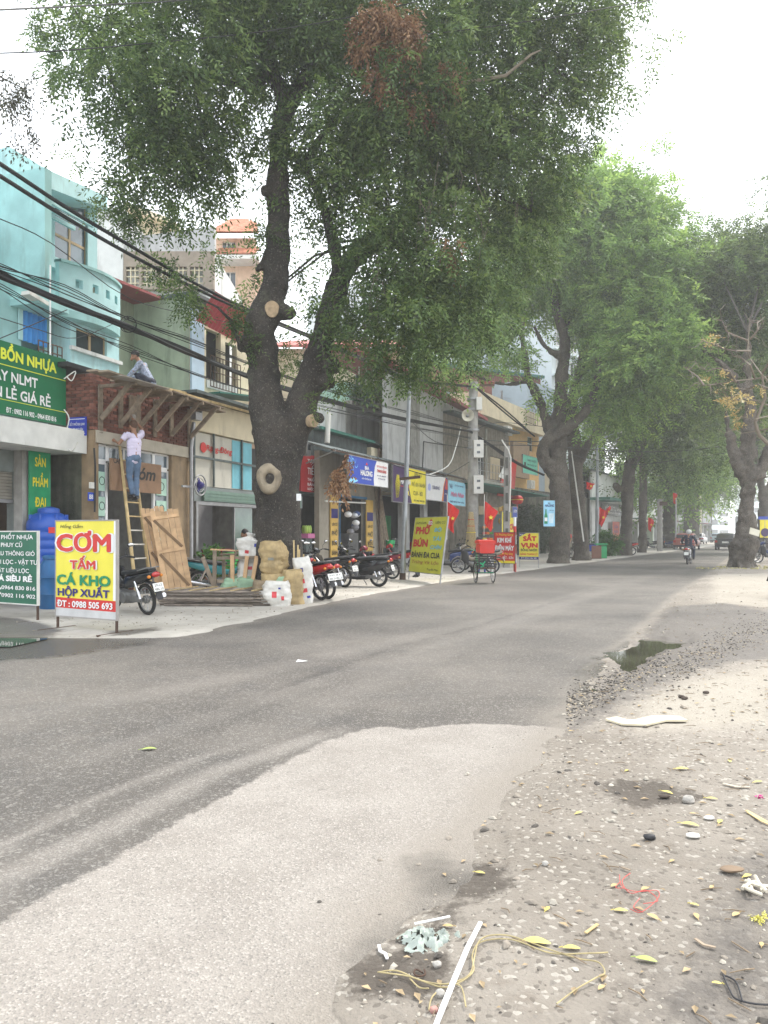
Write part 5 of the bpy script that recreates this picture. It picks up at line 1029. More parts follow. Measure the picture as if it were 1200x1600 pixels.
# ---------------- rear houses seen over the roofs
def rear(name, lab, Y, rz=0.0):
    return thing(name, lab, 'building', (0, Y, 0), 0)
def W_(px, Y): return (px-600)/1200*Y
def H_(py, Y): return 1.5+(833-py)/1200*Y
Y = 24; g = rear('pale_green_house', 'pale green upper storey with a buckled red awning behind the scaffold', Y)
F6 = Fac((W_(296, 24), 24), (W_(296, 24)+3.6, 24+8.5)); g.location = (F6.o.x, F6.o.y, 0); g.rotation_euler = (0, 0, F6.rz)
zt = H_(462, 24); u = F6.s_(388)
MB().wall(0, u, 4, zt-.3, 0, .2, [(F6.s_(322), F6.s_(345), F6.sz(322, 590)[1], zt-.8), (F6.s_(352), F6.s_(370), F6.sz(322, 590)[1], zt-1)]).build('front_wall', creamw, g)
MB().box(-.0, .3, 0.001, 7, 4, zt).build('side_wall', palegreen, g); MB().box(-5.5, -.002, 2.2, 2.4, 4, zt+.0).build('rear_wall', palegreen, g)
mb = MB(); mb.add([(0, -.06, 4.5), (F6.s_(316), -.06, 4.5), (F6.s_(316), -.06, zt-.35), (0, -.06, zt-.35)], [(0, 1, 2, 3)]); MB().box(.02, F6.s_(316), -.08, -.01, 4.5, zt-.35).build('blue_column', mat('pale blue wall', (.45, .55, .66), .85, var=.08), g)
corr = corrugated(g, .2, u, -.55, .55, 0, mat('awning red', (.4, .05, .06), .6, var=.1), .18, 'awning'); corr.location = (0, -.45, zt-.3); corr.rotation_euler = (R(38), R(4), 0)
MB().box(-.1, u+.3, -.2, 5, zt+.0, zt+.1).build('roof', tin, g)
mb = MB(); mb.bar((-5.5, 2.0, zt+.12), (0, 1.6, zt+.02), 1.2, .08); mb.build('red_roof_edge', redtin, g)
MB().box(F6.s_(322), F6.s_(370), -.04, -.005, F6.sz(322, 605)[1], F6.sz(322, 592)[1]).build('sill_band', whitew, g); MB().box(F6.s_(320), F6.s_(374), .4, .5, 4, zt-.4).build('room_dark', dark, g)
railing(g, F6.s_(325), F6.s_(372), F6.sz(330, 600)[1]-.1, F6.sz(330, 600)[1]+.9, -.1, 10, rust, 2)
mb = MB(); mb.bar((0, -.6, F6.sz(300, 618)[1]), (F6.s_(395), -.6, F6.sz(300, 600)[1]), 1.1, .05); mb.build('lean_to_roof', greentin, g)
Y = 30; g = rear('concrete_house', 'grey unplastered wall with a row of lattice vents, high behind the balcony', Y)
xa, xb = W_(150, Y), W_(336, Y)
MB().box(xa, xb, 0, 6, 5, H_(398, Y)).build('wall', whitew, g); MB().box(xa-2, W_(196, Y), -.3, 6, 5, H_(330, Y)).build('tall_wall', whitew, g)
MB().wall(W_(196, Y), xb, H_(455, Y), H_(397, Y)+.02, -.25, -.02, [(W_(200, Y)+i*.62, W_(200, Y)+i*.62+.5, H_(450, Y), H_(420, Y)) for i in range(5)]).build('vent_wall', mat('brown render', (.3, .25, .2), .9, stain=.3), g)
for i in range(5):
    x = W_(200, Y)+i*.62; mb = MB()
    for k in range(3): z = lerp(H_(450, Y), H_(420, Y), (k+.5)/3); mb.box(x, x+.5, -.2, -.12, z-.02, z+.02)
    for k in range(2): mb.box(x+.15+k*.17, x+.19+k*.17, -.199, -.121, H_(450, Y), H_(420, Y))
    mb.build('lattice', creamw, g, False)
mb = MB(); mb.box(W_(196, Y), xb, -.35, -.26, H_(357, Y)-.0, H_(350, Y)); 
MB().add([(W_(196, Y), -.1, H_(397, Y)), (xb, -.1, H_(397, Y)), (xb, -.1, H_(354, Y)), (W_(196, Y), -.1, H_(374, Y)), (W_(196, Y), .2, H_(397, Y)), (xb, .2, H_(397, Y)), (xb, .2, H_(354, Y)), (W_(196, Y), .2, H_(374, Y))], [(0,1,2,3),(7,6,5,4),(3,2,6,7),(1,5,6,2),(0,3,7,4)]).build('parapet', greyw, g)
Y = 40; g = rear('cream_villa', 'cream cornice peeking above the grey wall at the top left', Y)
MB().box(W_(200, Y), W_(262, Y), 0, 6, 8, H_(345, Y)).build('wall', creamw, g)
mb = MB(); mb.add([(W_(204, Y), -1.2, H_(338, Y)), (W_(280, Y), -1, H_(362, Y)), (W_(280, Y), 5, H_(362, Y)), (W_(204, Y), 5, H_(338, Y)), (W_(204, Y), -1.2, H_(330, Y)), (W_(280, Y), -1, H_(355, Y)), (W_(280, Y), 5, H_(355, Y)), (W_(204, Y), 5, H_(330, Y))], [(0,3,2,1),(4,5,6,7),(0,1,5,4),(1,2,6,5),(2,3,7,6),(3,0,4,7)]); mb.build('cornice', creamw, g)
Y = 36; g = rear('tiled_roof_house', 'peach house with orange tiled roofs between the grey wall and the big tree', Y)
xa, xb = W_(337, Y), W_(400, Y); peach = mat('peach wall', (.6, .42, .3), .85, var=.1, stain=.3)
MB().wall(xa, xb, 5, H_(372, Y), 0, .2, [(W_(347, Y), W_(368, Y), H_(405, Y), H_(378, Y)), (W_(350, Y), W_(368, Y), H_(460, Y), H_(425, Y))]).box(xa, xb, 3, 5, 5, H_(372, Y)).build('wall', peach, g)
window(g, W_(347, Y), W_(368, Y), H_(405, Y), H_(378, Y), .1, 3, 1, offwhite, cglass); window(g, W_(350, Y), W_(368, Y), H_(460, Y), H_(425, Y), .1, 2, 1, offwhite, cglass)
q = random.Random(1); tm = MB().box(0, .3, 0, .38, 0, .05).mesh('roof_tile', tile, False)
def tiles(root, x0, x1, y0, z0, rows, ang, shrink=0):
    mb = MB(); mb.box(x0, x1, y0+.02, y0+rows*.3, z0-.06, z0-.02)
    for r in range(rows):
        for c in range(int((x1-x0-2*shrink*r)/.31)):
            o = link(bpy.data.objects.new('roof_tile', tm), root); o.location = (x0+shrink*r+c*.31, y0+r*.26*math.cos(ang), z0+r*.26*math.sin(ang)+q.uniform(0, .012)); o.rotation_euler = (ang, 0, q.uniform(-.02, .02))
tiles(g, xa-.1, W_(408, Y), -.7, H_(372, Y), 8, R(36), .08); tiles(g, W_(343, Y), W_(408, Y), -1.0, H_(409, Y), 5, R(30))
MB().box(W_(343, Y), W_(408, Y), -1.0, -.0, H_(416, Y), H_(410, Y)).build('eave', offwhite, g)
MB().add([(xa-.1, -.66, H_(372, Y)-.04), (W_(408, Y), -.66, H_(372, Y)-.04), (W_(395, Y), 1.1, H_(372, Y)+1.2), (xa+.5, 1.1, H_(372, Y)+1.2)], [(0, 1, 2, 3)]).build('roof_deck', tile, g)
Y = 38; g = rear('red_roof_house', 'cream house with pinkish red roof seen through the fork of the big tree', Y)
xa, xb = W_(430, Y), W_(640, Y); MB().wall(xa, xb, 4, H_(545, Y), 0, .3, [(W_(470, Y), W_(484, Y), H_(620, Y), H_(560, Y)), (W_(555, Y), W_(578, Y), H_(620, Y), H_(565, Y))]).build('wall', creamw, g)
for (u, v) in ((470, 484), (555, 578)): window(g, W_(u, Y), W_(v, Y), H_(620, Y), H_(565, Y), .1, 3, 1, offwhite, cglass, .06)
mb = MB(); mb.add([(xa-.5, -.8, H_(545, Y)), (xb+.5, -.8, H_(545, Y)), (xb-.5, 3, H_(508, Y)), (xa+.5, 3, H_(508, Y)), (xa-.5, -.8, H_(545, Y)-.12), (xb+.5, -.8, H_(545, Y)-.12), (xb-.5, 3, H_(508, Y)-.12), (xa+.5, 3, H_(508, Y)-.12)], [(0, 1, 2, 3), (7, 6, 5, 4), (0, 4, 5, 1), (1, 5, 6, 2), (3, 2, 6, 7), (0, 3, 7, 4)]); mb.build('roof', mat('faded red roof', (.5, .16, .14), .75, var=.15, stain=.2), g)
for k in range(3): x = W_(560+k*11, Y-4); MB().box(x, x+.06, -4, -3.9, H_(625, Y), H_(600, Y)).build('fence_post', offwhite, g)
pt = F3.thing('rooftop_plants', 'green pot plants with a yellow bloom on the terrace behind the steel pole', 'plants'); D7 = 2.0
MB().box(F3.s_(550, D7), F3.s_(612, D7), D7, D7+.4, Z3(560, 640, D6)+.0, Z3(560, 640, D6)+.25).build('planter', concrete, pt)
bl = []
for (px, py, r) in ((555, 612, 14), (572, 610, 16), (590, 605, 16), (600, 600, 12), (612, 622, 12), (603, 590, 12), (596, 628, 14)): s, z = F3.sz(px, py, D7+.2); bl.append(((s, D7+.2, z), (r/1200*30, .35, r/1200*30), 1))
foliage('leaves', bl, 130, leafp, pt, 61, ncomp=5, nl=6, Lc=.3, ll=.13, lw=.06, droop=.3, tw=.2)
s, z = F3.sz(597, 621, D7); foliage('flowers', [((s, D7, z), (.2, .2, .12), 1)], 14, leafy, pt, 62, ncomp=4, nl=4, Lc=.1, ll=.08, lw=.05, tw=.1)

# ---------------- terrace building with rusty sheets
Yt = 60; g = thing('terrace_building', 'wide building with rusty red corrugated wall above a long railed terrace', 'building', (0, Yt, 0)); F7 = Fac((W_(600, 58), 58), (W_(862, 66), 66)); g.location = (F7.o.x, F7.o.y, 0); g.rotation_euler = (0, 0, F7.rz)
def Z7(px, py, d=0): return F7.sz(px, py, d)[1]
L7 = F7.len; corrugated(g, F7.s_(611), F7.s_(845), Z7(700, 612), Z7(700, 573), 0, rusttin, .22)
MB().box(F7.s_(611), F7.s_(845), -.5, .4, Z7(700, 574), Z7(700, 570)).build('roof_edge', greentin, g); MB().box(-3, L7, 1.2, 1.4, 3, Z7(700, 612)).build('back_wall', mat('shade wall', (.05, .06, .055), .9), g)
MB().box(-3, F7.s_(858), -1.6, 1.3, 3, Z7(700, 652, -1.6)).build('terrace_wall', creamw, g)
z0, z1 = Z7(700, 650, -1.6), Z7(700, 612, -1.6); railing(g, F7.s_(614, -1.6), F7.s_(858, -1.6), z0, z1, -1.55, 24, steel, 5, name='railing')
for px in (640, 690, 740, 786, 817): x = F7.s_(px, -1.6); MB().box(x-.06, x+.06, -1.5, -1.38, z0, Z7(700, 600, -1.6)).build('post', steel, g)
# house with shop entrance behind the utility pole
C8 = F4.thing('corner_house', 'shop house behind the utility pole with barred windows and a green awning', 'building')
def Z4(px, py, d=0): return F4.sz(px, py, d)[1]
x0, x1 = 0.02, F4.s_(795); zt = Z4(745, 662)
MB().wall(x0, x1, 0, zt, 0, .2, [(F4.s_(748), F4.s_(788), -1, Z4(748, 790)), (F4.s_(743), F4.s_(757), Z4(748, 742), Z4(748, 682)), (F4.s_(766), F4.s_(786), Z4(766, 748), Z4(766, 712))]).build('wall', mat('brownish wall', (.26, .23, .19), .9, var=.25, stain=.5), C8)
MB().box(x0, x1, 3, 3.2, 0, zt).build('back_wall', dark, C8); window(C8, F4.s_(743), F4.s_(757), Z4(748, 742), Z4(748, 682), .1, 3, 1, white, cglass, .07)
railing(C8, F4.s_(745, -.8), F4.s_(788, -.8), Z4(766, 750, -.8), Z4(766, 725, -.8), -.8, 9, steel, 2); MB().box(F4.s_(745, -.8), F4.s_(790, -.8), -.85, 0, Z4(766, 752, -.8)-.15, Z4(766, 752, -.8)).build('balcony_slab', concrete, C8)
mb = MB(); A0 = F4.sz(742, 758, -1.8); mb.bar((A0[0], -1.0, A0[1]+.1), (F4.s_(850, -1.8), -1.0, A0[1]-.1), 2.2, .06); mb.build('awning', greentin, C8)
MB().box(x0, x1+.4, -.6, 3, zt, zt+.12).build('roof', tin, C8)
mb = MB(); mb.add([(F4.s_(775, -.3), -.3, Z4(780, 752, -.3)), (F4.s_(800, -.3), -.3, Z4(780, 752, -.3)), (F4.s_(806, -.3), -.3, Z4(780, 700, -.3)), (F4.s_(790, -.3), -.3, Z4(780, 712, -.3))], [(0, 1, 2, 3)]); 
MB().prism([(F4.s_(777, -.3), Z4(780, 775, -.3)), (F4.s_(803, -.3), Z4(780, 775, -.3)), (F4.s_(808, -.3), Z4(780, 712, -.3)), (F4.s_(792, -.3), Z4(780, 712, -.3))], -.3, -.26).build('red_hoarding', red, C8, False)
MB().prism([(F4.s_(779, -.3), Z4(780, 745, -.3)), (F4.s_(792, -.3), Z4(780, 714, -.3)), (F4.s_(797, -.3), Z4(780, 714, -.3)), (F4.s_(793, -.3), Z4(780, 750, -.3))], -.312, -.302).build('white_stripe', white, C8, False)
C9 = F4.thing('orange_house', 'narrow orange house with two small windows left of the poster tree', 'building'); D9 = 1.2
a, b = F4.s_(797, D9), F4.s_(842, D9); zt = Z4(800, 668, D9); MB().wall(a, b, 3, zt, D9, D9+.2, [(F4.s_(824, D9), F4.s_(832, D9), Z4(825, 735, D9), Z4(825, 712, D9)), (F4.s_(824, D9), F4.s_(832, D9), Z4(825, 704, D9), Z4(825, 682, D9))]).build('wall', orangew, C9)
for (u, v) in ((735, 712), (704, 682)): window(C9, F4.s_(824, D9), F4.s_(832, D9), Z4(825, u, D9), Z4(825, v, D9), D9+.08, 1, 2, offwhite, cglass)
MB().box(a-.02, F4.s_(822, D9), D9-.25, D9-.01, Z4(800, 745, D9), Z4(800, 690, D9)).build('brown_cladding', mat('brown cladding', (.28, .2, .13), .85, stain=.2), C9)
railing(C9, F4.s_(822, D9-.6), F4.s_(840, D9-.6), Z4(825, 660, D9-.6), Z4(825, 634, D9-.6), D9-.6, 6, rust, 3); MB().box(F4.s_(740, D9), b, D9-.5, D9+3, zt, Z4(800, 652, D9)+.7).build('upper_storey', creamw, C9)
def acunit(F, px, py, d, lab):
    x, z = F.sz(px, py, d); o = F.thing('air_conditioner', lab, 'air conditioner'); MB().box(x-.4, x+.4, d, d+.3, z-.28, z+.28).build('case', offwhite, o); MB().torus((x-.08, d-.01, z), .2, .012, 'y', 18, 4).build('fan_grille', steel, o)
acunit(F4, 797, 673, -.2, 'air conditioner unit high on the wall left of the orange house'); acunit(F4, 833, 757, -.2, 'low air conditioner unit beside the poster tree, under the green sign')
hung('green_sign', 'mint green sign with dark rows of writing beside the poster tree', 817, 840, 710, 738, -.7, [('t', 'NHÀ THUỐC', .6, .7, .12, .6, ink), ('t', 'BÁN THUỐC TÂY', .6, .46, .09, .62, ink), ('t', 'ĐÔNG Y', .6, .22, .09, .5, ink), ('r', [(.08, .3), (.2, .3), (.2, .6), (.08, .6)], ink, 0)], mat('print mint', (.12, .5, .38), .5, var=.1), F=F4)
C10 = F4.thing('ivy_shop', 'dark creeper-covered front under a tin awning left of the poster tree', 'building')
a, b = F4.s_(803, .3), F4.s_(930, .3); MB().box(a, b, .3, .5, 0, Z4(810, 762, .3)).build('wall', mossy, C10); MB().box(a-.3, F4.s_(860, -1.2), -1.2, .29, Z4(810, 768, -1.2), Z4(810, 765, -1.2)).build('awning', tin, C10)
bl = [((lerp(a, F4.s_(850, .3), .1+.2*i), .15, 1+.8*(j)), (1.2, .2, .7), 1) for i in range(5) for j in range(3)]
foliage('creeper', bl, 420, leaf_mat('ivy', (.012, .025, .01), (.025, .045, .018), (.04, .07, .03)), C10, 63, ncomp=4, nl=5, Lc=.3, ll=.14, lw=.08, droop=.8, tw=.3)
C11 = thing('apartment_block', 'tall pale block with hung air conditioners rising behind the two gnarled trunks', 'building', (0, 0, 0)); F8 = Fac((W_(800, 60), 60), (W_(962, 78), 78)); C11.location = (F8.o.x, F8.o.y, 0); C11.rotation_euler = (0, 0, F8.rz)
pw = mat('pale block wall', (.55, .6, .62), .85, var=.05, scale=.6, stain=.15, stcol=(.35, .38, .38)); bw_ = mat('blue grey side', (.3, .37, .43), .85, var=.05)
def Z8(px, py, d=0): return F8.sz(px, py, d)[1]
a8, b8 = F8.s_(862), F8.s_(945); MB().box(a8, b8, 0, 9, 0, Z8(900, 430)).build('wall', pw, C11); MB().box(F8.s_(815), a8-.01, -.5, 8, 0, Z8(830, 600)).build('low_wing', bw_, C11); MB().box(F8.s_(640, 4), a8-.02, 8.2, 14, 0, Z8(800, 500, 4)).build('rear_wing', pw, C11)
for r in range(9):
    z = 4+r*2.3
    for c in range(4):
        x = lerp(a8, b8, (c+.3)/4.2); window(C11, x, x+1.3, z, z+1.3, -.04, 2, 1, offwhite, cglass, .08)
    MB().box(a8, b8, -.35, -.002, z-.5, z-.3).build('ledge', pw, C11)
for i, (px, py) in enumerate([(932, 640), (934, 690), (931, 715), (936, 735), (933, 590)]): acunit(F8, px, py, -.8, ['air conditioner, second highest of five stacked on the pale block', 'air conditioner, middle one of five on the pale block', 'air conditioner, fourth down of five on the pale block', 'air conditioner, lowest of five on the pale block', 'air conditioner, topmost of five on the pale block'][i])
# ---------------- beyond: wall with black banner
C12 = F5.thing('white_wall_shop', 'whitewashed low shop carrying the black banner past the second tree group', 'building')
def Z5(px, py, d=0): return F5.sz(px, py, d)[1]
a, b = F5.s_(925), F5.s_(985); zt = Z5(940, 740); MB().wall(a, b, 0, zt, 0, .2, [(F5.s_(930), F5.s_(940), -1, 2.6)]).build('wall', whitew, C12); MB().box(a, b, 2, 2.2, 0, zt).build('back_wall', dark, C12)
MB().box(a-.3, F5.s_(948), -1.6, .1, Z5(930, 782), Z5(930, 778)).build('awning', greentin, C12); MB().box(a-1, b, -.3, 3, zt, zt+.1).build('roof', tin, C12)
hung('shop_sign', 'black banner with big white capitals half hidden by the dark forked trunk', 942, 972, 785, 804, -.3, [('t', 'VẬT TƯ TỰ NHIÊN', .55, .42, .34, .9, white, .03), ('t', 'NHẬN SỬA CHỮA ĐIỆN NƯỚC', .5, .12, .14, .8, white)], black, F=F5)
hung('red_banner', 'faded red upright banner low on the white wall by the dark forked trunk', 957, 968, 815, 845, -.4, [('t', 'SỬA', .5, .66, .14, .5, navy), ('t', 'KHÓA', .5, .42, .14, .6, navy)], mat('faded red cloth', (.5, .13, .1), .7), F=F5)
C13 = F5.thing('row_houses', 'dim row of plastered houses behind the farther trunks', 'building'); x = b+.1; q = random.Random(8); xe = F5.len+70
while x < xe:
    w = q.uniform(4, 6); h = q.uniform(4.5, 9); m_ = q.choice([whitew, greyw, creamw, palegreen]); sh = MB().wall(x, x+w-.05, 0, h, q.uniform(0, .4), 1.2, [(x+.5, x+w-.6, -1, 2.8)]+([(x+.8, x+w-1, 4, 5.4)] if h > 6.4 else [])); sh.build('wall', m_, C13)
    MB().box(x, x+w-.05, 1.3, 1.5, 0, h).build('back_wall', dark, C13); MB().box(x, x+w-.1, -1.2, -.01, 3, 3.08).build('awning', q.choice([greentin, tin, redtin]), C13)
    if h > 6.4: window(C13, x+.8, x+w-1, 4, 5.4, .6, 3, 1, offwhite, cglass, .07)
    x += w
# pale blocks at the far end of the street
for i, (px0, px1, pt, Y, lab) in enumerate([(1108, 1124, 772, 260, 'hazy slab closing the street, left one'), (1122, 1140, 785, 300, 'lower hazy slab closing the street beside the truck'), (1176, 1215, 760, 240, 'hazy block seen right of the knobbly trunk'), (1096, 1112, 790, 230, 'hazy low roofline behind the farthest left trunk')]):
    g = thing('far_building', lab, 'building', (W_(px0, Y), Y, 0)); w = W_(px1, Y)-W_(px0, Y); h = H_(pt, Y); MB().box(0, w, 0, 12, 0, h).build('wall', pw, g)
    for r in range(int(h/3.4)): MB().box(.6, w-.6, -.05, -.01, 1.2+r*3.4, 2.6+r*3.4).build('window_band', cglass, g)

# ---------------- clutter that makes the fronts lived in
def pipe(F, lab, pts, r, m): o = F.thing('pipe', lab, 'pipe'); MB().tube([(F.s_(a, d), d, F.sz(a, b, d)[1]) for a, b, d in pts], r, 8).build('tube', m, o)
pipe(F2, 'grey downpipe at the left edge of the shutter shop', [(299, 880, -.1), (299, 700, -.1), (303, 660, -.1)], .05, steel)
pipe(F3, 'thin black conduit along the blank grey wall', [(660, 742, -.03), (662, 690, -.03), (726, 700, -.03)], .025, black)
pipe(F3, 'rusty gas pipe rising beside the noodle shop', [(593, 880, -.1), (592, 700, -.1)], .04, rust)
pipe(F4, 'pale downpipe on the corner house', [(760, 800, -.1), (760, 670, -.1)], .05, offwhite)
pipe(F1, 'black hose hanging down the mossy corner of the brick shop', [(148, 800, -.06), (149, 730, -.06), (147, 700, -.06)], .02, black)
def stackof(F, name, lab, px, d, w, h, z, n, m, cat): 
    o = F.thing(name, lab, cat); x = F.s_(px, d)
    for k in range(n): j = .04*math.sin(k*2.3+px); MB().box(x+j, x+w+j, d, d+.35, z+k*h/n, z+(k+.92)*h/n).build('piece', m, o)
stackof(F1, 'brick_pile', 'low pile of loose bricks inside the brick shop doorway', 205, .7, .9, .5, .06, 7, brickm, 'bricks')
stackof(F1, 'cement_bags', 'grey cement bags stacked inside the brick shop doorway', 232, 1.2, .6, .6, .06, 4, concrete, 'cement bags')
stackof(F3, 'sheet_stack', 'stack of dark metal sheets in the first workshop bay', 612, 1.0, .8, 1.2, .07, 6, tin, 'metal sheets')
stackof(F3, 'tool_chest', 'red tool chest in the second workshop bay', 646, 1.0, .9, 1.0, .07, 4, deepred, 'tool chest')
stackof(F3, 'drawer_unit', 'blue drawer unit in the third workshop bay', 676, 1.0, 1.0, 1.3, .07, 5, blue, 'drawers')
stackof(F4, 'crate_stack', 'pile of wooden crates inside the corner house shop', 752, .8, 1.0, 1.2, .07, 5, wood, 'crates')
stackof(F2, 'noodle_cartons', 'pale cartons at the foot of the grocer shelves', 487, .7, .5, .7, .08, 3, card, 'cartons')
tb = F2.thing('light_tube', 'unlit tube light under the shutter shop lintel', 'light fitting'); x, z = F2.sz(345, 790, .5); MB().cyl((x-.5, .5, z), (x+.5, .5, z), .02, n=8).build('tube', white, tb); MB().box(x-.55, x+.55, .49, .53, z+.03, z+.07).build('batten', offwhite, tb)
for i, (px, py) in enumerate(((306, 640), (480, 700))): mt_ = F2.thing('electric_meter', ['grey electric meter under the cream band of the shutter shop', 'grey electric meter beside the red grocer board'][i], 'electric meter'); x, z = F2.sz(px, py, -.2); MB().box(x, x+.3, -.2, -.02, z-.25, z+.2).build('case', steel, mt_); MB().box(x+.05, x+.25, -.21, -.202, z-.05, z+.14).build('window', cglass, mt_)
# ================================================================ FREE-STANDING SIGNS
def stand_sign(name, lab, pl, pr, zt, zb, m, parts, cat='sign board', lean=0, legs=0.0, roll=0, feet=True, edge=None, frame=rust):
    a = Vector(((pl[0]-600)/1200*pl[1], pl[1])); b = Vector(((pr[0]-600)/1200*pr[1], pr[1])); w = (b-a).length; rz = math.atan2((b-a).y, (b-a).x)
    o = thing(name, lab, cat, (a.x, a.y, .0), rz); o.rotation_euler = (R(lean), R(roll), rz)
    mb = MB(); n = 10; vs = []
    for i in range(n+1):
        for j in range(n+1):
            u, v = i/n, j/n; vs.append((w*u, .012*math.sin(u*9+v*4)*math.sin(math.pi*u)*.25, lerp(zb, zt, v)))
    mb.box(0, w, -.004, .03, zb, zt); mb.build('panel', m, o)
    fr = MB().box(-.02, 0, -.01, .04, zb-.02, zt+.02).box(w, w+.02, -.01, .04, zb-.02, zt+.02).box(0, w, -.01, .04, zt, zt+.02).box(0, w, -.01, .04, zb-.02, zb); fr.build('frame', edge or frame, o)
    for x in (.01, w-.01):
        MB().box(x-.015, x+.015, .005, .035, .02, zb-.02).build('leg', frame, o)
        if feet: MB().bar((x, -.34, .02), (x, .34, .02), .035, .035).build('foot', frame, o)
    H = zt-zb
    for p in parts:
        if p[0] == 'r': MB().prism([(w*x, zb+H*z) for x, z in p[1]], -.006-.0015*p[3], -.0045).build('print', p[2], o, False)
        elif p[0] == 'c': MB().lathe([(p[3]*H, 0), (p[3]*H, -.004)], (w*p[1], -.0055, zb+H*p[2]), 28, 'y').build('print', p[4], o)
        else:
            letter(o, p[1], w*p[2], zb+H*p[3], H*p[4], w*p[5], p[6], -.014, p[7] if len(p) > 7 else .02, p[8] if len(p) > 8 else 0)
    return o
vinyl = mat('yellow vinyl', (.72, .64, .06), .35, var=.08, scale=2, stain=.12, stcol=(.42, .38, .14), streak=.5, bump=.12, bscale=5)
gletter = paint('letter green', (.0, .22, .09))
def outl(s, x, z, h, w, m, bold=.06, halo=white):
    return [('t', s, x, z, h, w*1.03, halo, bold+.035), ('t', s, x, z, h, w, m, bold)]
def stack(parts):                                  # lift coloured lettering 2 mm above its pale outline
    return parts
o = stand_sign('rice_sign', 'yellow rice stall board with big red and green words, nearest sign at the left', (88, 11.9), (181.5, 11.28), 1.5+.18, 1.5-1.27, vinyl, [
    ('r', [(0, 0), (1, 0), (1, .075), (0, .085)], mat('vinyl grey edge', (.5, .5, .5), .5, var=.15), 0), ('r', [(0, .085), (1, .075), (1, .185), (0, .195)], red, 0), ('r', [(.955, .19), (1, .19), (1, 1), (.97, 1)], white, 0),
    ('t', 'Hồng Gấm', .27, .93, .035, .38, ink, .0, .35),
    ('t', 'CƠM', .48, .69, .18, .93, white, .085), ('t', 'TẤM', .47, .505, .088, .44, white, .09), ('t', 'CÁ KHO', .47, .335, .105, .88, gletter, .05), ('t', 'HỘP XUẤT', .47, .215, .08, .86, navy, .04), ('t', 'ĐT : 0988 505 693', .49, .1, .066, .92, white, .035)], edge=mat('tube grey', (.3, .28, .26), .6))
w = 1.31; 
for s, z, h, wd in (('CƠM', .69, .18, .93), ('TẤM', .505, .088, .44)):
    letter(o, s, 1.29*(.48 if wd > .5 else .47), .23+1.45*z, 1.45*h, 1.29*wd*.96, red, -.0185, .045)
stand_sign('price_board', 'dark green board listing tanks and drums, in front of the blue tank at left', (-28, 13.6), (58, 12.9), 1.5+.02, 1.5-1.2, mat('board dark green', (.008, .11, .06), .45, var=.08), [
    ('t', '· BỂ PHỐT NHỰA', .56, .9, .06, .76, white), ('t', '· VỎ PHUY CŨ', .46, .79, .06, .58, white), ('t', '· CẦU THÔNG GIÓ', .58, .67, .06, .78, white), ('t', '· LÕI LỌC - VẬT TƯ', .6, .55, .06, .84, white), ('t', 'VẬT LIỆU LỌC', .56, .43, .06, .62, white), ('t', 'GIÁ SIÊU RẺ', .56, .31, .075, .72, white, .06), ('t', 'L.H:', .27, .12, .14, .2, white, .03), ('t', '0964 830 816', .68, .19, .055, .6, white), ('t', '0902 116 902', .68, .08, .055, .6, white)], edge=offwhite)
o = stand_sign('noodle_board', 'leaning yellow-green noodle board with 82 in a red disc beside the steel pole', (637, 24.3), (686.5, 22.3), 2.0, .3, mat('vinyl lime', (.55, .55, .04), .45, var=.06), [
    ('c', .52, .9, .065, red), ('t', '82', .52, .87, .06, .12, white, .04), ('t', 'LÀM CUA', .22, .88, .045, .34, ink, .01), ('t', 'LIÊN CƠ', .82, .88, .045, .28, ink, .01),
    ('t', 'PHỞ', .3, .7, .13, .42, red, .06), ('t', 'BÚN', .28, .47, .13, .44, red, .06), ('t', 'BÒ', .77, .74, .07, .2, cyan, .02, .3), ('t', 'TÁI', .76, .58, .07, .24, cyan, .02, .3), ('t', 'CHÍN', .76, .43, .07, .32, cyan, .02, .3),
    ('t', 'BÁNH ĐA CUA', .48, .27, .1, .88, ink, .03), ('t', 'Trứng Vịt Lộn', .48, .16, .06, .84, mat('brown print', (.35, .08, .03), .5), .01, .3), ('t', 'Tuyết Mai', .74, .05, .035, .34, ink, 0, .3)], lean=-8, edge=steel, frame=steel, feet=False)
stand_sign('hardware_sign', 'red hardware board with white words against the concrete street pole', (772.5, 30), (804.5, 29.4), 1.52, .34, red, [
    ('t', '71 Phương Giang', .5, .9, .07, .84, yellow, .01), ('t', 'KIM KHÍ', .5, .68, .15, .68, white, .06), ('t', 'ĐIỆN MÁY', .5, .42, .15, .9, white, .06), ('t', 'Ắc quy - Phụ tùng', .5, .28, .07, .8, yellow, .01), ('t', 'HÀN - CẮT - SƠN', .5, .14, .08, .86, white, .02), ('r', [(0, 0), (1, 0), (1, .08), (0, .08)], yellow, 0)], feet=False)
stand_sign('scrap_sign', 'yellow scrap-metal board with large red words, right of the red board', (811.5, 33), (841.5, 32.6), 1.5, .38, vinyl, [
    ('r', [(0, .86), (.36, 1), (0, 1)], navy, 0), ('r', [(0, 0), (1, 0), (1, .1), (0, .1)], navy, 0), ('t', 'MUA', .12, .92, .05, .16, white, .02), ('t', 'SẮT', .55, .71, .17, .66, red, .08), ('t', 'VỤN', .52, .46, .16, .84, red, .08), ('t', 'ĐỒNG NHÔM', .5, .31, .09, .84, ink, .04), ('t', 'HÀNG THANH LÝ', .5, .16, .08, .9, red, .03), ('t', 'ĐT 0942 246 182', .5, .025, .05, .8, white, .01)], feet=False, frame=steel)
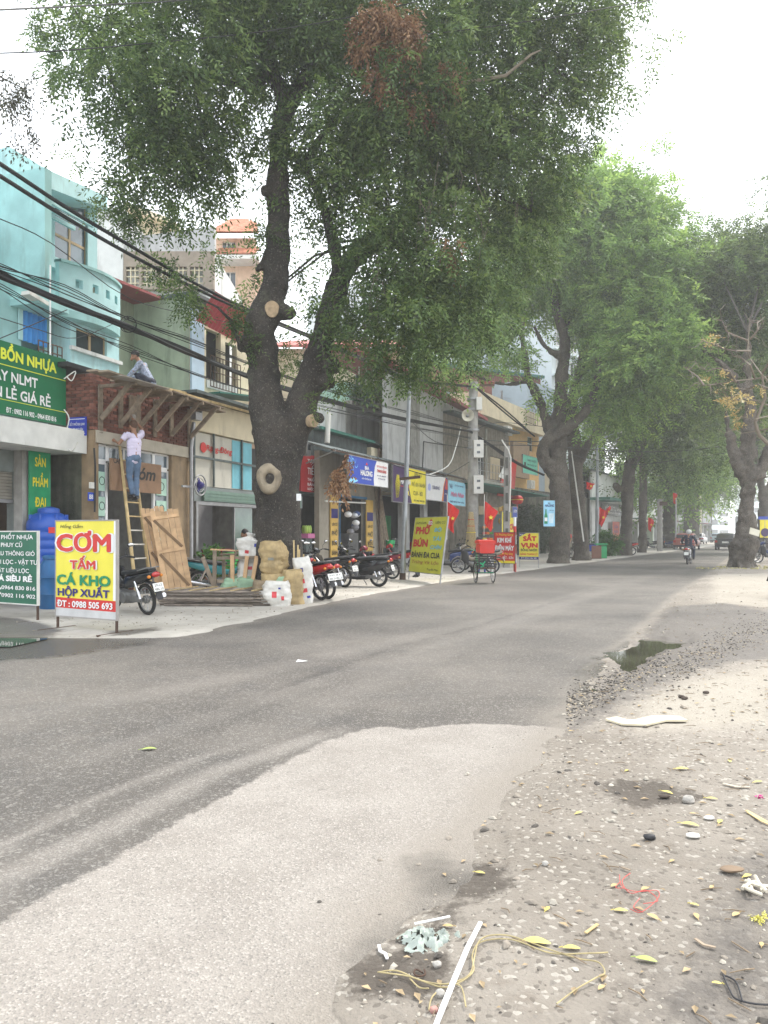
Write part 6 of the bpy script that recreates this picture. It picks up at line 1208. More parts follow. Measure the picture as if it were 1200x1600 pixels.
# beer poster on the gnarled tree
bp_ = stand_sign('beer_poster', 'upright pale blue beer poster hung on the gnarled tree trunk', (849, 36.4), (867, 36.5), 3.05, 1.82, mat('poster blue', (.3, .6, .8), .45, var=.15, scale=3), [('t', 'BIA', .5, .87, .05, .2, navy, .03), ('t', 'HALONG', .52, .76, .09, .76, navy, .04), ('t', 'mát lạnh', .7, .6, .05, .4, navy, .0, .2), ('r', [(.08, .1), (.36, .1), (.36, .4), (.28, .52), (.27, .66), (.17, .66), (.16, .52), (.08, .4)], gletter, 0), ('r', [(.1, .2), (.34, .2), (.34, .34), (.1, .34)], white, 1), ('r', [(.5, .12), (.86, .12), (.9, .5), (.46, .5)], mat('print pale', (.6, .75, .85), .5), 0)], cat='poster', feet=False)
for c_ in list(bp_.children):
    if c_.name.startswith('leg'): bpy.data.objects.remove(c_)

# ================================================================ TANK, DRUM
tankb = mat('tank blue', (.012, .075, .38), .38, var=.06, spec=.5); drumb = mat('drum blue', (.02, .12, .3), .5, var=.15, stain=.15)
g = G(62, 949); t = thing('water_tank', 'tall royal blue ribbed plastic water tank behind the dark green board', 'water tank', (g.x, g.y+.42, 0)); r = .43
pr_ = [(0, 0), (r*.99, 0), (r, .03)]; z = .03; H = 1.92
for k in range(9): z0 = .12+k*.17; pr_ += [(r, z0), (r*.965, z0+.03), (r*.965, z0+.05), (r, z0+.08)]
pr_ += [(r, 1.66), (r*.97, 1.74), (r*.8, 1.86), (r*.55, 1.92), (r*.52, 1.92)]
MB().lathe(pr_, (0, 0, 0), 40).build('shell', tankb, t); MB().lathe([(r*.5, 1.90), (r*.5, 1.99), (r*.47, 2.01), (r*.4, 2.02), (.05, 2.05)], (0, 0, 0), 32).build('lid', tankb, t)
for k in range(8): an = k*6.283/8; MB().box(-.03, .03, -.02, .02, 1.74, 1.88).xf(Matrix.Rotation(an, 4, 'Z')@Matrix.Translation((r*.86, 0, 0))).build('lug', tankb, t)
an = math.atan2(-1, .55)
for (z0, z1, m_, w_) in ((1.5, 1.62, red, .26), (.78, 1.02, white, .13)):
    mb = MB(); a0 = an+(.2 if m_ is red else .25); n = 6; vs = []
    for i in range(n+1): a = a0+(i/n-.5)*w_/r; vs += [(r*1.01*math.cos(a), r*1.01*math.sin(a), z0), (r*1.01*math.cos(a), r*1.01*math.sin(a), z1)]
    mb.add(vs, [(2*i, 2*i+2, 2*i+3, 2*i+1) for i in range(n)]).build('label_sticker', m_, t)
g = G(82, 953); t = thing('drum', 'shorter dusty blue drum between the tank and the yellow rice board', 'drum', (g.x+.04, g.y+.05, 0))
MB().lathe([(0, 0), (.27, 0), (.29, .05), (.3, .3), (.31, .32), (.3, .34), (.3, .62), (.31, .64), (.3, .66), (.29, .88), (.22, .98), (.22, 1.0)], (0, 0, 0), 28).build('shell', drumb, t); MB().lathe([(.24, 1.0), (.24, 1.05), (.2, 1.07), (.0, 1.07)], (0, 0, 0), 28).build('lid', drumb, t)

# ================================================================ PLANK DOORS, RACK, BAMBOO, SACKS
def plankdoor(lab, p0, w, h, lean, rz, roll, m, Zs=True):
    o = thing('plank_door', lab, 'door panel', p0, rz); o.rotation_euler = (R(lean), R(roll), rz); n = 5
    for k in range(n): MB().box(w*k/n+.004, w*(k+1)/n-.004, 0, .02, 0, h-.02*((k*7) % 3)).build('plank', m, o)
    for z in (.08, h*.5, h-.2): MB().box(.02, w-.02, -.022, -.002, z, z+.07).build('batten', m, o)
    for (a, b) in ((.15, h*.5), (h*.5+.07, h-.2)): MB().bar((.06, -.014, b-.01), (w-.06, -.014, a+.01), .055, .018, (0, 1, 0)).build('brace', mat('dark batten', (.18, .11, .06), .8), o)
    return o
pale = mat('new pine', (.55, .36, .2), .75, var=.2, scale=5, stain=.35, stcol=(.3, .17, .09), streak=4, orand=.15)
g = Vector((-5.02, 17.65, .12))
plankdoor('pale pine plank door leaning on the right pier of the brick shop, front one', (-4.78, 16.75, .1), .62, 1.92, -9, R(22), -9, pale); plankdoor('second pale plank door half hidden behind the front one', (-5.0, 16.95, .1), .5, 2.0, -9, R(22), -10, pale)
# bamboo mats
g = G(338, 950); bm = thing('pole_stack', 'low stack of grey wooden slat frames on the pavement in front of the rack', 'stack of poles', (g.x, g.y+.42, .03), R(-3)); q = random.Random(3)
greypole = mat('grey pole', (.24, .2, .165), .85, var=.35, scale=7, stain=.3, orand=.5)
for l in range(5):
    for k in range(8 if l < 4 else 9):
        y = -.46+k*.14+q.uniform(-.04, .04)+.025*l; x0 = -1.0+q.uniform(-.3, .22)-.03*l; z = .03+l*.062+q.uniform(-.008, .012)
        MB().tube([(x0, y, z), (x0+1.1, y+q.uniform(-.02, .02), z+q.uniform(-.008, .012)), (x0+2.1+q.uniform(-.35, .25), y+q.uniform(-.04, .03), z)], [.02, .022, .018], 6).build('pole', greypole, bm)
for k in range(5): x = -.8+k*.42; MB().bar((x-.12, -.5, .325), (x+.12, .68, .325), .035, .02).build('slat', bamboo, bm)
# wooden rack of scrap stakes
g = G(376, 941); rk = thing('wooden_rack', 'rough rack of pale stakes holding sacks left of the big trunk', 'rack', (g.x, g.y+.15, .02), R(-8)); W0 = 1.05
for x, h, tx in ((-.62, 1.1, 0), (-.2, 1.0, -.02), (.02, .98, .1), (.18, .98, .16), (.62, 1.02, 0), (-.5, .95, -.4)): MB().bar((x, -.02-.02*(x > 0), 0), (x+tx, 0, h), .085, .035, (0, 1, 0)).build('stake', pale if x > -.4 else oldwood, rk)
for z in (.42, .93): MB().bar((-.62, .03, z), (.64, .03, z+.02), .03, .07, (0, 0, 1)).build('rail', oldwood, rk)
for x in (-.6, .6): MB().bar((x, .55, 0), (x, .5, .95), .07, .04, (0, 1, 0)).build('stake', oldwood, rk); MB().bar((x, .02, .92), (x, .55, .9), .04, .06).build('rail', oldwood, rk)
MB().bar((-.75, .1, 1.12), (.1, .15, 1.08), .09, .03).build('plank', pale, rk); MB().bar((-.55, .3, 0), (-.15, .1, 1.1), .06, .03, (0, 1, 0)).build('stake', oldwood, rk); MB().bar((-.6, .35, 1.0), (.2, .3, 1.02), .3, .04).build('plank', oldwood, rk)
def sackmesh(w, d, h, seed, tie=False):
    mb = MB(); n = 36; rows_ = 26; vs = []
    for i in range(rows_+1):
        t = i/rows_; f = min(1, (.78+.22*math.sin(min(t*3, 1)*math.pi/2)))*(1 if t < .78 else (1-.16*((t-.78)/.22)**1.6 if not tie else max(.12, 1-1.0*((t-.72)/.2)**1.2) if t < .9 else .16+(t-.9)*2.2)); f = max(f, .05)
        for j in range(n):
            a = 2*math.pi*j/n; c, s = math.cos(a), math.sin(a); x = w/2*f*math.copysign(abs(c)**.6, c); y = d/2*f*math.copysign(abs(s)**.6, s); p = Vector((x*4+seed*7, y*4, t*h*5)); k = 1+.2*mnoise.noise(p)+.1*(1-2*abs(mnoise.noise(p*1.9)))+.05*mnoise.noise(p*5); vs.append((x*k+.03*math.sin(t*5+seed), y*k, t*h+(.02+.1*max(0, t-.7))*mnoise.noise(Vector((c*1.5+seed, s*1.5, t*2)))*1.2))
    fs = [(i*n+j, i*n+(j+1) % n, (i+1)*n+(j+1) % n, (i+1)*n+j) for i in range(rows_) for j in range(n)]; fs += [tuple(range(n))[::-1], tuple(rows_*n+j for j in range(n))]; mb.add(vs, fs); return mb
woven = mat('woven white', (.62, .6, .56), .6, var=.1, scale=12, stain=.15, bump=.3, bscale=60); tan = mat('woven tan', (.38, .28, .14), .75, var=.2, scale=10, stain=.25, bump=.4, bscale=60); mint = mat('woven mint', (.3, .45, .3), .65, var=.12, scale=10, bump=.3, bscale=60)
def sack(lab, px, py, Y, w, d, h, m, seed, tie=False, rz=0, z=.02, tilt=0, prints=()):
    x = (px-600)/1200*Y; o = thing('sack', lab, 'sack', (x, Y, z), rz); o.rotation_euler = (0, R(tilt), rz); b = sackmesh(w, d, h, seed, tie); s = b.build('bag', m, o)
    for (u, v, pw, ph, pm) in prints:
        mb = MB(); vs = []; n = 6
        for i in range(n+1):
            for j in range(n+1):
                xx = (u-.5)*w*.8+(i/n-.5)*pw*.6; zz = v*h+(j/n-.5)*ph*.6
                vs.append((xx, -1, zz))
        me = s.data; from mathutils.bvhtree import BVHTree
        bv = BVHTree.FromPolygons([v_.co for v_ in me.vertices], [tuple(p.vertices) for p in me.polygons]); vv = []
        for (xx, _, zz) in vs:
            h_ = bv.ray_cast(Vector((xx, -2, zz)), Vector((0, 1, 0))); vv.append((xx, (h_[0].y-.006) if h_[0] else 0, zz))
        mb.add(vv, [(i*(n+1)+j, (i+1)*(n+1)+j, (i+1)*(n+1)+j+1, i*(n+1)+j+1) for i in range(n) for j in range(n)]).build('print', pm, o)
    return o
redp = paint('bag red', (.55, .05, .06)); bluep = paint('bag blue', (.03, .04, .3))
sack('plump white sack with red print at the kerb front', 434, 950, 15.55, .52, .4, .5, woven, 1, False, .1, prints=[(.35, .5, .16, .2, redp), (.75, .35, .1, .14, redp), (.6, .75, .08, .06, bluep)])
sack('pale green-white sack behind the plump white one', 447, 945, 15.95, .42, .35, .58, mint, 2, False, -.2)
sack('upright tan woven sack with dark stripe, between white sacks', 461, 944, 15.9, .42, .32, .72, tan, 3, False, .15, tilt=-6, prints=[(.1, .5, .05, .5, mat('stripe teal', (.07, .12, .1), .7))])
sack('tall white sack with blue and red prints beside the red motorbike', 480, 940, 16.1, .36, .28, .98, woven, 4, False, .1, tilt=-9, prints=[(.5, .74, .09, .14, bluep), (.45, .5, .13, .16, redp), (.5, .3, .16, .14, redp), (.7, .15, .12, .08, bluep)])
sack('crumpled tan sack low against the trunk', 430, 930, 16.15, .6, .45, .62, tan, 5, False, .1)
sack('tied tan woven sack standing on the crumpled one beside the trunk', 427, 930, 16.25, .52, .4, .72, tan, 6, False, -.1, z=.6, prints=[(.5, .5, .2, .1, mat('faint print', (.25, .25, .22), .7))])
sack('big white sack with tied peak on top of the rack', 388, 930, 17.0, .5, .36, .58, woven, 7, True, .1, z=.9, tilt=6, prints=[(.4, .32, .14, .12, redp), (.85, .6, .12, .12, bluep)])
sack('white sack with red print standing inside the rack', 390, 930, 17.1, .44, .34, .85, woven, 8, False, 0, z=.12, prints=[(.5, .72, .3, .12, redp)])
sack('bulging mint green sack low in the rack, left one', 366, 935, 17.0, .5, .4, .5, mint, 9, False, .2); sack('bulging mint green sack low in the rack, right one', 386, 936, 16.9, .42, .34, .5, mint, 10, False, -.1)
sack('slumped brown sack between the rack and the standing tan sacks', 412, 938, 16.0, .46, .38, .5, mat('jute', (.26, .2, .13), .9, var=.2, scale=14, bump=.5, bscale=50), 11, False, .3); sack('small dirty white sack lying on the slat stack end', 420, 945, 15.7, .34, .3, .3, woven, 12, False, .4)
sk = thing('stakes', 'bundle of short sticks stuck upright beside the trunk and the tall white sack', 'sticks', tuple(P(466, 940, 16.3).xy)+(0,))
for k in range(4): MB().bar((k*.05-.08, 0, 0), (k*.06-.1+.03*(k % 2), .05, 1.35-.1*k), .03, .03, (0, 1, 0)).build('stick', bamboo, sk)
yb = thing('yellow_bag', 'flattened yellow bag by the foot of the plank door', 'bag', tuple(P(256, 925, 16.9).xy)+(0.1,)); MB().ball((0, 0, .06), (.2, .13, .08), 14, 8).build('bag', mat('bag yellow', (.7, .6, .05), .5), yb)
pot = thing('pot_plant', 'leafy pot plant at the left jamb of the shutter shop', 'plant', tuple(F2.at(.45, -.35, 0))); MB().lathe([(0, 0), (.14, 0), (.18, .3), (.16, .3), (.14, .05)], (0, 0, .05), 16).build('pot', mat('terracotta', (.35, .15, .08), .8), pot)
foliage('leaves', [((0, 0, .75), (.22, .22, .35), 1)], 60, leafp, pot, 71, ncomp=4, nl=5, Lc=.2, ll=.12, lw=.07, tw=.1)
gc = thing('green_crate', 'bright green slatted crate behind the teal motorbike', 'crate', tuple(F2.at(1.3, -.4, .05)), F2.rz)
for k in range(5): MB().box(-.18, .18, -.14, .14, .5+k*.09, .56+k*.09).build('slat', paint('crate green', (.05, .4, .08)), gc)
MB().box(-.15, .15, -.12, .12, 0, .5).build('base', card, gc)
pc = thing('plastic_bundle', 'pink and blue rolled plastic bundle on the counter edge above the teal motorbike', 'bundle', tuple(F2.at(1.9, -.7, .0)), F2.rz)
MB().cyl((-.25, 0, 1.0), (.35, .1, 1.02), .17, n=18).build('roll', mat('clear film', (.45, .48, .6), .2, spec=.8), pc); MB().torus((-.26, 0, 1.0), .12, .045, 'x', 18, 8).build('ring', paint('bundle pink', (.6, .25, .45)), pc); MB().box(-.3, .4, -.2, .25, .0, .83).build('stool', oldwood, pc)
fan = F2.thing('wall_fan', 'dark blue round fan bracket on the left post of the shutter shop', 'fan'); x, z = F2.sz(313, 758, -.5)
MB().torus((x, -.5, z), .26, .02, 'y', 24, 6).torus((x, -.5, z), .17, .01, 'y', 20, 5).build('cage', steel, fan); MB().ball((x, -.48, z), (.1, .12, .1), 12, 8).build('motor', navy, fan)
for k in range(3): a = k*2.09; MB().bar((x, -.5, z), (x+.2*math.cos(a), -.5, z+.2*math.sin(a)), .09, .01, (0, 1, 0)).build('blade', navy, fan)
MB().bar((x-.5, -.3, z-.05), (x, -.45, z-.05), .05, .05).build('bracket', steel, fan)

# ================================================================ POLES AND LAMPS
def polething(name, lab, px, Y, cat='pole'):
    return thing(name, lab, cat, ((px-600)/1200*Y, Y, 0))
p = polething('steel_pole', 'slim galvanised steel pole beside the leaning noodle board', 629, 24.2); zt = H_(540, 24.2); xo = (642-629)/1200*24.2
MB().tube([(0, 0, 0), (xo*.5, 0, zt*.5), (xo, 0, zt)], [.085, .07, .055], 14).build('post', mat('galvanised', (.32, .34, .36), .45, .5, var=.15, stain=.2), p); MB().lathe([(.16, 0), (.16, .03), (.1, .04), (.1, .25)], (0, 0, 0), 16).build('base', rust, p)
z = H_(748, 24.2); MB().bar((-.1, -.1, z-.02), (.55, -.12, z+.05), .05, .09).build('arm', rust, p)
YU = 33.5; u = polething('utility_pole', 'old concrete utility pole hung with meter boxes, cables and a loudspeaker', 738, YU, 'utility pole'); zt = H_(597, YU)
MB().add(*(lambda m_: (m_.v, m_.f))(MB().tube([(0, 0, 0), (.05, 0, zt)], [.27, .2], 10))).build('post', concrete, u)
for px, py, h_, w_, d_ in ((743, 703, .75, .42, .3), (743, 758, .78, .42, .3), (744, 633, .55, .24, .2)):
    x = (px-738)/1200*YU; z = H_(py, YU); c_ = MB().box(x-w_/2+.08, x+w_/2+.08, -.5, -.22, z-h_/2, z+h_/2).build('meter_box', offwhite, u)
    for k in range(2):
        if h_ > .6: MB().box(x-.0, x+.14, -.508, -.502, z-.2+k*.3, z-.1+k*.3).build('meter_window', cglass, c_)
for z in (zt-.25, zt-.75, H_(640, YU), H_(672, YU), H_(700, YU)): MB().lathe([(.27, -.04), (.27, .04), (.2, .04), (.2, -.04)], (.04, 0, z), 14).build('band', steel, u)
z = H_(603, YU); MB().bar((-.1, -.1, z), (.95, -.1, z+.02), .09, .09).build('cross_arm', rust, u)
for k in range(3): MB().lathe([(.03, 0), (.06, .03), (.03, .06), (.06, .09), (.02, .13)], (.55+k*.18, -.1, z+.05), 10).build('insulator', mat('insulator brown', (.3, .1, .06), .3), u)
ls = thing('loudspeaker', 'grey horn loudspeaker fixed to the utility pole', 'loudspeaker', tuple(P(731, 649, YU-.45))); mb = MB().lathe([(.03, .45), (.06, .3), (.1, .15), (.2, .02), (.27, -.02), (.26, -.03), (.17, .03), (.07, .12)], (0, 0, 0), 28, 'y', True); mb.build('horn', mat('horn grey', (.45, .42, .34), .5, stain=.15), ls); MB().ball((0, .06, 0), .055, 12, 8).build('driver', steel, ls); MB().cyl((0, .2, 0), (0, .5, 0), .09).build('housing', tin, ls); MB().bar((0, .35, 0), (.25, .4, .0), .04, .04).build('bracket', rust, ls)
bb_ = thing('broom_bundle', 'bundle of straw brooms tied upright to the utility pole', 'brooms', ((736-600)/1200*32.9, 32.9, 0)); q = random.Random(5); straw = mat('straw', (.5, .4, .22), .85, var=.25, scale=20)
mb = MB()
for k in range(70): a = q.uniform(0, 6.28); r_ = q.uniform(.02, .2); mb.tube([(r_*.45*math.cos(a), r_*.45*math.sin(a), H_(800, 33)), (r_*.8*math.cos(a), r_*.8*math.sin(a), H_(825, 33)), (r_*1.25*math.cos(a), r_*1.25*math.sin(a), H_(862, 33)+q.uniform(-.1, .1))], [.01, .016, .02], 4, False)
mb.build('bristles', straw, bb_, kind='stuff')
for k in range(5): MB().cyl((k*.04-.08, 0, .1), (k*.05-.1, 0, H_(806, 33)), .014, n=6).build('handle', bamboo, bb_)
for k in range(3): MB().torus((0, 0, H_(812+k*10, 33)), .14+k*.03, .012, 'z', 16, 5).build('binding', yellow if k == 2 else red, bb_)
l1 = polething('street_lamp', 'short concrete pole with thin curved lamp pipe behind the red hardware board', 791, 32.6, 'street lamp'); zt = H_(697, 32.6)
MB().tube([(0, 0, 0), (.03, 0, zt)], [.19, .15], 4).build('post', concrete, l1)
for k in range(6): MB().box(-.05, .05, -.19, -.12, .5+k*.75, .95+k*.75).build('slot', mat('slot dark', (.08, .08, .07), .95), l1)
P_ = lambda px, py: (lambda v: (v.x-l1.location.x, v.y-l1.location.y, v.z))(P(px, py, 32.4)); MB().tube([P_(796, 800), P_(798, 750), P_(798, 715), P_(794, 702), P_(788, 694), P_(784, 687)], .03, 8).build('lamp_pipe', offwhite, l1)
YL = 46; l2 = polething('street_lamp', 'tall grey lamp post curving right in front of the dark forked tree', 932, YL, 'street lamp'); Q = lambda px, py: (lambda v: (v.x-l2.location.x, v.y-l2.location.y, v.z))(P(px, py, YL))
MB().tube([Q(932, 872), Q(933, 780), Q(933.5, 702), Q(936, 692), Q(944, 684), Q(957, 678), Q(970, 675)], [.11, .09, .07, .055, .05, .045, .04], 12).build('post', mat('lamp grey', (.3, .33, .35), .5, .3), l2); a = Vector(Q(968, 675.3)); b = Vector(Q(982, 672)); MB().bar(a, b, .22, .1).build('lamp_head', offwhite, l2); MB().box(-.22, .22, -.22, .22, 0, .3).build('base', concrete, l2)
l3 = polething('street_lamp', 'thin distant lamp post beside the parked red car', 1056, 68, 'street lamp'); MB().tube([(0, 0, 0), (0, 0, H_(770, 68))], [.1, .07], 8).build('post', steel, l3)
u2 = polething('utility_pole', 'dark timber-like pole between the farther left trunks', 1031, 62, 'utility pole'); MB().tube([(0, 0, 0), (0, 0, H_(780, 62))], [.24, .2], 8).build('post', concrete, u2); MB().box(-.1, .5, -.35, -.2, H_(790, 62), H_(784, 62)).build('cross_arm', rust, u2)
wp = thing('white_pole', 'long thin pale pole leaning on the second gnarled trunk', 'pole', tuple(P(913, 850, 39.8).xy)+(0,)); a = P(893, 705, 40.1)-wp.location; b = P(912, 846, 39.3)-wp.location; MB().tube([b, a.lerp(b, .5), a], [.035, .04, .03], 8).build('tube', offwhite, wp)
rw = polething('marker_post', 'red and white striped post beside the red hardware board', 804.5, 29.8, 'post'); zt = H_(808, 29.8)
for k in range(6): MB().cyl((0, 0, zt*k/6), (0, 0, zt*(k+1)/6), .055, n=12).build('band', (red if k % 2 == 0 else white), rw)
def flag(lab, px, py, Y, w, h, drop, seed=0, pole=True):
    c = P(px, py, Y); o = thing('flag', lab, 'flag', tuple(c)); n = 14; q = random.Random(seed); vs = []
    for i in range(n+1):
        for j in range(n+1):
            u, v = i/n, j/n; vs.append((w*u*(.75+.25*math.cos(v*3))+.05*math.sin(v*7+seed)*u, .07*math.sin(u*9+v*3+seed), -h*v-drop*u*(1-.2*v)))
    mb = MB().add(vs, [(i*(n+1)+j, (i+1)*(n+1)+j, (i+1)*(n+1)+j+1, i*(n+1)+j+1) for i in range(n) for j in range(n)]); mb.build('cloth', flagred, o)
    st_ = []; 
    for k in range(10): rr_ = min(w, h)*(.22 if k % 2 == 0 else .09); a = math.pi/2+k*math.pi/5; st_.append((w*.5+rr_*math.cos(a), -h*.5-drop*.5+rr_*math.sin(a)))
    MB().prism(st_, -.1, -.092).build('star', yellow, o, False)
    if pole: MB().cyl((-.02, 0, -h-.5), (-.0, 0, .25), .015, n=6).build('staff', offwhite, o)
    return o
flag('drooping red flag with star under the pale blue sign', 699, 783, 31, .42, 1.05, .35, 1)
flag('red flag with gold star hung right of the meter boxes', 757, 782, 31.5, .5, .95, .45, 2); flag('small red flag high in front of the second gnarled trunk', 916, 753, 40, .45, .35, .1, 3, False)
flag('red flag on the tall grey lamp post', 936, 792, 45.5, .45, 1.0, .25, 4, False); flag('smaller red flag right of the lamp post', 946, 797, 47, .35, .5, -.3, 5, False)
flag('distant red flag left of the pale straight trunk', 1013, 808, 57, .4, .95, .2, 6, False); flag('tiny red flag near the far lamp post', 1052, 770, 66, .3, .9, .1, 7, False)
ln = F4.thing('lantern', 'round red paper lantern with gold bands hanging above the hardware board', 'lantern'); x, z = F4.sz(808, 781, -1.9)
mb = MB(); prof = [(.08, -.26)]+[(.34*math.cos(a)**.6+.012*(k % 2), .26*math.sin(a)) for k, a in enumerate(np.linspace(-1.2, 1.2, 13))]+[(.08, .26)]; mb.lathe(prof, (x, -1.9, z), 20); mb.build('shade', mat('lantern red', (.55, .02, .02), .5), ln); MB().torus((x, -1.9, z), .345, .02, 'z', 20, 5).build('band', yellow, ln); MB().cyl((x, -1.9, z+.26), (x, -1.9, z+.7), .01, n=5).build('cord', ink, ln); MB().cyl((x, -1.9, z-.5), (x, -1.9, z-.26), .05, .03, n=8).build('tassel', flagred, ln)
lg = F4.thing('bag_cluster', 'cluster of glossy yellow snack bags hung under the awning beside the lamp pole', 'bags'); x, z = F4.sz(783, 806, -1.9); q = random.Random(4)
for k in range(14): MB().ball((x+q.uniform(-.25, .25), -1.9+q.uniform(-.2, .2), z+q.uniform(-.6, .5)), (.13, .1, .16), 8, 6).build('bag', mat('snack gold', (.75, .5, .15), .25, orand=.25), lg)
fr_ = F4.thing('fruit_stand', 'tiered stand of orange and green fruit behind the tricycle cart', 'fruit stand'); x, z = F4.sz(757, 850, -1.9)
MB().box(x-.55, x+.9, -1.8, -1.5, .0, 1.9).build('frame', tin, fr_); fm = {c: MB().ball((0, 0, 0), .07, 8, 6).mesh('fruit', mat('fruit '+n, c, .4)) for n, c in (('orange', (.7, .2, .02)), ('green', (.1, .3, .05)), ('yellow', (.7, .5, .05)), ('red', (.5, .04, .03)))}
for r_ in range(5):
    MB().box(x-.5, x+.85, -2.1, -1.75, .5+r_*.3, .53+r_*.3).build('tray', oldwood, fr_)
    for c_ in range(9): o = link(bpy.data.objects.new('fruit', list(fm.values())[(r_+c_//3) % 4]), fr_); o.location = (x-.42+c_*.145, -2.02+.02*(c_ % 2), .6+r_*.3)
ys = hung('yellow_sign', 'yellow and red sign half hidden behind the concrete lamp pole', 784, 805, 800, 845, -2.2, [('t', 'HOA', .35, .7, .14, .5, red, .06), ('t', 'TƯƠI', .5, .4, .18, .7, red, .06)], yellow, F=F4)
hung('round_sign', 'small blue and white sign above the striped post', 801, 808, 792, 808, -2.6, [('t', 'ATM', .5, .45, .3, .7, white, .03)], blue, F=F4)
bl_ = thing('blue_crate', 'blue crate stacked by the lamp post base', 'crate', tuple(P(921, 865, 44.5).xy)+(.45,)); MB().box(-.3, .3, -.2, .2, 0, .35).build('shell', blue, bl_); MB().box(-.32, .32, -.22, .22, .33, .37).build('rim', blue, bl_)
cb = thing('carton', 'white carton under the blue crate', 'box', tuple(P(921, 868, 44.5).xy)+(0,)); MB().box(-.3, .3, -.22, .22, 0, .44).build('body', white, cb); MB().box(-.3, .3, -.225, -.221, .2, .23).build('tape', card, cb)
gb = thing('green_bin', 'green wheeled bin with white patch beside the tall lamp post', 'bin', tuple(P(938, 868, 45).xy)+(0,)); MB().loft([(-.3, 0, .4, .28, .38), (.3, 0, .4, .3, .4)], 16, 6).build('body', paint('bin green', (.02, .35, .12)), gb); MB().box(-.33, .33, -.33, .33, .82, .9).build('lid', paint('bin green', (.02, .35, .12)), gb)
for x in (-.2, .2): MB().torus((x, .3, .1), .08, .03, 'x', 14, 6).build('wheel', rubber, gb)
bp2 = thing('brown_board', 'brown panel standing left of the green bin', 'board', tuple(P(932, 870, 44).xy)+(0,)); MB().box(-.28, .28, -.02, .02, .05, .78).build('panel', mat('panel brown', (.2, .1, .07), .7), bp2); MB().box(-.28, -.22, -.05, .05, 0, .05).box(.22, .28, -.05, .05, 0, .05).build('feet', rust, bp2) if False else MB().bar((-.28, 0, .025), (.28, 0, .025), .1, .05).build('base', rust, bp2)
bs = thing('hedge', 'green shrub left of the red upright banner', 'shrub', tuple(P(947, 865, 49).xy)+(0,)); MB().cyl((0, 0, 0), (0, 0, .6), .04, n=6).build('stem', bark, bs); foliage('leaves', [((0, 0, .9), (.8, .5, .7), 1)], 160, leafp, bs, 72, ncomp=4, nl=5, Lc=.3, ll=.16, lw=.09, tw=.2)
rb = thing('banner_pole', 'blue and yellow feather banner standing at the right behind the knobbly tree', 'banner', tuple(P(1195, 865, 50).xy)+(0,)); MB().cyl((0, 0, 0), (0, 0, H_(808, 50)), .03, n=6).build('pole', steel, rb); MB().box(-.32, .32, -.02, .02, H_(840, 50), H_(812, 50)).build('panel', yellow, rb); MB().box(-.42, .42, -.03, .03, H_(812, 50)+.005, H_(807, 50)).build('header', blue, rb); MB().lathe([(.28, 0), (.28, -.02)], (0, -.03, H_(832, 50)), 18, 'y').build('disc', purple, rb)

# ================================================================ CABLES
cb_m = mat('cable black', (.012, .012, .013), .5, var=.2)
def cthing(lab, name='overhead_cable'): return thing(name, lab, 'cable')
bun = cthing('thick sagging bundle of black cables slung behind the big trunk to the utility pole', 'cable_bundle'); q = random.Random(12)
path = [P(-80, 385, 11.2), P(0, 428, 12.2), P(95, 470, 13.6), P(190, 508, 15.1), P(290, 548, 17), P(400, 592, 19.6), P(520, 628, 23.5), P(640, 657, 28.5), P(735, 674, 33.2)]
def wander(path, off, r, seed, n=5, m=cb_m, parent=bun, name='cable'):
    q = random.Random(seed); pts = []
    k = len(path)
    for i, p in enumerate(path):
        f = Vector((q.uniform(-1, 1), q.uniform(-1, 1), q.uniform(-1, 1)))*off*(.35 if i in (0, k-1) else 1); pts.append(p+f)
    fine = []
    for i in range(k-1):
        p0, p1, p2, p3 = pts[max(i-1, 0)], pts[i], pts[i+1], pts[min(i+2, k-1)]
        for s in range(4): t = s/4; fine.append(.5*((2*p1)+(p2-p0)*t+(2*p0-5*p1+4*p2-p3)*t*t+(3*p1-p0-3*p2+p3)*t**3))
    fine.append(pts[-1]); return MB().tube(fine, r, n, False).build(name, m, parent)
for i in range(16): wander(path, .05, q.choice([.016, .02, .028]), 100+i)
for i in range(6): wander(path, .055, .015, 140+i, m=[mat('cable grey', (.12, .12, .12), .5), cb_m][i % 2])
lo = cthing('looser spread of thin wires just above and below the thick bundle', 'wire_group')
up = [[P(-60, 400, 11.5), P(0, 416, 12), P(100, 452, 13.6), P(200, 497, 15.3), P(300, 534, 17), P(400, 570, 19.6), P(520, 612, 23.5), P(640, 645, 28.5), P(735, 668, 33.2)]]
for i in range(5): wander(up[0], .07, .009, 200+i, 4, parent=lo, name='wire')
low = [P(-60, 425, 11.3), P(0, 450, 12), P(100, 505, 13.6), P(200, 545, 15.3), P(300, 580, 17), P(400, 612, 19.6), P(520, 640, 23.5), P(640, 668, 28.5), P(735, 684, 33.2)]
for i in range(4): wander(low, .08, .008, 220+i, 4, parent=lo, name='wire')
pr1 = [P(-60, 222, 10.6), P(0, 256, 11.2), P(100, 322, 12.6), P(200, 382, 14.2), P(300, 440, 16.2), P(385, 482, 18.5), P(530, 543, 23.5), P(640, 590, 28.5), P(742, 604, 33.3)]
pr2 = [P(-60, 240, 10.6), P(0, 275, 11.2), P(100, 338, 12.6), P(200, 396, 14.2), P(300, 448, 16.2), P(385, 487, 18.5), P(530, 546, 23.5), P(640, 593, 28.5), P(742, 605, 33.3)]
for i, pp in enumerate((pr1, pr2)): o = cthing(['upper of the two heavy black cables crossing the turquoise house', 'lower of the two heavy black cables crossing the turquoise house'][i]); wander(pp, .0, .034, 1, 8, parent=o)
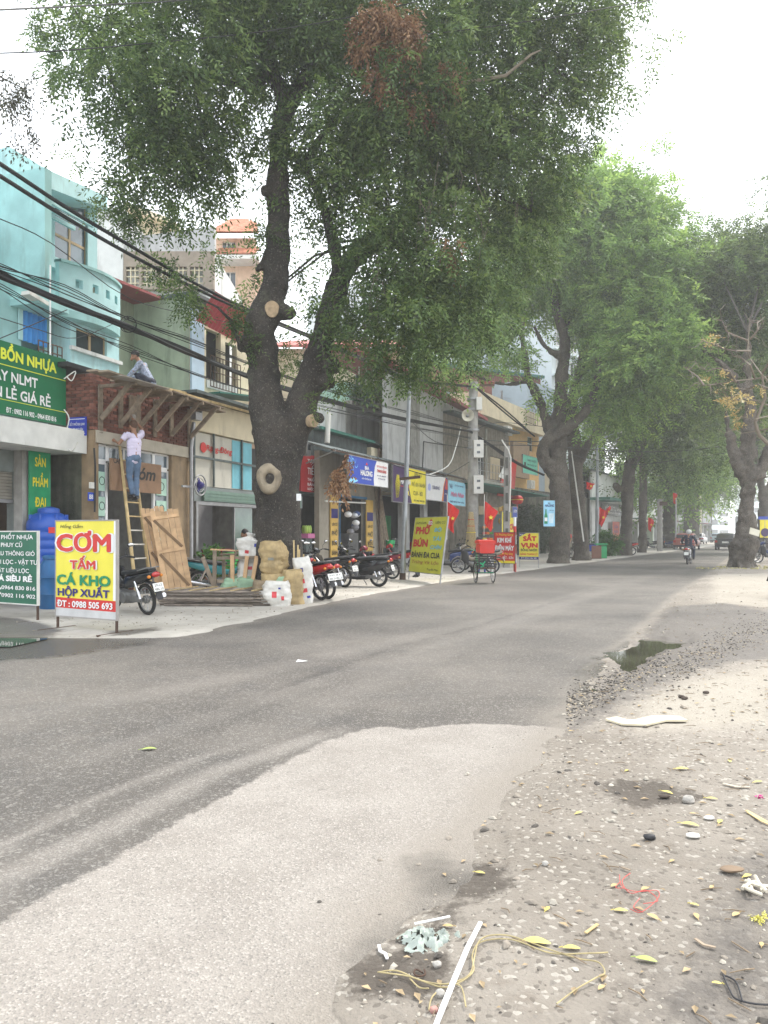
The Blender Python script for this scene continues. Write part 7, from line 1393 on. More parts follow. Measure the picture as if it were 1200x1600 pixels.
pp = [P(742, 604, 33.3), P(790, 645, 35), P(835, 682, 37.3)]; o = cthing('pair of dark cables dropping from the pole top to the poster tree', 'cable_pair'); wander(pp, .05, .035, 4, 6, parent=o); wander(pp, .08, .035, 5, 6, parent=o)
pp = [P(735, 674, 33.2), P(780, 705, 35), P(812, 725, 36.4), P(850, 742, 37.5)]; o = cthing('thick bundle running on from the utility pole to the poster tree', 'cable_bundle')
for i in range(8): wander(pp, .07, .03, 300+i, 5, parent=o)
thin = [([P(0, 342, 10), P(80, 380, 12), P(200, 465, 15), P(300, 492, 18), P(400, 512, 21)], .008, 'thin wire slanting across the turquoise balcony'), ([P(-20, 490, 10), P(60, 515, 12), P(120, 528, 14), P(190, 500, 16)], .007, 'slack thin wire in front of the blue curtain'),
        ([P(-10, 533, 12), P(50, 508, 13), P(105, 484, 14)], .009, 'single wire climbing from the green board to the bundle'), ([P(-60, 18, 9), P(150, 8, 12), P(290, 0, 14), P(420, -12, 17)], .012, 'topmost wire at the upper left corner'),
        ([P(-60, 84, 12), P(80, 80, 13), P(250, 66, 14.3), P(420, 48, 15.2), P(560, 24, 15.4), P(700, -10, 15.5)], .011, 'fine wire crossing in front of the big crown near the top'), ([P(560, 62, 15.3), P(700, 50, 15.4), P(860, 28, 15.5), P(1040, -4, 16)], .01, 'fine wire in front of the crown running to the upper right'),
        ([P(742, 688, 33.3), P(850, 690, 38), P(1000, 690, 48), P(1200, 688, 60)], .02, 'upper of the wires stretched across the street beyond the utility pole'), ([P(742, 695, 33.3), P(850, 697, 38), P(1000, 706, 44), P(1110, 700, 44), P(1260, 672, 44)], .02, 'second wire across the far street'), ([P(850, 700, 38), P(980, 726, 44), P(1100, 712, 44), P(1260, 690, 44)], .018, 'sagging wire across the far street'),
        ([P(982, 673, 46), P(1010, 690, 50), P(1050, 700, 55), P(1100, 745, 60)], .02, 'wire falling from the tall lamp head'), ([P(742, 672, 33.3), P(780, 660, 35), P(860, 668, 38)], .014, 'short wire from the utility pole past the orange house'),
        ([P(670, 742, 31), P(700, 728, 32), P(712, 700, 33), P(720, 668, 33.3)], .022, 'white cable looping down the grey wall left of the utility pole'), ([P(590, 716, 28), P(640, 735, 30), P(690, 744, 31.5), P(733, 722, 33.3)], .018, 'grey cable draped along the foot of the blank grey wall'),
        ([P(640, 655, 28.5), P(680, 690, 31), P(733, 700, 33.3)], .012, 'slack wire across the blank grey wall'), ([P(640, 668, 28.5), P(690, 676, 31), P(733, 690, 33.3)], .01, 'second slack wire across the blank grey wall'), ([P(640, 640, 28.5), P(690, 656, 31), P(733, 668, 33.3)], .01, 'straight thin wire above the loudspeaker wall'),
        ([P(100, 640, 15.9), P(108, 655, 15.9), P(100, 690, 15.9), P(112, 705, 15.9), P(122, 690, 15.8)], .012, 'loose looped cord hanging below the blue street plate'), ([P(100, 592, 15.8), P(118, 580, 15.8), P(112, 595, 15.8), P(104, 588, 15.8)], .012, 'white knotted loop beside the green board')]
for i, (pp, r, lab) in enumerate(thin): o = cthing(lab, 'wire'); wander(pp, 0, r, 1, 5, offwhite if 'white' in lab or 'cord' in lab else cb_m, o, 'strand')
lp = cthing('round loop of spare cable tied under the bundle', 'cable_loop'); c = P(200, 495, 15.3); MB().torus((0, 0, 0), .16, .008, 'y', 24, 5).torus((.03, 0, -.02), .14, .008, 'y', 24, 5).build('coil', cb_m, lp); lp.location = c+Vector((0, 0, -.15))
# ================================================================ MOTORBIKES
spoke = mat('spoke steel', (.45, .45, .46), .35, .8); seatm = mat('seat vinyl', (.018, .018, .02), .5); engm = mat('engine grey', (.2, .2, .2), .5, .5, var=.3); plastic = mat('dark plastic', (.025, .025, .028), .55, var=.2)
lampred = mat('tail lens', (.4, .01, .01), .15, spec=.8); platem = paint('plate white', (.75, .75, .72), .4); mirrorm = mat('mirror glass', (.5, .5, .5), .05, 1); lens = mat('clear lens', (.6, .6, .6), .1, spec=.9)
_wm = {}
def wheel_into(root, x, r=.285, t=.035, alloy=False, name='wheel'):
    k = (r, t, alloy)
    if k not in _wm:
        ty = MB().torus((0, 0, 0), r-t, t, 'y', 30, 8).mesh('wheel', rubber)
        rim = MB().torus((0, 0, 0), r-2*t, .012, 'y', 30, 6); rim.cyl((0, -.05, 0), (0, .05, 0), .05, n=12)
        n = 5 if alloy else 18
        for i in range(n):
            a = 6.283*i/n; ce, se = math.cos(a), math.sin(a); R1 = r-2*t
            if alloy: rim.bar((ce*.04, 0, se*.04), (ce*R1, 0, se*R1), .03, .035, (0, 1, 0))
            else: rim.cyl((ce*.04, .03*(-1)**i, se*.04), (math.cos(a+.25)*R1, 0, math.sin(a+.25)*R1), .0035, n=4)
        hub = MB().lathe([(.07, -.035), (.075, -.03), (.075, .03), (.07, .035)], (0, 0, 0), 16, 'y').mesh('hub', engm)
        _wm[k] = (ty, rim.mesh('rim', spoke), hub)
    ty, rm, hb = _wm[k]; o = link(bpy.data.objects.new(name, ty), root); o.location = (x, 0, r)
    link(bpy.data.objects.new('rim', rm), o); link(bpy.data.objects.new('hub', hb), o); return o
def motorbike(lab, loc, rz, body, accent=None, kind='cub', group='motorbikes parked along the pavement', turn=.35, lean=-4, plate='29 S7', far=False, box=False):
    accent = accent or plastic; o = thing('motorbike', lab, 'motorbike', loc, rz, group); o.rotation_euler = (R(lean), 0, rz); wb = .62; al = kind == 'scooter'; rr = .27 if al else .285
    wheel_into(o, -wb, rr, .04 if al else .033, al); f = wheel_into(o, wb, rr, .038 if al else .031, al); f.rotation_euler = (0, 0, turn)
    # fork, handlebar
    fk = MB(); 
    for s in (-1, 1): fk.tube([(wb, s*.07, rr), (wb-.1, s*.07, .62), (wb-.16, s*.05, .82)], [.022, .02, .02], 8)
    fk.cyl((wb-.14, 0, .7), (wb-.2, 0, .98), .03); fork = fk.build('fork', engm, o)
    MB().loft([(wb-.28, 0, rr+.19, .05, .015), (wb-.15, 0, rr+.3, .062, .02), (wb+.02, 0, rr+.335, .06, .018), (wb+.2, 0, rr+.24, .05, .015), (wb+.27, 0, rr+.12, .035, .01)], 12).build('front_fender', body, o)
    hb = MB().tube([(wb-.4, .34, .98), (wb-.28, .22, 1.02), (wb-.22, .08, .97), (wb-.22, -.08, .97), (wb-.28, -.22, 1.02), (wb-.4, -.34, .98)], .014, 8).build('handlebar', plastic, o)
    for s in (-1, 1):
        MB().cyl((wb-.41, s*.35, .98), (wb-.31, s*.25, 1.015), .02, n=8).build('grip', rubber, hb)
        m_ = MB().tube([(wb-.28, s*.22, 1.02), (wb-.24, s*.27, 1.12), (wb-.28, s*.33, 1.19)], .006, 5).ball((wb-.29, s*.35, 1.22), (.02, .07, .04), 12, 8).build('mirror', plastic, o); MB().ball((wb-.312, s*.35, 1.22), (.004, .06, .032), 12, 6).build('mirror_glass', mirrorm, m_)
    MB().loft([(wb-.32, 0, .97, .08, .05), (wb-.24, 0, 1.0, .1, .07), (wb-.14, 0, .96, .09, .075), (wb-.08, 0, .93, .06, .05)], 14).build('headlight_cowl', body, o); MB().ball((wb-.08, 0, .93), (.03, .065, .05), 14, 8).build('headlight', lens, o)
    # leg shield and body
    if al:
        MB().loft([(wb-.36, 0, .45, .12, .18), (wb-.3, 0, .62, .2, .26), (wb-.2, 0, .72, .18, .22), (wb-.1, 0, .7, .1, .18)], 16).build('leg_shield', body, o)
        MB().loft([(-.28, 0, .26, .13, .06), (.1, 0, .25, .15, .05), (.34, 0, .32, .13, .09)], 14, 4).build('footboard', accent, o)
        MB().loft([(-.98, 0, .72, .05, .05), (-.85, 0, .66, .13, .12), (-.55, 0, .58, .18, .2), (-.25, 0, .52, .17, .22), (-.08, 0, .46, .12, .2)], 18).build('tail_panel', body, o)
        MB().loft([(-.92, 0, .8, .09, .03), (-.7, 0, .81, .14, .05), (-.35, 0, .79, .15, .06), (-.02, 0, .76, .1, .05)], 16, 3).build('seat', seatm, o)
    else:
        for s in (-1, 1): MB().loft([(wb-.36, s*.15, .52, .025, .2), (wb-.28, s*.17, .6, .03, .24), (wb-.17, s*.13, .66, .03, .2), (wb-.1, s*.08, .68, .02, .12)], 12).build('leg_shield', accent, o)
        MB().loft([(-.1, 0, .56, .07, .06), (.15, 0, .52, .06, .07), (.35, 0, .66, .07, .1), (.46, 0, .8, .06, .08)], 14).build('frame_cover', body, o)
        MB().loft([(-1.0, 0, .79, .04, .03), (-.86, 0, .74, .1, .07), (-.6, 0, .68, .13, .1), (-.3, 0, .62, .13, .12), (-.06, 0, .58, .09, .12)], 16).build('tail_panel', body, o)
        MB().loft([(-.9, 0, .83, .08, .025), (-.65, 0, .82, .13, .045), (-.3, 0, .77, .14, .05), (.02, 0, .75, .08, .035)], 16, 3).build('seat', seatm, o)
    # rack / grab rail
    MB().tube([(-.62, .13, .82), (-.88, .12, .87), (-1.0, .07, .88), (-1.0, -.07, .88), (-.88, -.12, .87), (-.62, -.13, .82)], .012, 6).build('grab_rail', engm, o)
    MB().ball((-1.0, 0, .75), (.035, .085, .05), 14, 8).build('tail_light', lampred, o)
    for s in (-1, 1): MB().ball((-.97, s*.12, .72), (.035, .035, .03), 10, 6).build('turn_signal', mat('amber lens', (.6, .2, .02), .2), o)
    MB().loft([(-.72, 0, .6, .06, .02), (-.9, 0, .58, .075, .02), (-1.02, 0, .46, .07, .015), (-1.08, 0, .32, .06, .01)], 10).build('rear_fender', plastic, o)
    pl = link(bpy.data.objects.new('number_plate', MB().box(-.1, .1, -.004, .004, -.075, .075).mesh('number_plate', platem)), o); pl.location = (-1.05, 0, .53); pl.rotation_euler = (R(-18), 0, R(-90))
    if not far: letter(pl, plate, 0, .012, .045, .15, ink, -.006, .01); letter(pl, '486.%02d' % (abs(hash_(lab)) % 90+10), 0, -.06, .05, .17, ink, -.006, .01)
    # engine, exhaust, swingarm, shocks, stands
    e = MB().loft([(-.22, 0, .3, .1, .1), (.0, 0, .3, .12, .12), (.16, 0, .36, .09, .08), (.28, 0, .4, .06, .06)], 14, 3); e.lathe([(.1, -.13), (.11, -.1), (.11, .1), (.1, .13)], (-.02, 0, .3), 18, 'y'); e.build('engine', engm, o)
    MB().bar((-.1, .09, .31), (-wb, .09, rr), .03, .09).build('chain_case', engm, o)
    MB().tube([(.1, -.08, .3), (-.1, -.13, .22), (-.4, -.15, .24)], .018, 8).build('exhaust_pipe', chrome, o); MB().tube([(-.35, -.15, .24), (-.5, -.155, .27), (-.95, -.16, .36)], [.03, .05, .042], 12).build('muffler', chrome if not al else plastic, o)
    for s in (-1, 1): MB().cyl((-wb, s*.12, rr+.02), (-.48, s*.12, .62), .026, n=8).build('shock_absorber', chrome, o)
    MB().tube([(.12, 0, .24), (.12, .0, .2)], .02, 6).bar((.1, -.24, .24), (.1, .24, .24), .025, .025).build('footrest', rubber, o)
    MB().tube([(-.08, -.12, .24), (-.2, -.16, .02)], .012, 6).build('stand', engm, o)
    if box: MB().box(-.95, -.45, -.25, .25, .88, 1.3).build('cargo_box', box, o)
    return o
def hash_(s): return sum(ord(c)*(i+3) for i, c in enumerate(s))
def bike(lab, px, py, rz, body, accent=None, kind='cub', anchor=0, far=False, **k):
    """anchor: x of the bike point whose ground contact is seen at the pixel"""
    g = G(px, py, .03); c, s = math.cos(rz), math.sin(rz); return motorbike(lab, (g.x-anchor*c, g.y-anchor*s, .03), rz, body, accent, kind, far=far, **k)
bblk = mat('gloss black', (.012, .013, .016), .2, spec=.7, var=.1); bred = mat('gloss red', (.45, .02, .02), .22, spec=.6, var=.05); bteal = mat('gloss teal', (.02, .22, .25), .25, spec=.6, var=.08); bmar = mat('gloss maroon', (.2, .01, .03), .22, spec=.6, var=.05); bgry = mat('gloss bronze', (.22, .19, .15), .3, .3, var=.08); bwht = mat('gloss white', (.65, .65, .65), .25, var=.05); bblue = mat('gloss navy', (.02, .04, .15), .25, spec=.6)
bike('black motorbike half hidden behind the yellow rice board', 231, 961, R(139), bblk, anchor=-.62, lean=-6, turn=.3, plate='29-L5')
bike('teal and dark red motorbike behind the wooden rack', 312, 929, R(14), bteal, bmar, anchor=-.62, lean=5, turn=-.3, plate='30-K2')
bike('bright red motorbike nearest the tall white sack, rear towards the road', 502, 938, R(132), bred, anchor=-.62, plate='29-M1')
bike('black and red motorbike second from the tall white sack', 513, 936, R(131), bblk, bred, anchor=-.62, plate='29-X3', kind='cub')
bike('silver-trimmed black motorbike third from the tall white sack, broad front tyre', 538, 918, R(140), bblk, bgry, anchor=-.62, plate='33-B4')
bike('dark blue motorbike with raised handlebar behind the red ones', 470, 915, R(120), bblue, anchor=-.2, plate='29-E2')
bike('black scooter side-on left of the steel pole', 592, 917, R(158), bblk, kind='scooter', anchor=-.62, plate='29-G1')
bike('maroon motorbike just left of the steel pole, behind the scooter', 613, 905, R(150), bmar, anchor=-.62, plate='29-H8')
bike('grey black motorbike inside the row behind the black scooter', 560, 902, R(140), bblk, bgry, anchor=-.3, plate='29-K8')
bike('small red motorbike standing deeper near the green bucket', 640, 893, R(155), bred, anchor=-.4, plate='29-P5')
bike('dark scooter behind the right edge of the noodle board', 700, 891, R(170), bblue, kind='scooter', anchor=0, plate='29-D6'); bike('black motorbike next to the dark scooter, left of the utility pole', 722, 888, R(165), bblk, anchor=.3, plate='29-T7')
bike('bronze motorbike side-on behind the tricycle cart', 716, 896, R(182), bgry, anchor=.62, turn=.1, plate='29-U9', lean=-3)
bike('black motorbike at the foot of the second gnarled trunk', 918, 872, R(200), bblk, anchor=-.5, far=True); bike('red motorbike between the tall lamp post and the forked tree', 957, 867, R(185), bred, bwht, anchor=0, far=True); bike('red and white motorbike touching the forked tree', 972, 867.5, R(170), bred, bwht, anchor=0, far=True)
bike('dark covered motorbike right of the pale straight trunk', 1019, 860, R(160), bblk, anchor=0, far=True, box=plastic); bike('black motorbike at the right edge behind the knobbly tree', 1190, 877, R(175), bblk, anchor=.3, far=True, turn=.2)
bike('blue-black motorbike peeking further right of the knobbly tree', 1206, 880, R(160), bblue, anchor=0, far=True)
bike('motorbike entering the frame at the right edge on the dirt verge', 1212, 935, R(200), bblk, anchor=.62)
bike('motorbike parked under the far trunks left of the red car', 1044, 858, R(140), bblue, anchor=0, far=True)

# ================================================================ CARS
def car(lab, px, py, rz, m, W=1.8, L=4.3, H=1.5, cat='car'):
    g = G(px, py); o = thing('parked_car' if 'parked' in lab else 'car', lab, cat, (g.x, g.y, 0), rz)
    MB().loft([(-L/2, 0, .62, W*.42, .26), (-L/2+.15, 0, .62, W*.49, .36), (-L*.2, 0, .62, W*.5, .38), (L*.2, 0, .62, W*.5, .36), (L/2-.3, 0, .58, W*.48, .3), (L/2, 0, .54, W*.4, .2)], 24, 5).build('body', m, o)
    MB().loft([(-L/2+.12, 0, .98, W*.42, .06), (-L/2+.55, 0, 1.18, W*.4, .3), (-.2, 0, 1.2, W*.4, .31), (.5, 0, 1.15, W*.39, .28), (1.05, 0, .98, W*.38, .05)], 24, 5).build('cabin', m, o)
    MB().box(-L/2+.2, -L/2+.38, -W*.34, W*.34, 1.02, 1.36).xf(Matrix.Translation((-.06, 0, 0))).build('rear_window', cglass, o)
    for s in (-1, 1):
        MB().box(-L/2+.75, .75, s*W*.405-.01, s*W*.405+.01, 1.02, 1.36).build('side_window', cglass, o); MB().box(-L/2-.02, -L/2+.1, s*W*.42-.12, s*W*.42+.1, .68, .86).build('tail_light', lampred, o)
        MB().box(L/2-.15, L/2, s*W*.36-.15, s*W*.36+.15, .6, .74).build('headlight', lens, o); MB().bar((.72, s*W*.5, .98), (.7, s*(W*.5+.2), 1.02), .1, .14).build('mirror', m, o)
        for x in (-L*.31, L*.31): w_ = MB().torus((x, s*(W*.5-.1), .32), .24, .085, 'y', 24, 8).build('wheel', rubber, o); MB().lathe([(.22, -.06), (.2, .02), (.05, .0)], (x, s*(W*.5-.07), .32), 16, 'y').build('rim', spoke, w_)
    MB().box(-L/2-.03, -L/2+.05, -.26, .26, .62, .76).build('number_plate', platem, o); MB().box(-L/2-.04, -L/2+.12, -W*.46, W*.46, .3, .46).build('bumper', plastic, o)
    return o
car('parked brick-red car on the left kerb beyond the rider', 1074, 859, R(60), mat('car red', (.3, .07, .05), .3, spec=.6), H=1.5); car('black car driving away just left of the knobbly tree', 1136, 859, R(62), bblk)
car('pale small car far down the left kerb', 1092, 850, R(60), mat('car pale', (.5, .5, .52), .3)); car('small bluish car far down the street centre', 1121, 848, R(62), mat('car blue grey', (.3, .38, .42), .3))
g = G(1142, 851); tk = thing('box_truck', 'grey box truck ahead of the black car', 'truck', (g.x+2, g.y, 0), R(61))
MB().box(-3, 1.4, -1.1, 1.1, .95, 3.6).build('cargo_box', mat('truck grey', (.35, .36, .37), .6), tk); MB().box(1.5, 3, -1.0, 1.0, .6, 2.4).build('cab', bwht, tk); MB().box(-2.9, 2.9, -.5, .5, .6, .94).build('chassis', plastic, tk)
for y in (-.9, .9):
    for x in (-2, 2): MB().torus((x, y, .45), .32, .12, 'y', 20, 8).build('wheel', rubber, tk)
    MB().box(-3.03, -3, y*.9-.12, y*.9+.12, .75, .9).build('tail_light', lampred, tk)
for k in range(7): MB().box(-3.02, -3.001, -1.05+k*.32, -1.0+k*.32, .98, 3.56).build('rib', steel, tk)
# tricycle cart
g = G(755, 911); tc = thing('tricycle_cart', 'green three-wheeled cart with black crate at the kerb', 'tricycle', (g.x, g.y+.4, 0), R(96)); bgreen = paint('cart green', (.02, .25, .12))
for s in (-1, 1): w_ = MB().torus((-.42, s*.36, .31), .29, .02, 'y', 30, 6).build('wheel', rubber, tc); sp = MB().torus((-.42, s*.36, .31), .265, .008, 'y', 28, 5); [sp.cyl((-.42, s*.36, .31), (-.42+.26*math.cos(a), s*.36, .31+.26*math.sin(a)), .003, n=4) for a in np.linspace(0, 6.28, 17)]; sp.build('rim', spoke, w_)
w_ = MB().torus((.95, 0, .31), .29, .02, 'y', 30, 6).build('wheel', rubber, tc)
MB().bar((-.42, -.38, .31), (-.42, .38, .31), .03, .03).build('axle', bgreen, tc)
fr = MB().tube([(-.6, 0, .45), (.1, 0, .4), (.55, 0, .5), (.8, 0, .85)], .022, 8).tube([(.8, 0, .9), (.95, 0, .31)], .018, 8).tube([(-.3, 0, .42), (.1, 0, .8)], .018, 8).build('frame', bgreen, tc)
MB().tube([(.6, .28, .98), (.75, .12, .96), (.75, -.12, .96), (.6, -.28, .98)], .013, 6).build('handlebar', bgreen, tc); MB().ball((.1, 0, .84), (.13, .1, .05), 12, 8).build('saddle', seatm, tc)
mb = MB()
for z in np.linspace(.5, .86, 6): mb.box(-.85, -.83, -.34, .34, z, z+.03).box(-.2, -.18, -.34, .34, z, z+.03).box(-.829, -.201, -.34, -.32, z, z+.03).box(-.829, -.201, .32, .34, z, z+.03)
for y in (-.34, 0, .34): mb.box(-.87, -.851, y-.02, y+.02, .47, .9)
mb.build('crate', plastic, tc); MB().box(-.85, -.2, -.34, .34, .44, .47).build('platform', rust, tc)
MB().tube([(-.86, .1, .66), (-.9, .2, .58), (-.86, .3, .62), (-.88, .15, .52), (-.88, .28, .5)], .02, 6).build('green_rope', paint('rope green', (.02, .45, .2)), tc)
rbx = thing('cooler_box', 'bright red lidded cooler box riding on the tricycle cart', 'box', (g.x, g.y+.4, .9), R(96)); tc.scale = rbx.scale = (.9, .74, 1); cr = mat('cooler red', (.62, .03, .02), .35, var=.05)
MB().loft([(-.83, 0, .14, .3, .14), (-.5, 0, .14, .33, .14), (-.2, 0, .14, .3, .14)], 20, 8).build('tub', cr, rbx); MB().loft([(-.86, 0, .33, .33, .05), (-.5, 0, .34, .36, .06), (-.17, 0, .33, .33, .05)], 20, 8).build('lid', cr, rbx); MB().bar((-.52, -.06, .41), (-.52, .06, .41), .2, .012).build('sticker', white, rbx)

# ================================================================ PEOPLE
skin = mat('skin', (.3, .16, .1), .6, var=.08); hairm = mat('hair', (.012, .01, .01), .5)
def person(lab, loc, rz, J, shirt, trousers, shoes=plastic, hair=True, bald=False, helmet=None, sleeve=.5, vox=.011, k=1.0):
    """J: joint dict in local metres, x right, y forward, z up"""
    o = thing('person', lab, 'person', loc, rz); V = {a: Vector(b) for a, b in J.items()}; s = MB()
    V.setdefault('head', V['neck']+Vector((0, .02, .17)))
    s.tube([V['chest'], V['neck'], V['head']], [.07, .052, .06], 12); s.ball(V['head'], (.076, .095, .115), 18, 12); f = (V.get('look', Vector((0, 1, 0)))).normalized()
    s.ball(V['head']+f*.085+Vector((0, 0, -.075)), (.045, .04, .04), 10, 8); s.ball(V['head']+f*.1+Vector((0, 0, -.02)), (.014, .022, .022), 8, 6)
    for q in (-1, 1): sd_ = f.cross(Vector((0, 0, 1))).normalized()*q; s.ball(V['head']+sd_*.078+Vector((0, 0, -.015)), (.018, .02, .032), 8, 6)
    for q in 'LR':
        s.tube([V['sh'+q], V['el'+q], V['wr'+q]], [.05, .037, .026], 12); d = (V['wr'+q]-V['el'+q]).normalized(); h = V['wr'+q]+d*.05; s.ball(h, (.038, .038, .042), 10, 8)
        n_ = d.orthogonal().normalized(); 
        for i in range(4): off = n_*(i-1.5)*.019; s.tube([h+off+d*.02, h+off*1.15+d*(.075-.006*abs(i-1.5)), h+off*1.15+d*(.1-.01*abs(i-1.5))+Vector((0, 0, -.012))], [.0105, .0095, .008], 6)
        s.tube([h-n_*.03, h-n_*.055+d*.03, h-n_*.06+d*.055], [.012, .011, .009], 6)
        s.tube([V['hip'+q], V['kn'+q], V['an'+q]], [.07, .048, .034], 12)
    s.tube([V['pelvis'], V['chest'], V['neck']], [.11, .12, .06], 12)
    b = remesh(s, 'body', skin, vox, o, 3)
    t = MB(); c = V['chest']; pv = V['pelvis']; ax = (V['shR']-V['shL']).normalized(); up = (c-pv).normalized()
    M = Matrix((ax, up.cross(ax)*-1, up)).transposed().to_3x3() if True else None
    for i in range(7): q = i/6; p = pv.lerp(c, q)-up*.04*(1-q); t.ball(p, (lerp(.165, .19, q), lerp(.115, .125, q), .1), 16, 8, M)
    t.tube([V['shL'], c+up*.08, V['shR']], [.072, .085, .072], 12); t.tube([c+up*.05, V['neck']-up*.03], [.1, .066], 12)
    for q in 'LR': e = V['sh'+q].lerp(V['el'+q], min(1, sleeve*1.0)) if sleeve <= 1 else V['el'+q]; t.tube([V['sh'+q], V['sh'+q].lerp(e, .6), e], [.072, .066, .062], 12); (sleeve > 1) and t.tube([V['el'+q], V['el'+q].lerp(V['wr'+q], .9)], [.06, .04], 12)
    cl = remesh(t, 'shirt', shirt, vox*1.1, o, 3, lambda co: .008*mnoise.noise(Vector((co.x*9, co.y*9, co.z*5)))+.006*mnoise.noise(co*22))
    u = MB(); u.ball(pv, (.17, .13, .13), 16, 10, M)
    for q in 'LR': u.tube([V['hip'+q], V['hip'+q].lerp(V['kn'+q], .5), V['kn'+q], V['kn'+q].lerp(V['an'+q], .5), V['an'+q]], [.098, .085, .068, .062, .056], 14)
    remesh(u, 'trousers', trousers, vox*1.1, o, 3, lambda co: .008*mnoise.noise(Vector((co.x*9, co.y*9, co.z*12)))+.005*mnoise.noise(co*25))
    for q in 'LR':
        a = V['an'+q]; d = V.get('toe'+q, a+f*.16+Vector((0, 0, -.06)))-a; sh = MB().tube([a-d*.25+Vector((0, 0, -.03)), a+d*.3+Vector((0, 0, -.03)), a+d], [.045, .045, .034], 10); sh.build('shoe', shoes, o)
    if helmet: MB().ball(V['head']+Vector((0, 0, .03)), (.13, .145, .125), 20, 12).build('helmet', helmet, o); MB().bar(V['head']+f*.13+Vector((-.09, 0, .03)), V['head']+f*.13+Vector((.09, 0, .03)), .06, .015).build('visor', plastic, o)
    elif hair:
        hm_ = MB().ball(V['head']+Vector((0, 0, .02))-f*.012, (.088, .105, .112), 20, 12); hm_.ball(V['head']-f*.05+Vector((0, 0, -.03)), (.07, .06, .07), 12, 8); remesh(hm_, 'hair', hairm, .01, o, 2, lambda co: .006*mnoise.noise(co*60))
    return o
jeans = mat('jeans', (.09, .14, .22), .85, var=.25, scale=7, bump=.2); lav = mat('lavender shirt', (.6, .55, .7), .85, var=.06); plaid = mat('checked shirt', (.28, .32, .42), .85, var=.5, scale=25); darkc = mat('dark jacket', (.02, .025, .045), .8, var=.25)
# ladder and the man on it
A0 = P(187, 697, 17.15); A1 = G(214, 940); B0 = P(207, 700, 17.45); B1 = G(238, 936)
ld = thing('ladder', 'bamboo ladder leaning on the brick wall with a man standing on it', 'ladder', (A1.x, A1.y, .03)); 
for a, b in ((A0, A1), (B0, B1)): MB().tube([Vector((b.x, b.y, .03))-ld.location, Vector(b).lerp(a, .5)-ld.location+Vector((0, 0, .0)), a-ld.location], [.042, .038, .033], 10).build('rail', bamboo, ld)
for k in range(1, 11): t = k/11; MB().bar(A1.lerp(A0, t)-ld.location, B1.lerp(B0, t)-ld.location, .025, .03).build('rung', offwhite if k < 6 else bamboo, ld)
fx = F1.rz+R(90-90)
mp = P(208, 777, 16.95); zf = mp.z
man = person('man in lavender T-shirt and jeans on the bamboo ladder, right arm raised to bricks', (mp.x, mp.y, zf), F1.rz+R(-14),
    dict(pelvis=(0, -.02, .86), chest=(.03, .0, 1.22), neck=(.05, .03, 1.44), head=(.06, .08, 1.58), look=(0, .9, .35), shL=(-.17, 0, 1.37), shR=(.22, 0, 1.39), elL=(-.3, .1, 1.16), wrL=(-.25, .3, 1.24), elR=(.34, .12, 1.56), wrR=(.28, .3, 1.76), hipL=(-.09, -.02, .84), hipR=(.09, -.02, .84), knL=(-.07, .04, .46), knR=(.1, .02, .44), anL=(-.03, -.02, .06), anR=(.07, -.04, .03), toeL=(-.03, .1, 0), toeR=(.07, .1, -.02)), lav, jeans, plastic, hair=False, sleeve=.55)
V_ = Vector((.06, .07, 1.6)); MB().ball(V_+Vector((0, -.01, .015)), (.082, .1, .108), 18, 12).build('cropped_hair', mat('cropped hair', (.1, .055, .035), .8), man); MB().ball((.285, .33, 1.84), (.06, .05, .06), 10, 8).build('trowel_glove', mat('grey glove', (.3, .28, .25), .9), man)
mp = F1.at(F1.s_(236, .7), .7, 5.12)
person('man in a checked shirt crouching on top of the brick wall, back to the street', (mp.x, mp.y, mp.z), F1.rz+R(18),
    dict(pelvis=(0, 0, .2), chest=(-.03, .2, .55), neck=(-.06, .3, .76), head=(-.1, .38, .88), look=(-.5, .8, -.5), shL=(-.22, .2, .66), shR=(.16, .2, .68), elL=(-.34, .34, .42), wrL=(-.3, .5, .28), elR=(.26, .4, .45), wrR=(.16, .56, .35), hipL=(-.1, 0, .2), hipR=(.1, 0, .2), knL=(-.24, .35, .4), knR=(.22, .35, .42), anL=(-.2, .1, .06), anR=(.2, .12, .06)), plaid, darkc, sleeve=1.2)
# rider
g = G(1083, 882); rz = R(62); rbk = motorbike('motorbike ridden away down the middle of the street', (g.x, g.y+.5, 0), rz, bwht, bgry, group='moving motorbike', lean=0, turn=0, far=True)
person('rider in a dark jacket and pale helmet seen from behind on the street', (g.x, g.y+.5, 0), rz-R(90),
    dict(pelvis=(0, -.2, .88), chest=(0, -.12, 1.2), neck=(0, -.08, 1.4), head=(0, -.04, 1.53), shL=(-.21, -.1, 1.34), shR=(.21, -.1, 1.34), elL=(-.33, .06, 1.1), wrL=(-.33, .26, 1.0), elR=(.33, .06, 1.1), wrR=(.33, .26, 1.0), hipL=(-.1, -.2, .84), hipR=(.1, -.2, .84), knL=(-.2, .2, .72), knR=(.2, .2, .72), anL=(-.2, .08, .32), anR=(.2, .08, .32)), darkc, darkc, helmet=mat('helmet pale', (.5, .5, .5), .3), sleeve=1.2)
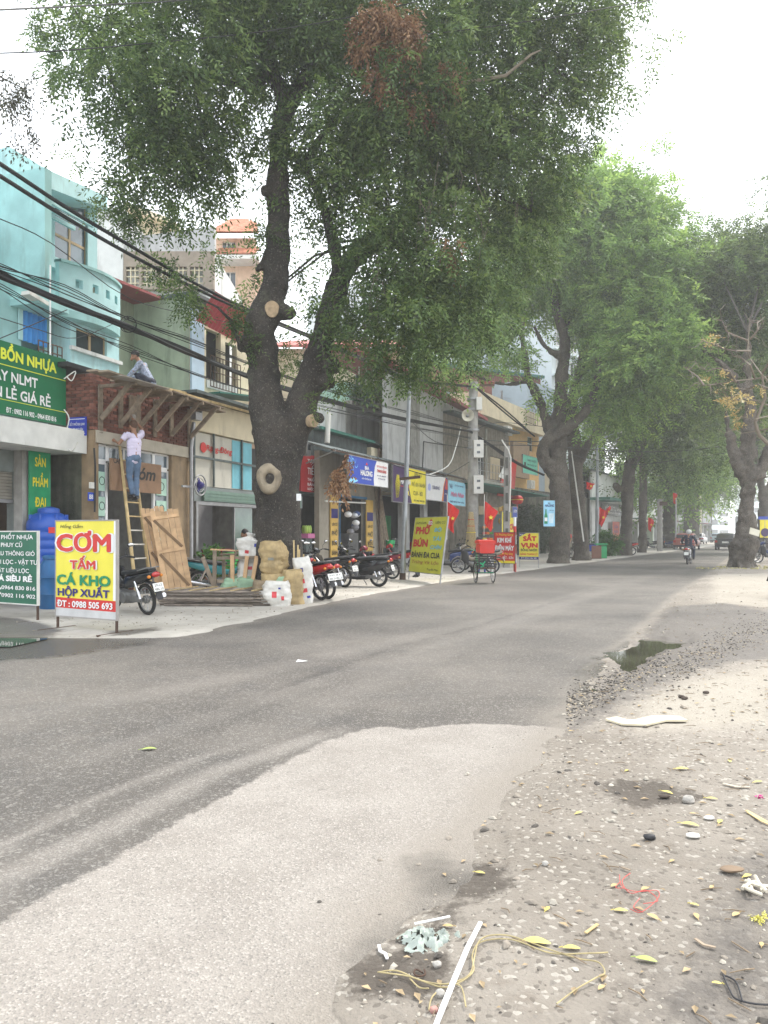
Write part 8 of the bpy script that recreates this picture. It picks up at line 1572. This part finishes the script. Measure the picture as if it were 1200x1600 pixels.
# person sitting inside the shutter shop; walker behind the noodle board; seller by the tree; street seller with tricycle
mp = F2.at(F2.s_(386, -.3), -.3, .05)
person('person in a beige shirt half hidden by the big trunk at the shutter shop door', (mp.x, mp.y, mp.z), F2.rz+R(60), dict(pelvis=(0, 0, .72), chest=(0, .04, 1.08), neck=(0, .06, 1.28), shL=(-.19, .04, 1.22), shR=(.19, .04, 1.22), elL=(-.24, .1, .95), wrL=(-.16, .3, .86), elR=(.24, .1, .95), wrR=(.16, .3, .86), hipL=(-.1, 0, .7), hipR=(.1, 0, .7), knL=(-.12, .35, .5), knR=(.12, .35, .5), anL=(-.12, .3, .08), anR=(.12, .3, .08)), mat('beige shirt', (.4, .34, .25), .85), darkc, sleeve=.6)
g = G(655, 904); person('walker whose dark legs show under the noodle board', (g.x, g.y+.5, .03), R(80), dict(pelvis=(0, 0, .9), chest=(0, .02, 1.25), neck=(0, .03, 1.46), shL=(-.19, .02, 1.4), shR=(.19, .02, 1.4), elL=(-.24, -.04, 1.12), wrL=(-.22, .1, .9), elR=(.24, .02, 1.12), wrR=(.22, -.05, .9), hipL=(-.1, 0, .88), hipR=(.1, 0, .88), knL=(-.25, .1, .48), knR=(.26, .1, .48), anL=(-.3, 0, .08), anR=(.36, .05, .08)), darkc, darkc, sleeve=1.2)
g = P(885, 878, 40); person('person in red and beige standing between the two gnarled trunks', (g.x, g.y, .03), R(160), dict(pelvis=(0, 0, .9), chest=(0, .02, 1.25), neck=(0, .03, 1.46), shL=(-.19, .02, 1.4), shR=(.19, .02, 1.4), elL=(-.24, .04, 1.12), wrL=(-.2, .2, 1.0), elR=(.24, .04, 1.12), wrR=(.2, .2, 1.0), hipL=(-.1, 0, .88), hipR=(.1, 0, .88), knL=(-.1, .05, .48), knR=(.1, .0, .48), anL=(-.1, 0, .08), anR=(.1, .0, .08)), red, mat('khaki', (.35, .3, .2), .8), sleeve=.6)
g = G(752, 897); person('dark-haired person sitting low behind the red cooler box', (g.x+.1, g.y+.6, .03), R(100), dict(pelvis=(0, 0, .45), chest=(0, .08, .82), neck=(0, .12, 1.03), shL=(-.19, .1, .96), shR=(.19, .1, .96), elL=(-.28, .2, .7), wrL=(-.12, .4, .62), elR=(.28, .2, .7), wrR=(.12, .4, .62), hipL=(-.1, 0, .44), hipR=(.1, 0, .44), knL=(-.2, .38, .48), knR=(.2, .38, .48), anL=(-.18, .32, .08), anR=(.18, .32, .08)), darkc, darkc, sleeve=1.2)
st = thing('stool', 'low plastic stool behind the red cooler box', 'stool', (g.x+.1, g.y+.6, .03)); MB().lathe([(.17, .3), (.18, .33), (.0, .34)], (0, 0, 0), 16).build('seat', blue, st)
for k in range(4): a = .785+k*1.571; MB().cyl((.16*math.cos(a), .16*math.sin(a), 0), (.12*math.cos(a), .12*math.sin(a), .3), .02, n=6).build('leg', blue, st)
for (px, py, lab, m_) in ((1128, 851, 'far rider on a red motorbike left of the black car', bred), (1193, 856, 'far rider beyond the knobbly tree', bblue)):
    g = G(px, py); rb_ = motorbike(lab.replace('rider on a', 'motorbike,').replace('far rider', 'motorbike far'), (g.x, g.y, 0), R(62), m_, group='moving motorbike', lean=0, turn=0, far=True); person(lab, (g.x, g.y, 0), R(-28), dict(pelvis=(0, -.2, .88), chest=(0, -.12, 1.2), neck=(0, -.08, 1.4), shL=(-.21, -.1, 1.34), shR=(.21, -.1, 1.34), elL=(-.33, .06, 1.1), wrL=(-.33, .26, 1.0), elR=(.33, .06, 1.1), wrR=(.33, .26, 1.0), hipL=(-.1, -.2, .84), hipR=(.1, -.2, .84), knL=(-.2, .2, .72), knR=(.2, .2, .72), anL=(-.2, .08, .32), anR=(.2, .08, .32)), mat('pink coat', (.5, .2, .2), .8), darkc, helmet=bwht, sleeve=1.2, vox=.02)
# ================================================================ LITTER AND STONES ON THE GROUND
bpy.context.view_layer.update(); DG = bpy.context.evaluated_depsgraph_get()
from mathutils.bvhtree import BVHTree
def bv_of(n): o = bpy.data.objects[n]; return BVHTree.FromPolygons([v.co for v in o.data.vertices], [tuple(p.vertices) for p in o.data.polygons])
BVS = [bv_of('road'), bv_of('pavement'), bv_of('dirt_verge')]
def ground_z(x, y):
    z = -.05
    for b in BVS:
        h = b.ray_cast(Vector((x, y, 3)), Vector((0, 0, -1)))
        if h[0] is not None: z = max(z, h[0].z)
    return z
def on(px, py, dz=0): g = G(px, py); z = ground_z(g.x, g.y); return Vector((g.x, g.y, z+dz))
q = random.Random(31); oct_v = [(1, 0, 0), (-1, 0, 0), (0, 1, 0), (0, -1, 0), (0, 0, 1), (0, 0, -1)]; oct_f = [(0, 2, 4), (2, 1, 4), (1, 3, 4), (3, 0, 4), (2, 0, 5), (1, 2, 5), (3, 1, 5), (0, 3, 5)]
def pebble(mb, x, y, z, r, q):
    a = q.uniform(0, 6.28); c, s = math.cos(a), math.sin(a); sx, sy, sz = r*q.uniform(.8, 1.5), r*q.uniform(.6, 1.1), r*q.uniform(.4, .8); vs = []
    for (vx, vy, vz) in [(1,0,0),(.5,.8,0),(-.5,.85,0),(-1,0,0),(-.5,-.8,0),(.5,-.85,0),(.5,.1,.8),(-.2,.45,.85),(-.35,-.4,.8),(0,0,-1)]:
        k = q.uniform(.78, 1.15); vx, vy, vz = vx*sx*k, vy*sy*k, vz*sz*k; vs.append((x+vx*c-vy*s, y+vx*s+vy*c, z+vz+sz*.25))
    mb.add(vs, [(0,1,6),(1,7,6),(1,2,7),(2,3,7),(3,8,7),(3,4,8),(4,5,8),(5,6,8),(5,0,6),(6,7,8),(1,0,9),(2,1,9),(3,2,9),(4,3,9),(5,4,9),(0,5,9)])
mbs = [MB(), MB(), MB()]
for k in range(5200):
    if k < 3600: y = 1.9+7*q.random()**1.6
    else: y = 5+22*q.random()**1.3
    x = float(RX(y))+.05+q.random()**1.4*(3.2 if y < 8 else 7); r = min(.022, .003*q.paretovariate(1.9))
    if q.random() < .12: x -= q.random()*.5
    if abs((x/y)) > .56: continue
    pebble(mbs[q.choice([0, 0, 1, 1, 2])], x, y, ground_z(x, y), r, q)
for m_, n_, c_ in zip(mbs, ('pale', 'mid', 'dark'), ((.36, .33, .28), (.24, .21, .175), (.09, .08, .07))): m_.build('gravel', mat('gravel '+n_, c_, .9, var=.25, scale=30), None, False, kind='stuff', label='%s grey pebbles strewn over the dirt verge' % n_)
mb = MB()      # grit on the tarmac and pavement
for k in range(700):
    y = 10.8+16*q.random(); x = float(LX(y))-.1-q.random()*3.5; pebble(mb, x, y, ground_z(x, y), q.uniform(.006, .018), q)
mb.build('pavement_grit', mat('grit', (.22, .19, .15), .9, var=.3), None, False, kind='stuff')
# twigs and straw bits
mb = MB()
for k in range(620):
    y = 1.9+9*q.random()**1.3 if k < 430 else 6+14*q.random(); x = float(RX(y))+.1+q.random()*(2.8 if y < 8 else 5)
    a = q.uniform(0, 6.28); l = q.uniform(.02, .1); z = ground_z(x, y)+.006; d = Vector((math.cos(a), math.sin(a), q.uniform(-.05, .1)))*l; p = Vector((x, y, z)); mb.tube([p, p+d*.5+Vector((q.uniform(-.01, .01), 0, .004)), p+d], [.0022, .0025, .0015], 4)
mb.build('twig_litter', mat('litter twig', (.2, .15, .1), .9, var=.4, scale=20), None, False, kind='stuff', label='broken twigs and straw over the dirt')
mb = MB()
for k in range(500):
    y = 2.1+14*q.random()**1.4; x = float(RX(y))+.0+q.random()*(2.8 if y < 8 else 5); r = q.uniform(.008, .028); a = q.uniform(0, 6.28); z = ground_z(x, y)+.006; c, s = math.cos(a), math.sin(a)
    f = lambda u, v, w: (x+u*c-v*s, y+u*s+v*c, z+w); mb.add([f(-r, 0, 0), f(0, -r*.45, r*.25), f(r, 0, .0), f(0, r*.5, r*.3)], [(0, 1, 2, 3)])
mb.build('leaf_litter', mat('leaf litter', (.33, .25, .15), .8, var=.5, scale=9), None, False, kind='stuff', label='crumbled leaf scraps over the dirt')
def leaf(lab, px, py, l, m, a=None, grp=None, w=.45):
    p = on(px, py, .004); o = thing('fallen_leaf', lab, 'leaf', tuple(p), q.uniform(0, 6.28) if a is None else a, grp); n = 7; vs = []
    for i in range(n+1):
        t = i/n; hw = l*w*.5*math.sin(math.pi*min(1, t*.93+.04))**.8; zc = .05*l*math.sin(t*3.1)+.004; vs += [(l*(t-.5), -hw, zc+hw*.2), (l*(t-.5), 0, zc), (l*(t-.5), hw, zc+hw*.15)]
    MB().add(vs, [(3*i+j, 3*i+j+1, 3*i+j+4, 3*i+j+3) for i in range(n) for j in (0, 1)]).build('blade', m, o); MB().tube([(-l*.72, 0, .003), (-l*.5, 0, .008)], .0018, 5).build('stalk', m, o); return o
ly = mat('fallen yellow', (.6, .5, .14), .6, var=.2, scale=30); lg_ = mat('fallen green', (.35, .45, .12), .5); lt = mat('fallen tan', (.45, .33, .16), .7, var=.25, scale=30)
leaf('yellow-green leaf lying alone on the dark road', 233, 1172, .1, lg_, .2)
leaf('large yellow leaf on the dirt below the round stone', 1078, 1305, .085, ly, -.5); leaf('green-yellow leaf at the lower right of the dirt patch', 1010, 1523, .07, lg_, -.4); leaf('yellow leaf at the left end of the dry frond coil', 838, 1498, .1, ly, -.2); leaf('yellow leaf lying beside the frond', 893, 1508, .06, ly, -.1)
leaf('small yellow leaf in the upper left dark stain', 750, 1368, .045, ly, -.3); leaf('curled pale leaf touching the dark stain beside the stone', 1042, 1250, .07, ly, -.8); leaf('yellow leaf just above the dark stain', 1066, 1215, .08, ly, .0); leaf('yellow leaf right of the round stone', 1112, 1262, .06, ly, -.3); leaf('yellow leaf near the right edge halfway down the dirt', 1185, 1237, .06, ly, .3); leaf('upright yellow leaf near the bottom right', 1168, 1385, .05, ly, .5)
for i, (px, py) in enumerate([(1140, 1205), (1083, 1288), (1112, 1407), (1085, 1432), (1088, 1452), (1020, 1453), (970, 1440), (1008, 1408), (960, 1400), (855, 1445), (1150, 1450), (1145, 1120), (980, 1215), (892, 1145), (1090, 1110), (905, 1285), (700, 1460), (1050, 1360), (1125, 1300), (1190, 1500), (940, 1570), (1120, 1560), (1015, 1060), (1040, 1050), (975, 1085), (1065, 1035)]):
    leaf(['small yellow leaf lying flat on the dirt verge', 'small tan dry leaf lying on the dirt verge'][i % 3 > 0], px, py, q.uniform(.03, .055), [ly, lt, lt][i % 3], None, ['small yellow leaves on the verge', 'small tan leaves on the verge'][i % 3 > 0])
pw_ = on(471, 1034, .004); o = thing('paper_scrap', 'small white paper scrap on the dark road', 'paper', tuple(pw_)); MB().add([(-.06, -.04, 0), (.06, -.03, .008), (.07, .04, .0), (-.05, .05, .015)], [(0, 1, 2, 3)]).build('sheet', white, o)
# round stone and rubble
def rock(lab, px, py, r, m, sq=(1, .85, .75), name='stone'):
    r *= .72; p = on(px, py); mb = MB().ball((0, 0, 0), r, 14, 10); vs = [];
    for v in mb.v: v = Vector(v); k = 1+.22*mnoise.noise(v/r*1.3+Vector((px, 0, 0)))+.08*mnoise.noise(v/r*4); vs.append((v.x*k*sq[0], v.y*k*sq[1], v.z*k*sq[2]+r*.5))
    mb.v = vs; o = thing(name, lab, 'stone', tuple(p)); mb.build('rock', m, o); return o
st_ = mat('pale stone', (.38, .36, .33), .9, var=.35, scale=30, stain=.4, stscale=20, streak=1, bump=.5)
rock('round pale grey stone at the edge of the dark stain', 1076, 1266, .045, st_); rock('flat whitish stone below the large yellow leaf', 1083, 1325, .035, mat('white stone', (.6, .58, .54), .9, var=.1), (1.3, .9, .4)); rock('whitish pebble right of the small yellow leaf', 1108, 1295, .03, mat('white stone', (.6, .58, .54), .9), (1.3, .8, .5))
rock('dark flat chip in the dark stain', 1038, 1259, .035, mat('dark chip', (.07, .055, .045), .9, var=.2), (1.3, .8, .4)); rock('small dark crumpled lump on the dirt', 1015, 1325, .035, plastic, (1.2, .8, .6)); rock('rounded stone near the left of the verge', 852, 1365, .022, st_)
rock('brown flat bark piece at the right of the verge', 1143, 1380, .05, mat('bark chip', (.22, .16, .11), .9, var=.3), (1.5, .8, .3)); rock('small grey stone left of the plastic bag', 683, 1523, .022, st_); rock('grey stone beside the white strip', 688, 1570, .025, st_); rock('pinkish stone at the bottom edge', 678, 1594, .02, mat('pink stone', (.45, .25, .22), .9))
for i, (px, py) in enumerate([(1065, 1101), (1070, 1103), (1103, 1093)]): rock(['dark brick bit on the pale dirt, left of the pair', 'dark brick bit on the pale dirt, right of the pair', 'single dark brick bit on the pale dirt'][i], px, py, .035, mat('dark chip', (.07, .055, .045), .9), (1.2, .8, .6))
# strips, frond, wires
def strip(lab, pts, w, m, name='strip', cat='strip', t=.004, lift=.008):
    P3 = [on(a, b, lift) for a, b in pts]; o = thing(name, lab, cat, tuple(P3[0])); vs = []; n = len(P3)
    for i, p in enumerate(P3):
        d = (P3[min(i+1, n-1)]-P3[max(i-1, 0)]).normalized(); s = d.cross(Vector((0, 0, 1))).normalized()*w*(.5 if 0 < i < n-1 else .42); r_ = p-P3[0]; vs += [r_-s, r_+s, r_+s+Vector((0, 0, t)), r_-s+Vector((0, 0, t))]
    fs = [(4*i+a, 4*i+(a+1) % 4, 4*i+4+(a+1) % 4, 4*i+4+a) for i in range(n-1) for a in range(4)]+[(0, 1, 2, 3), (4*n-1, 4*n-2, 4*n-3, 4*n-4)]
    MB().add(vs, fs).build('band', m, o, False); return o
strip('long white plastic strip running off the bottom of the view', [(751, 1470), (731, 1510), (712, 1552), (692, 1600), (680, 1630)], .017, white, t=.006, lift=.02); strip('short white strip lying across the plastic bag', [(648, 1460), (703, 1455)], .011, white, lift=.03); strip('torn white scrap left of the plastic bag', [(592, 1482), (594, 1492), (602, 1496), (605, 1504)], .012, white)
strip('long flat cream board scrap beyond the puddle', [(955, 1132), (975, 1137), (1000, 1138), (1030, 1133), (1068, 1132)], .16, mat('cream scrap', (.6, .54, .4), .8, var=.12, scale=8), 'board_scrap', 'board', .015, .01); strip('slender pale bark strip at the right', [(1130, 1237), (1150, 1243), (1172, 1245)], .022, mat('bark strip', (.42, .37, .3), .85), 'bark_strip', 'bark')
strip('split pale stick at the right edge, upper one', [(1166, 1284), (1185, 1296), (1210, 1308)], .018, bamboo, 'stick', 'stick'); strip('split pale stick at the right edge, lower one', [(1168, 1287), (1190, 1303), (1215, 1312)], .012, bamboo, 'stick', 'stick'); strip('short brown stick near the bottom right', [(1086, 1490), (1100, 1500), (1118, 1505)], .012, oldwood, 'stick', 'stick'); strip('short stick above the green-yellow leaf', [(970, 1372), (985, 1378)], .012, oldwood, 'stick', 'stick'); strip('pale wood sliver near the frond', [(915, 1483), (934, 1467)], .014, bamboo, 'stick', 'stick')
def wirething(lab, paths, r, m, name='wire', cat='wire', jit=0):
    first = on(*paths[0][0]); o = thing(name, lab, cat, tuple(first)); qq = random.Random(len(lab))
    for pth in paths:
        pts = [on(a, b, r+.006+qq.uniform(0, jit))-first for a, b in pth]; fine = []
        for i in range(len(pts)-1):
            p0, p1, p2, p3 = pts[max(i-1, 0)], pts[i], pts[i+1], pts[min(i+2, len(pts)-1)]
            for s in range(5): t = s/5; fine.append(.5*((2*p1)+(p2-p0)*t+(2*p0-5*p1+4*p2-p3)*t*t+(3*p1-p0-3*p2+p3)*t**3))
        fine.append(pts[-1]); MB().tube(fine, r, 6).build('strand', m, o)
    return o
fro = mat('dry frond', (.36, .3, .16), .8, var=.3, scale=20)
wirething('dry fibrous palm frond curling across the bottom of the dirt', [[(590, 1528), (620, 1535), (655, 1548), (690, 1560), (715, 1557), (735, 1545), (742, 1520), (748, 1503), (765, 1495), (795, 1493), (830, 1502), (870, 1518), (905, 1525), (935, 1532), (945, 1545), (930, 1560), (900, 1575), (870, 1600)], [(592, 1530), (640, 1545), (690, 1563), (720, 1560), (740, 1543), (738, 1518), (752, 1500), (800, 1497), (860, 1518), (920, 1518), (950, 1514)], [(640, 1545), (655, 1560), (670, 1566)], [(690, 1562), (675, 1580), (670, 1600)], [(700, 1558), (720, 1570), (728, 1600)]], .0024, fro, 'frond', 'frond', .012)
wirething('tangle of thin red string on the dirt', [[(968, 1388), (970, 1400), (980, 1412), (1000, 1416), (1025, 1414), (1030, 1422), (1018, 1436), (1000, 1445), (985, 1440)], [(975, 1390), (985, 1386), (972, 1398), (985, 1415), (1010, 1412), (1028, 1430), (1005, 1432)], [(1000, 1425), (990, 1440), (1005, 1450)], [(970, 1395), (962, 1404), (975, 1408)]], .0014, mat('red string', (.5, .08, .07), .6), 'red_string', 'string', .015)
wirething('small loop of dark wire below the plastic bag', [[(660, 1535), (650, 1530), (647, 1537), (655, 1541), (664, 1538), (663, 1530)]], .003, rust); wirething('thin dark wire in the lower right corner', [[(1130, 1550), (1140, 1570), (1150, 1585), (1180, 1595), (1215, 1598)], [(1130, 1550), (1150, 1560), (1160, 1590)]], .003, plastic)
# crumpled translucent bag
p = on(678, 1480); bg_ = thing('plastic_bag', 'crumpled translucent grey-green plastic bag trodden into the dirt', 'bag', tuple(p)); n = 46; vs = []
for i in range(n+1):
    for j in range(n+1):
        u, v = i/n*2-1, j/n*2-1; r_ = math.hypot(u, v); a = math.atan2(v, u); k = (1+.2*math.sin(3*a+1)+.1*math.sin(7*a)); x, y = u*.135*k, v*.085*k
        f1 = 1-abs(mnoise.noise(Vector((x*22, y*30, 0))))*2.4; f2 = 1-abs(mnoise.noise(Vector((x*55, y*60, 4))))*2; z = max(-.02, .032*max(0, f1)+.012*f2)*max(0, 1-r_**3) if r_ < 1.0 else -.03
        vs.append((x, y, z-.006))
bagm = mat('thin plastic', (.33, .37, .33), .25, spec=.6, var=.1); MB().add(vs, [(i*(n+1)+j, (i+1)*(n+1)+j, (i+1)*(n+1)+j+1, i*(n+1)+j+1) for i in range(n) for j in range(n) if math.hypot((i+.5)/n*2-1, (j+.5)/n*2-1) < .98 and mnoise.noise(Vector((i*.19, j*.19, 7))) > -.22]).build('film', bagm, bg_)
yt = thing('yellow_moss_tuft', 'bright yellow shredded tuft at the right edge', 'litter', tuple(on(1188, 1458))); foliage('shreds', [((0, 0, .02), (.02, .014, .008), 1)], 7, mat('bright yellow', (.6, .55, .12), .5), yt, 81, ncomp=4, nl=6, Lc=.025, ll=.012, lw=.006, tw=.012)
pf = thing('pink_flower', 'tiny magenta flower scrap near the right edge', 'flower', tuple(on(1187, 1264))); foliage('petals', [((0, 0, .012), (.008, .008, .005), 1)], 3, mat('magenta', (.6, .03, .25), .5), pf, 82, ncomp=4, nl=5, Lc=.01, ll=.01, lw=.008, tw=.006)
gt = mat('pale husk', (.5, .46, .38), .8, var=.2); wirething('heap of pale dry husks by the right edge', [[(1165, 1400), (1185, 1410), (1200, 1405)], [(1160, 1412), (1180, 1405), (1198, 1418)], [(1170, 1395), (1175, 1415)], [(1180, 1395), (1192, 1415)], [(1163, 1405), (1170, 1418), (1190, 1420)]], .008, gt, 'husks', 'husks', .02)
# muck in the gutter round the puddle
mb = MB(); mb2 = MB()
for k in range(2600):
    px, py = q.uniform(885, 1215), 0; t = (px-885)/330; py = lerp(1105, 962, t)+q.gauss(0, 15)+(14 if t > .5 else 0)
    if py < 940: continue
    g = G(px, py); z = ground_z(g.x, g.y); pebble([mb, mb2][q.random() < .3], g.x, g.y, z, q.uniform(.004, .014), q)
mb.build('gutter_muck', mat('black muck', (.035, .03, .025), .7, var=.5, scale=20), None, False, kind='stuff', label='dark wet leaf muck along the gutter'); mb2.build('gutter_scraps', mat('gutter scraps', (.32, .27, .2), .8, var=.4, scale=20), None, False, kind='stuff', label='pale scraps along the gutter')
mb = MB()
for k in range(260):
    a = q.uniform(0, 6.28); r_ = q.uniform(.7, 2.2); x, y = P(1160, 888, 33).x+r_*math.cos(a), 32.5+r_*math.sin(a)*.8; pebble(mb, x, y, ground_z(x, y), q.uniform(.02, .06), q)
mb.build('leaf_litter', mat('tree litter', (.3, .27, .12), .8, var=.5), None, False, kind='stuff', label='green and yellow litter at the foot of the knobbly tree')
# ================================================================ HAZE
hz = MB().box(-260, 420, -22, 430, -2.5, 62).build('haze', None, None, False, kind='stuff'); hm = bpy.data.materials.new('haze'); hm.use_nodes = True; nt = hm.node_tree
for n_ in list(nt.nodes): nt.nodes.remove(n_)
out = nt.nodes.new('ShaderNodeOutputMaterial'); pv = nt.nodes.new('ShaderNodeVolumePrincipled'); pv.inputs['Color'].default_value = (.96, .98, 1, 1); pv.inputs['Density'].default_value = .0016; pv.inputs['Anisotropy'].default_value = .4
nt.links.new(pv.outputs[0], out.inputs['Volume']); hz.data.materials.append(hm)
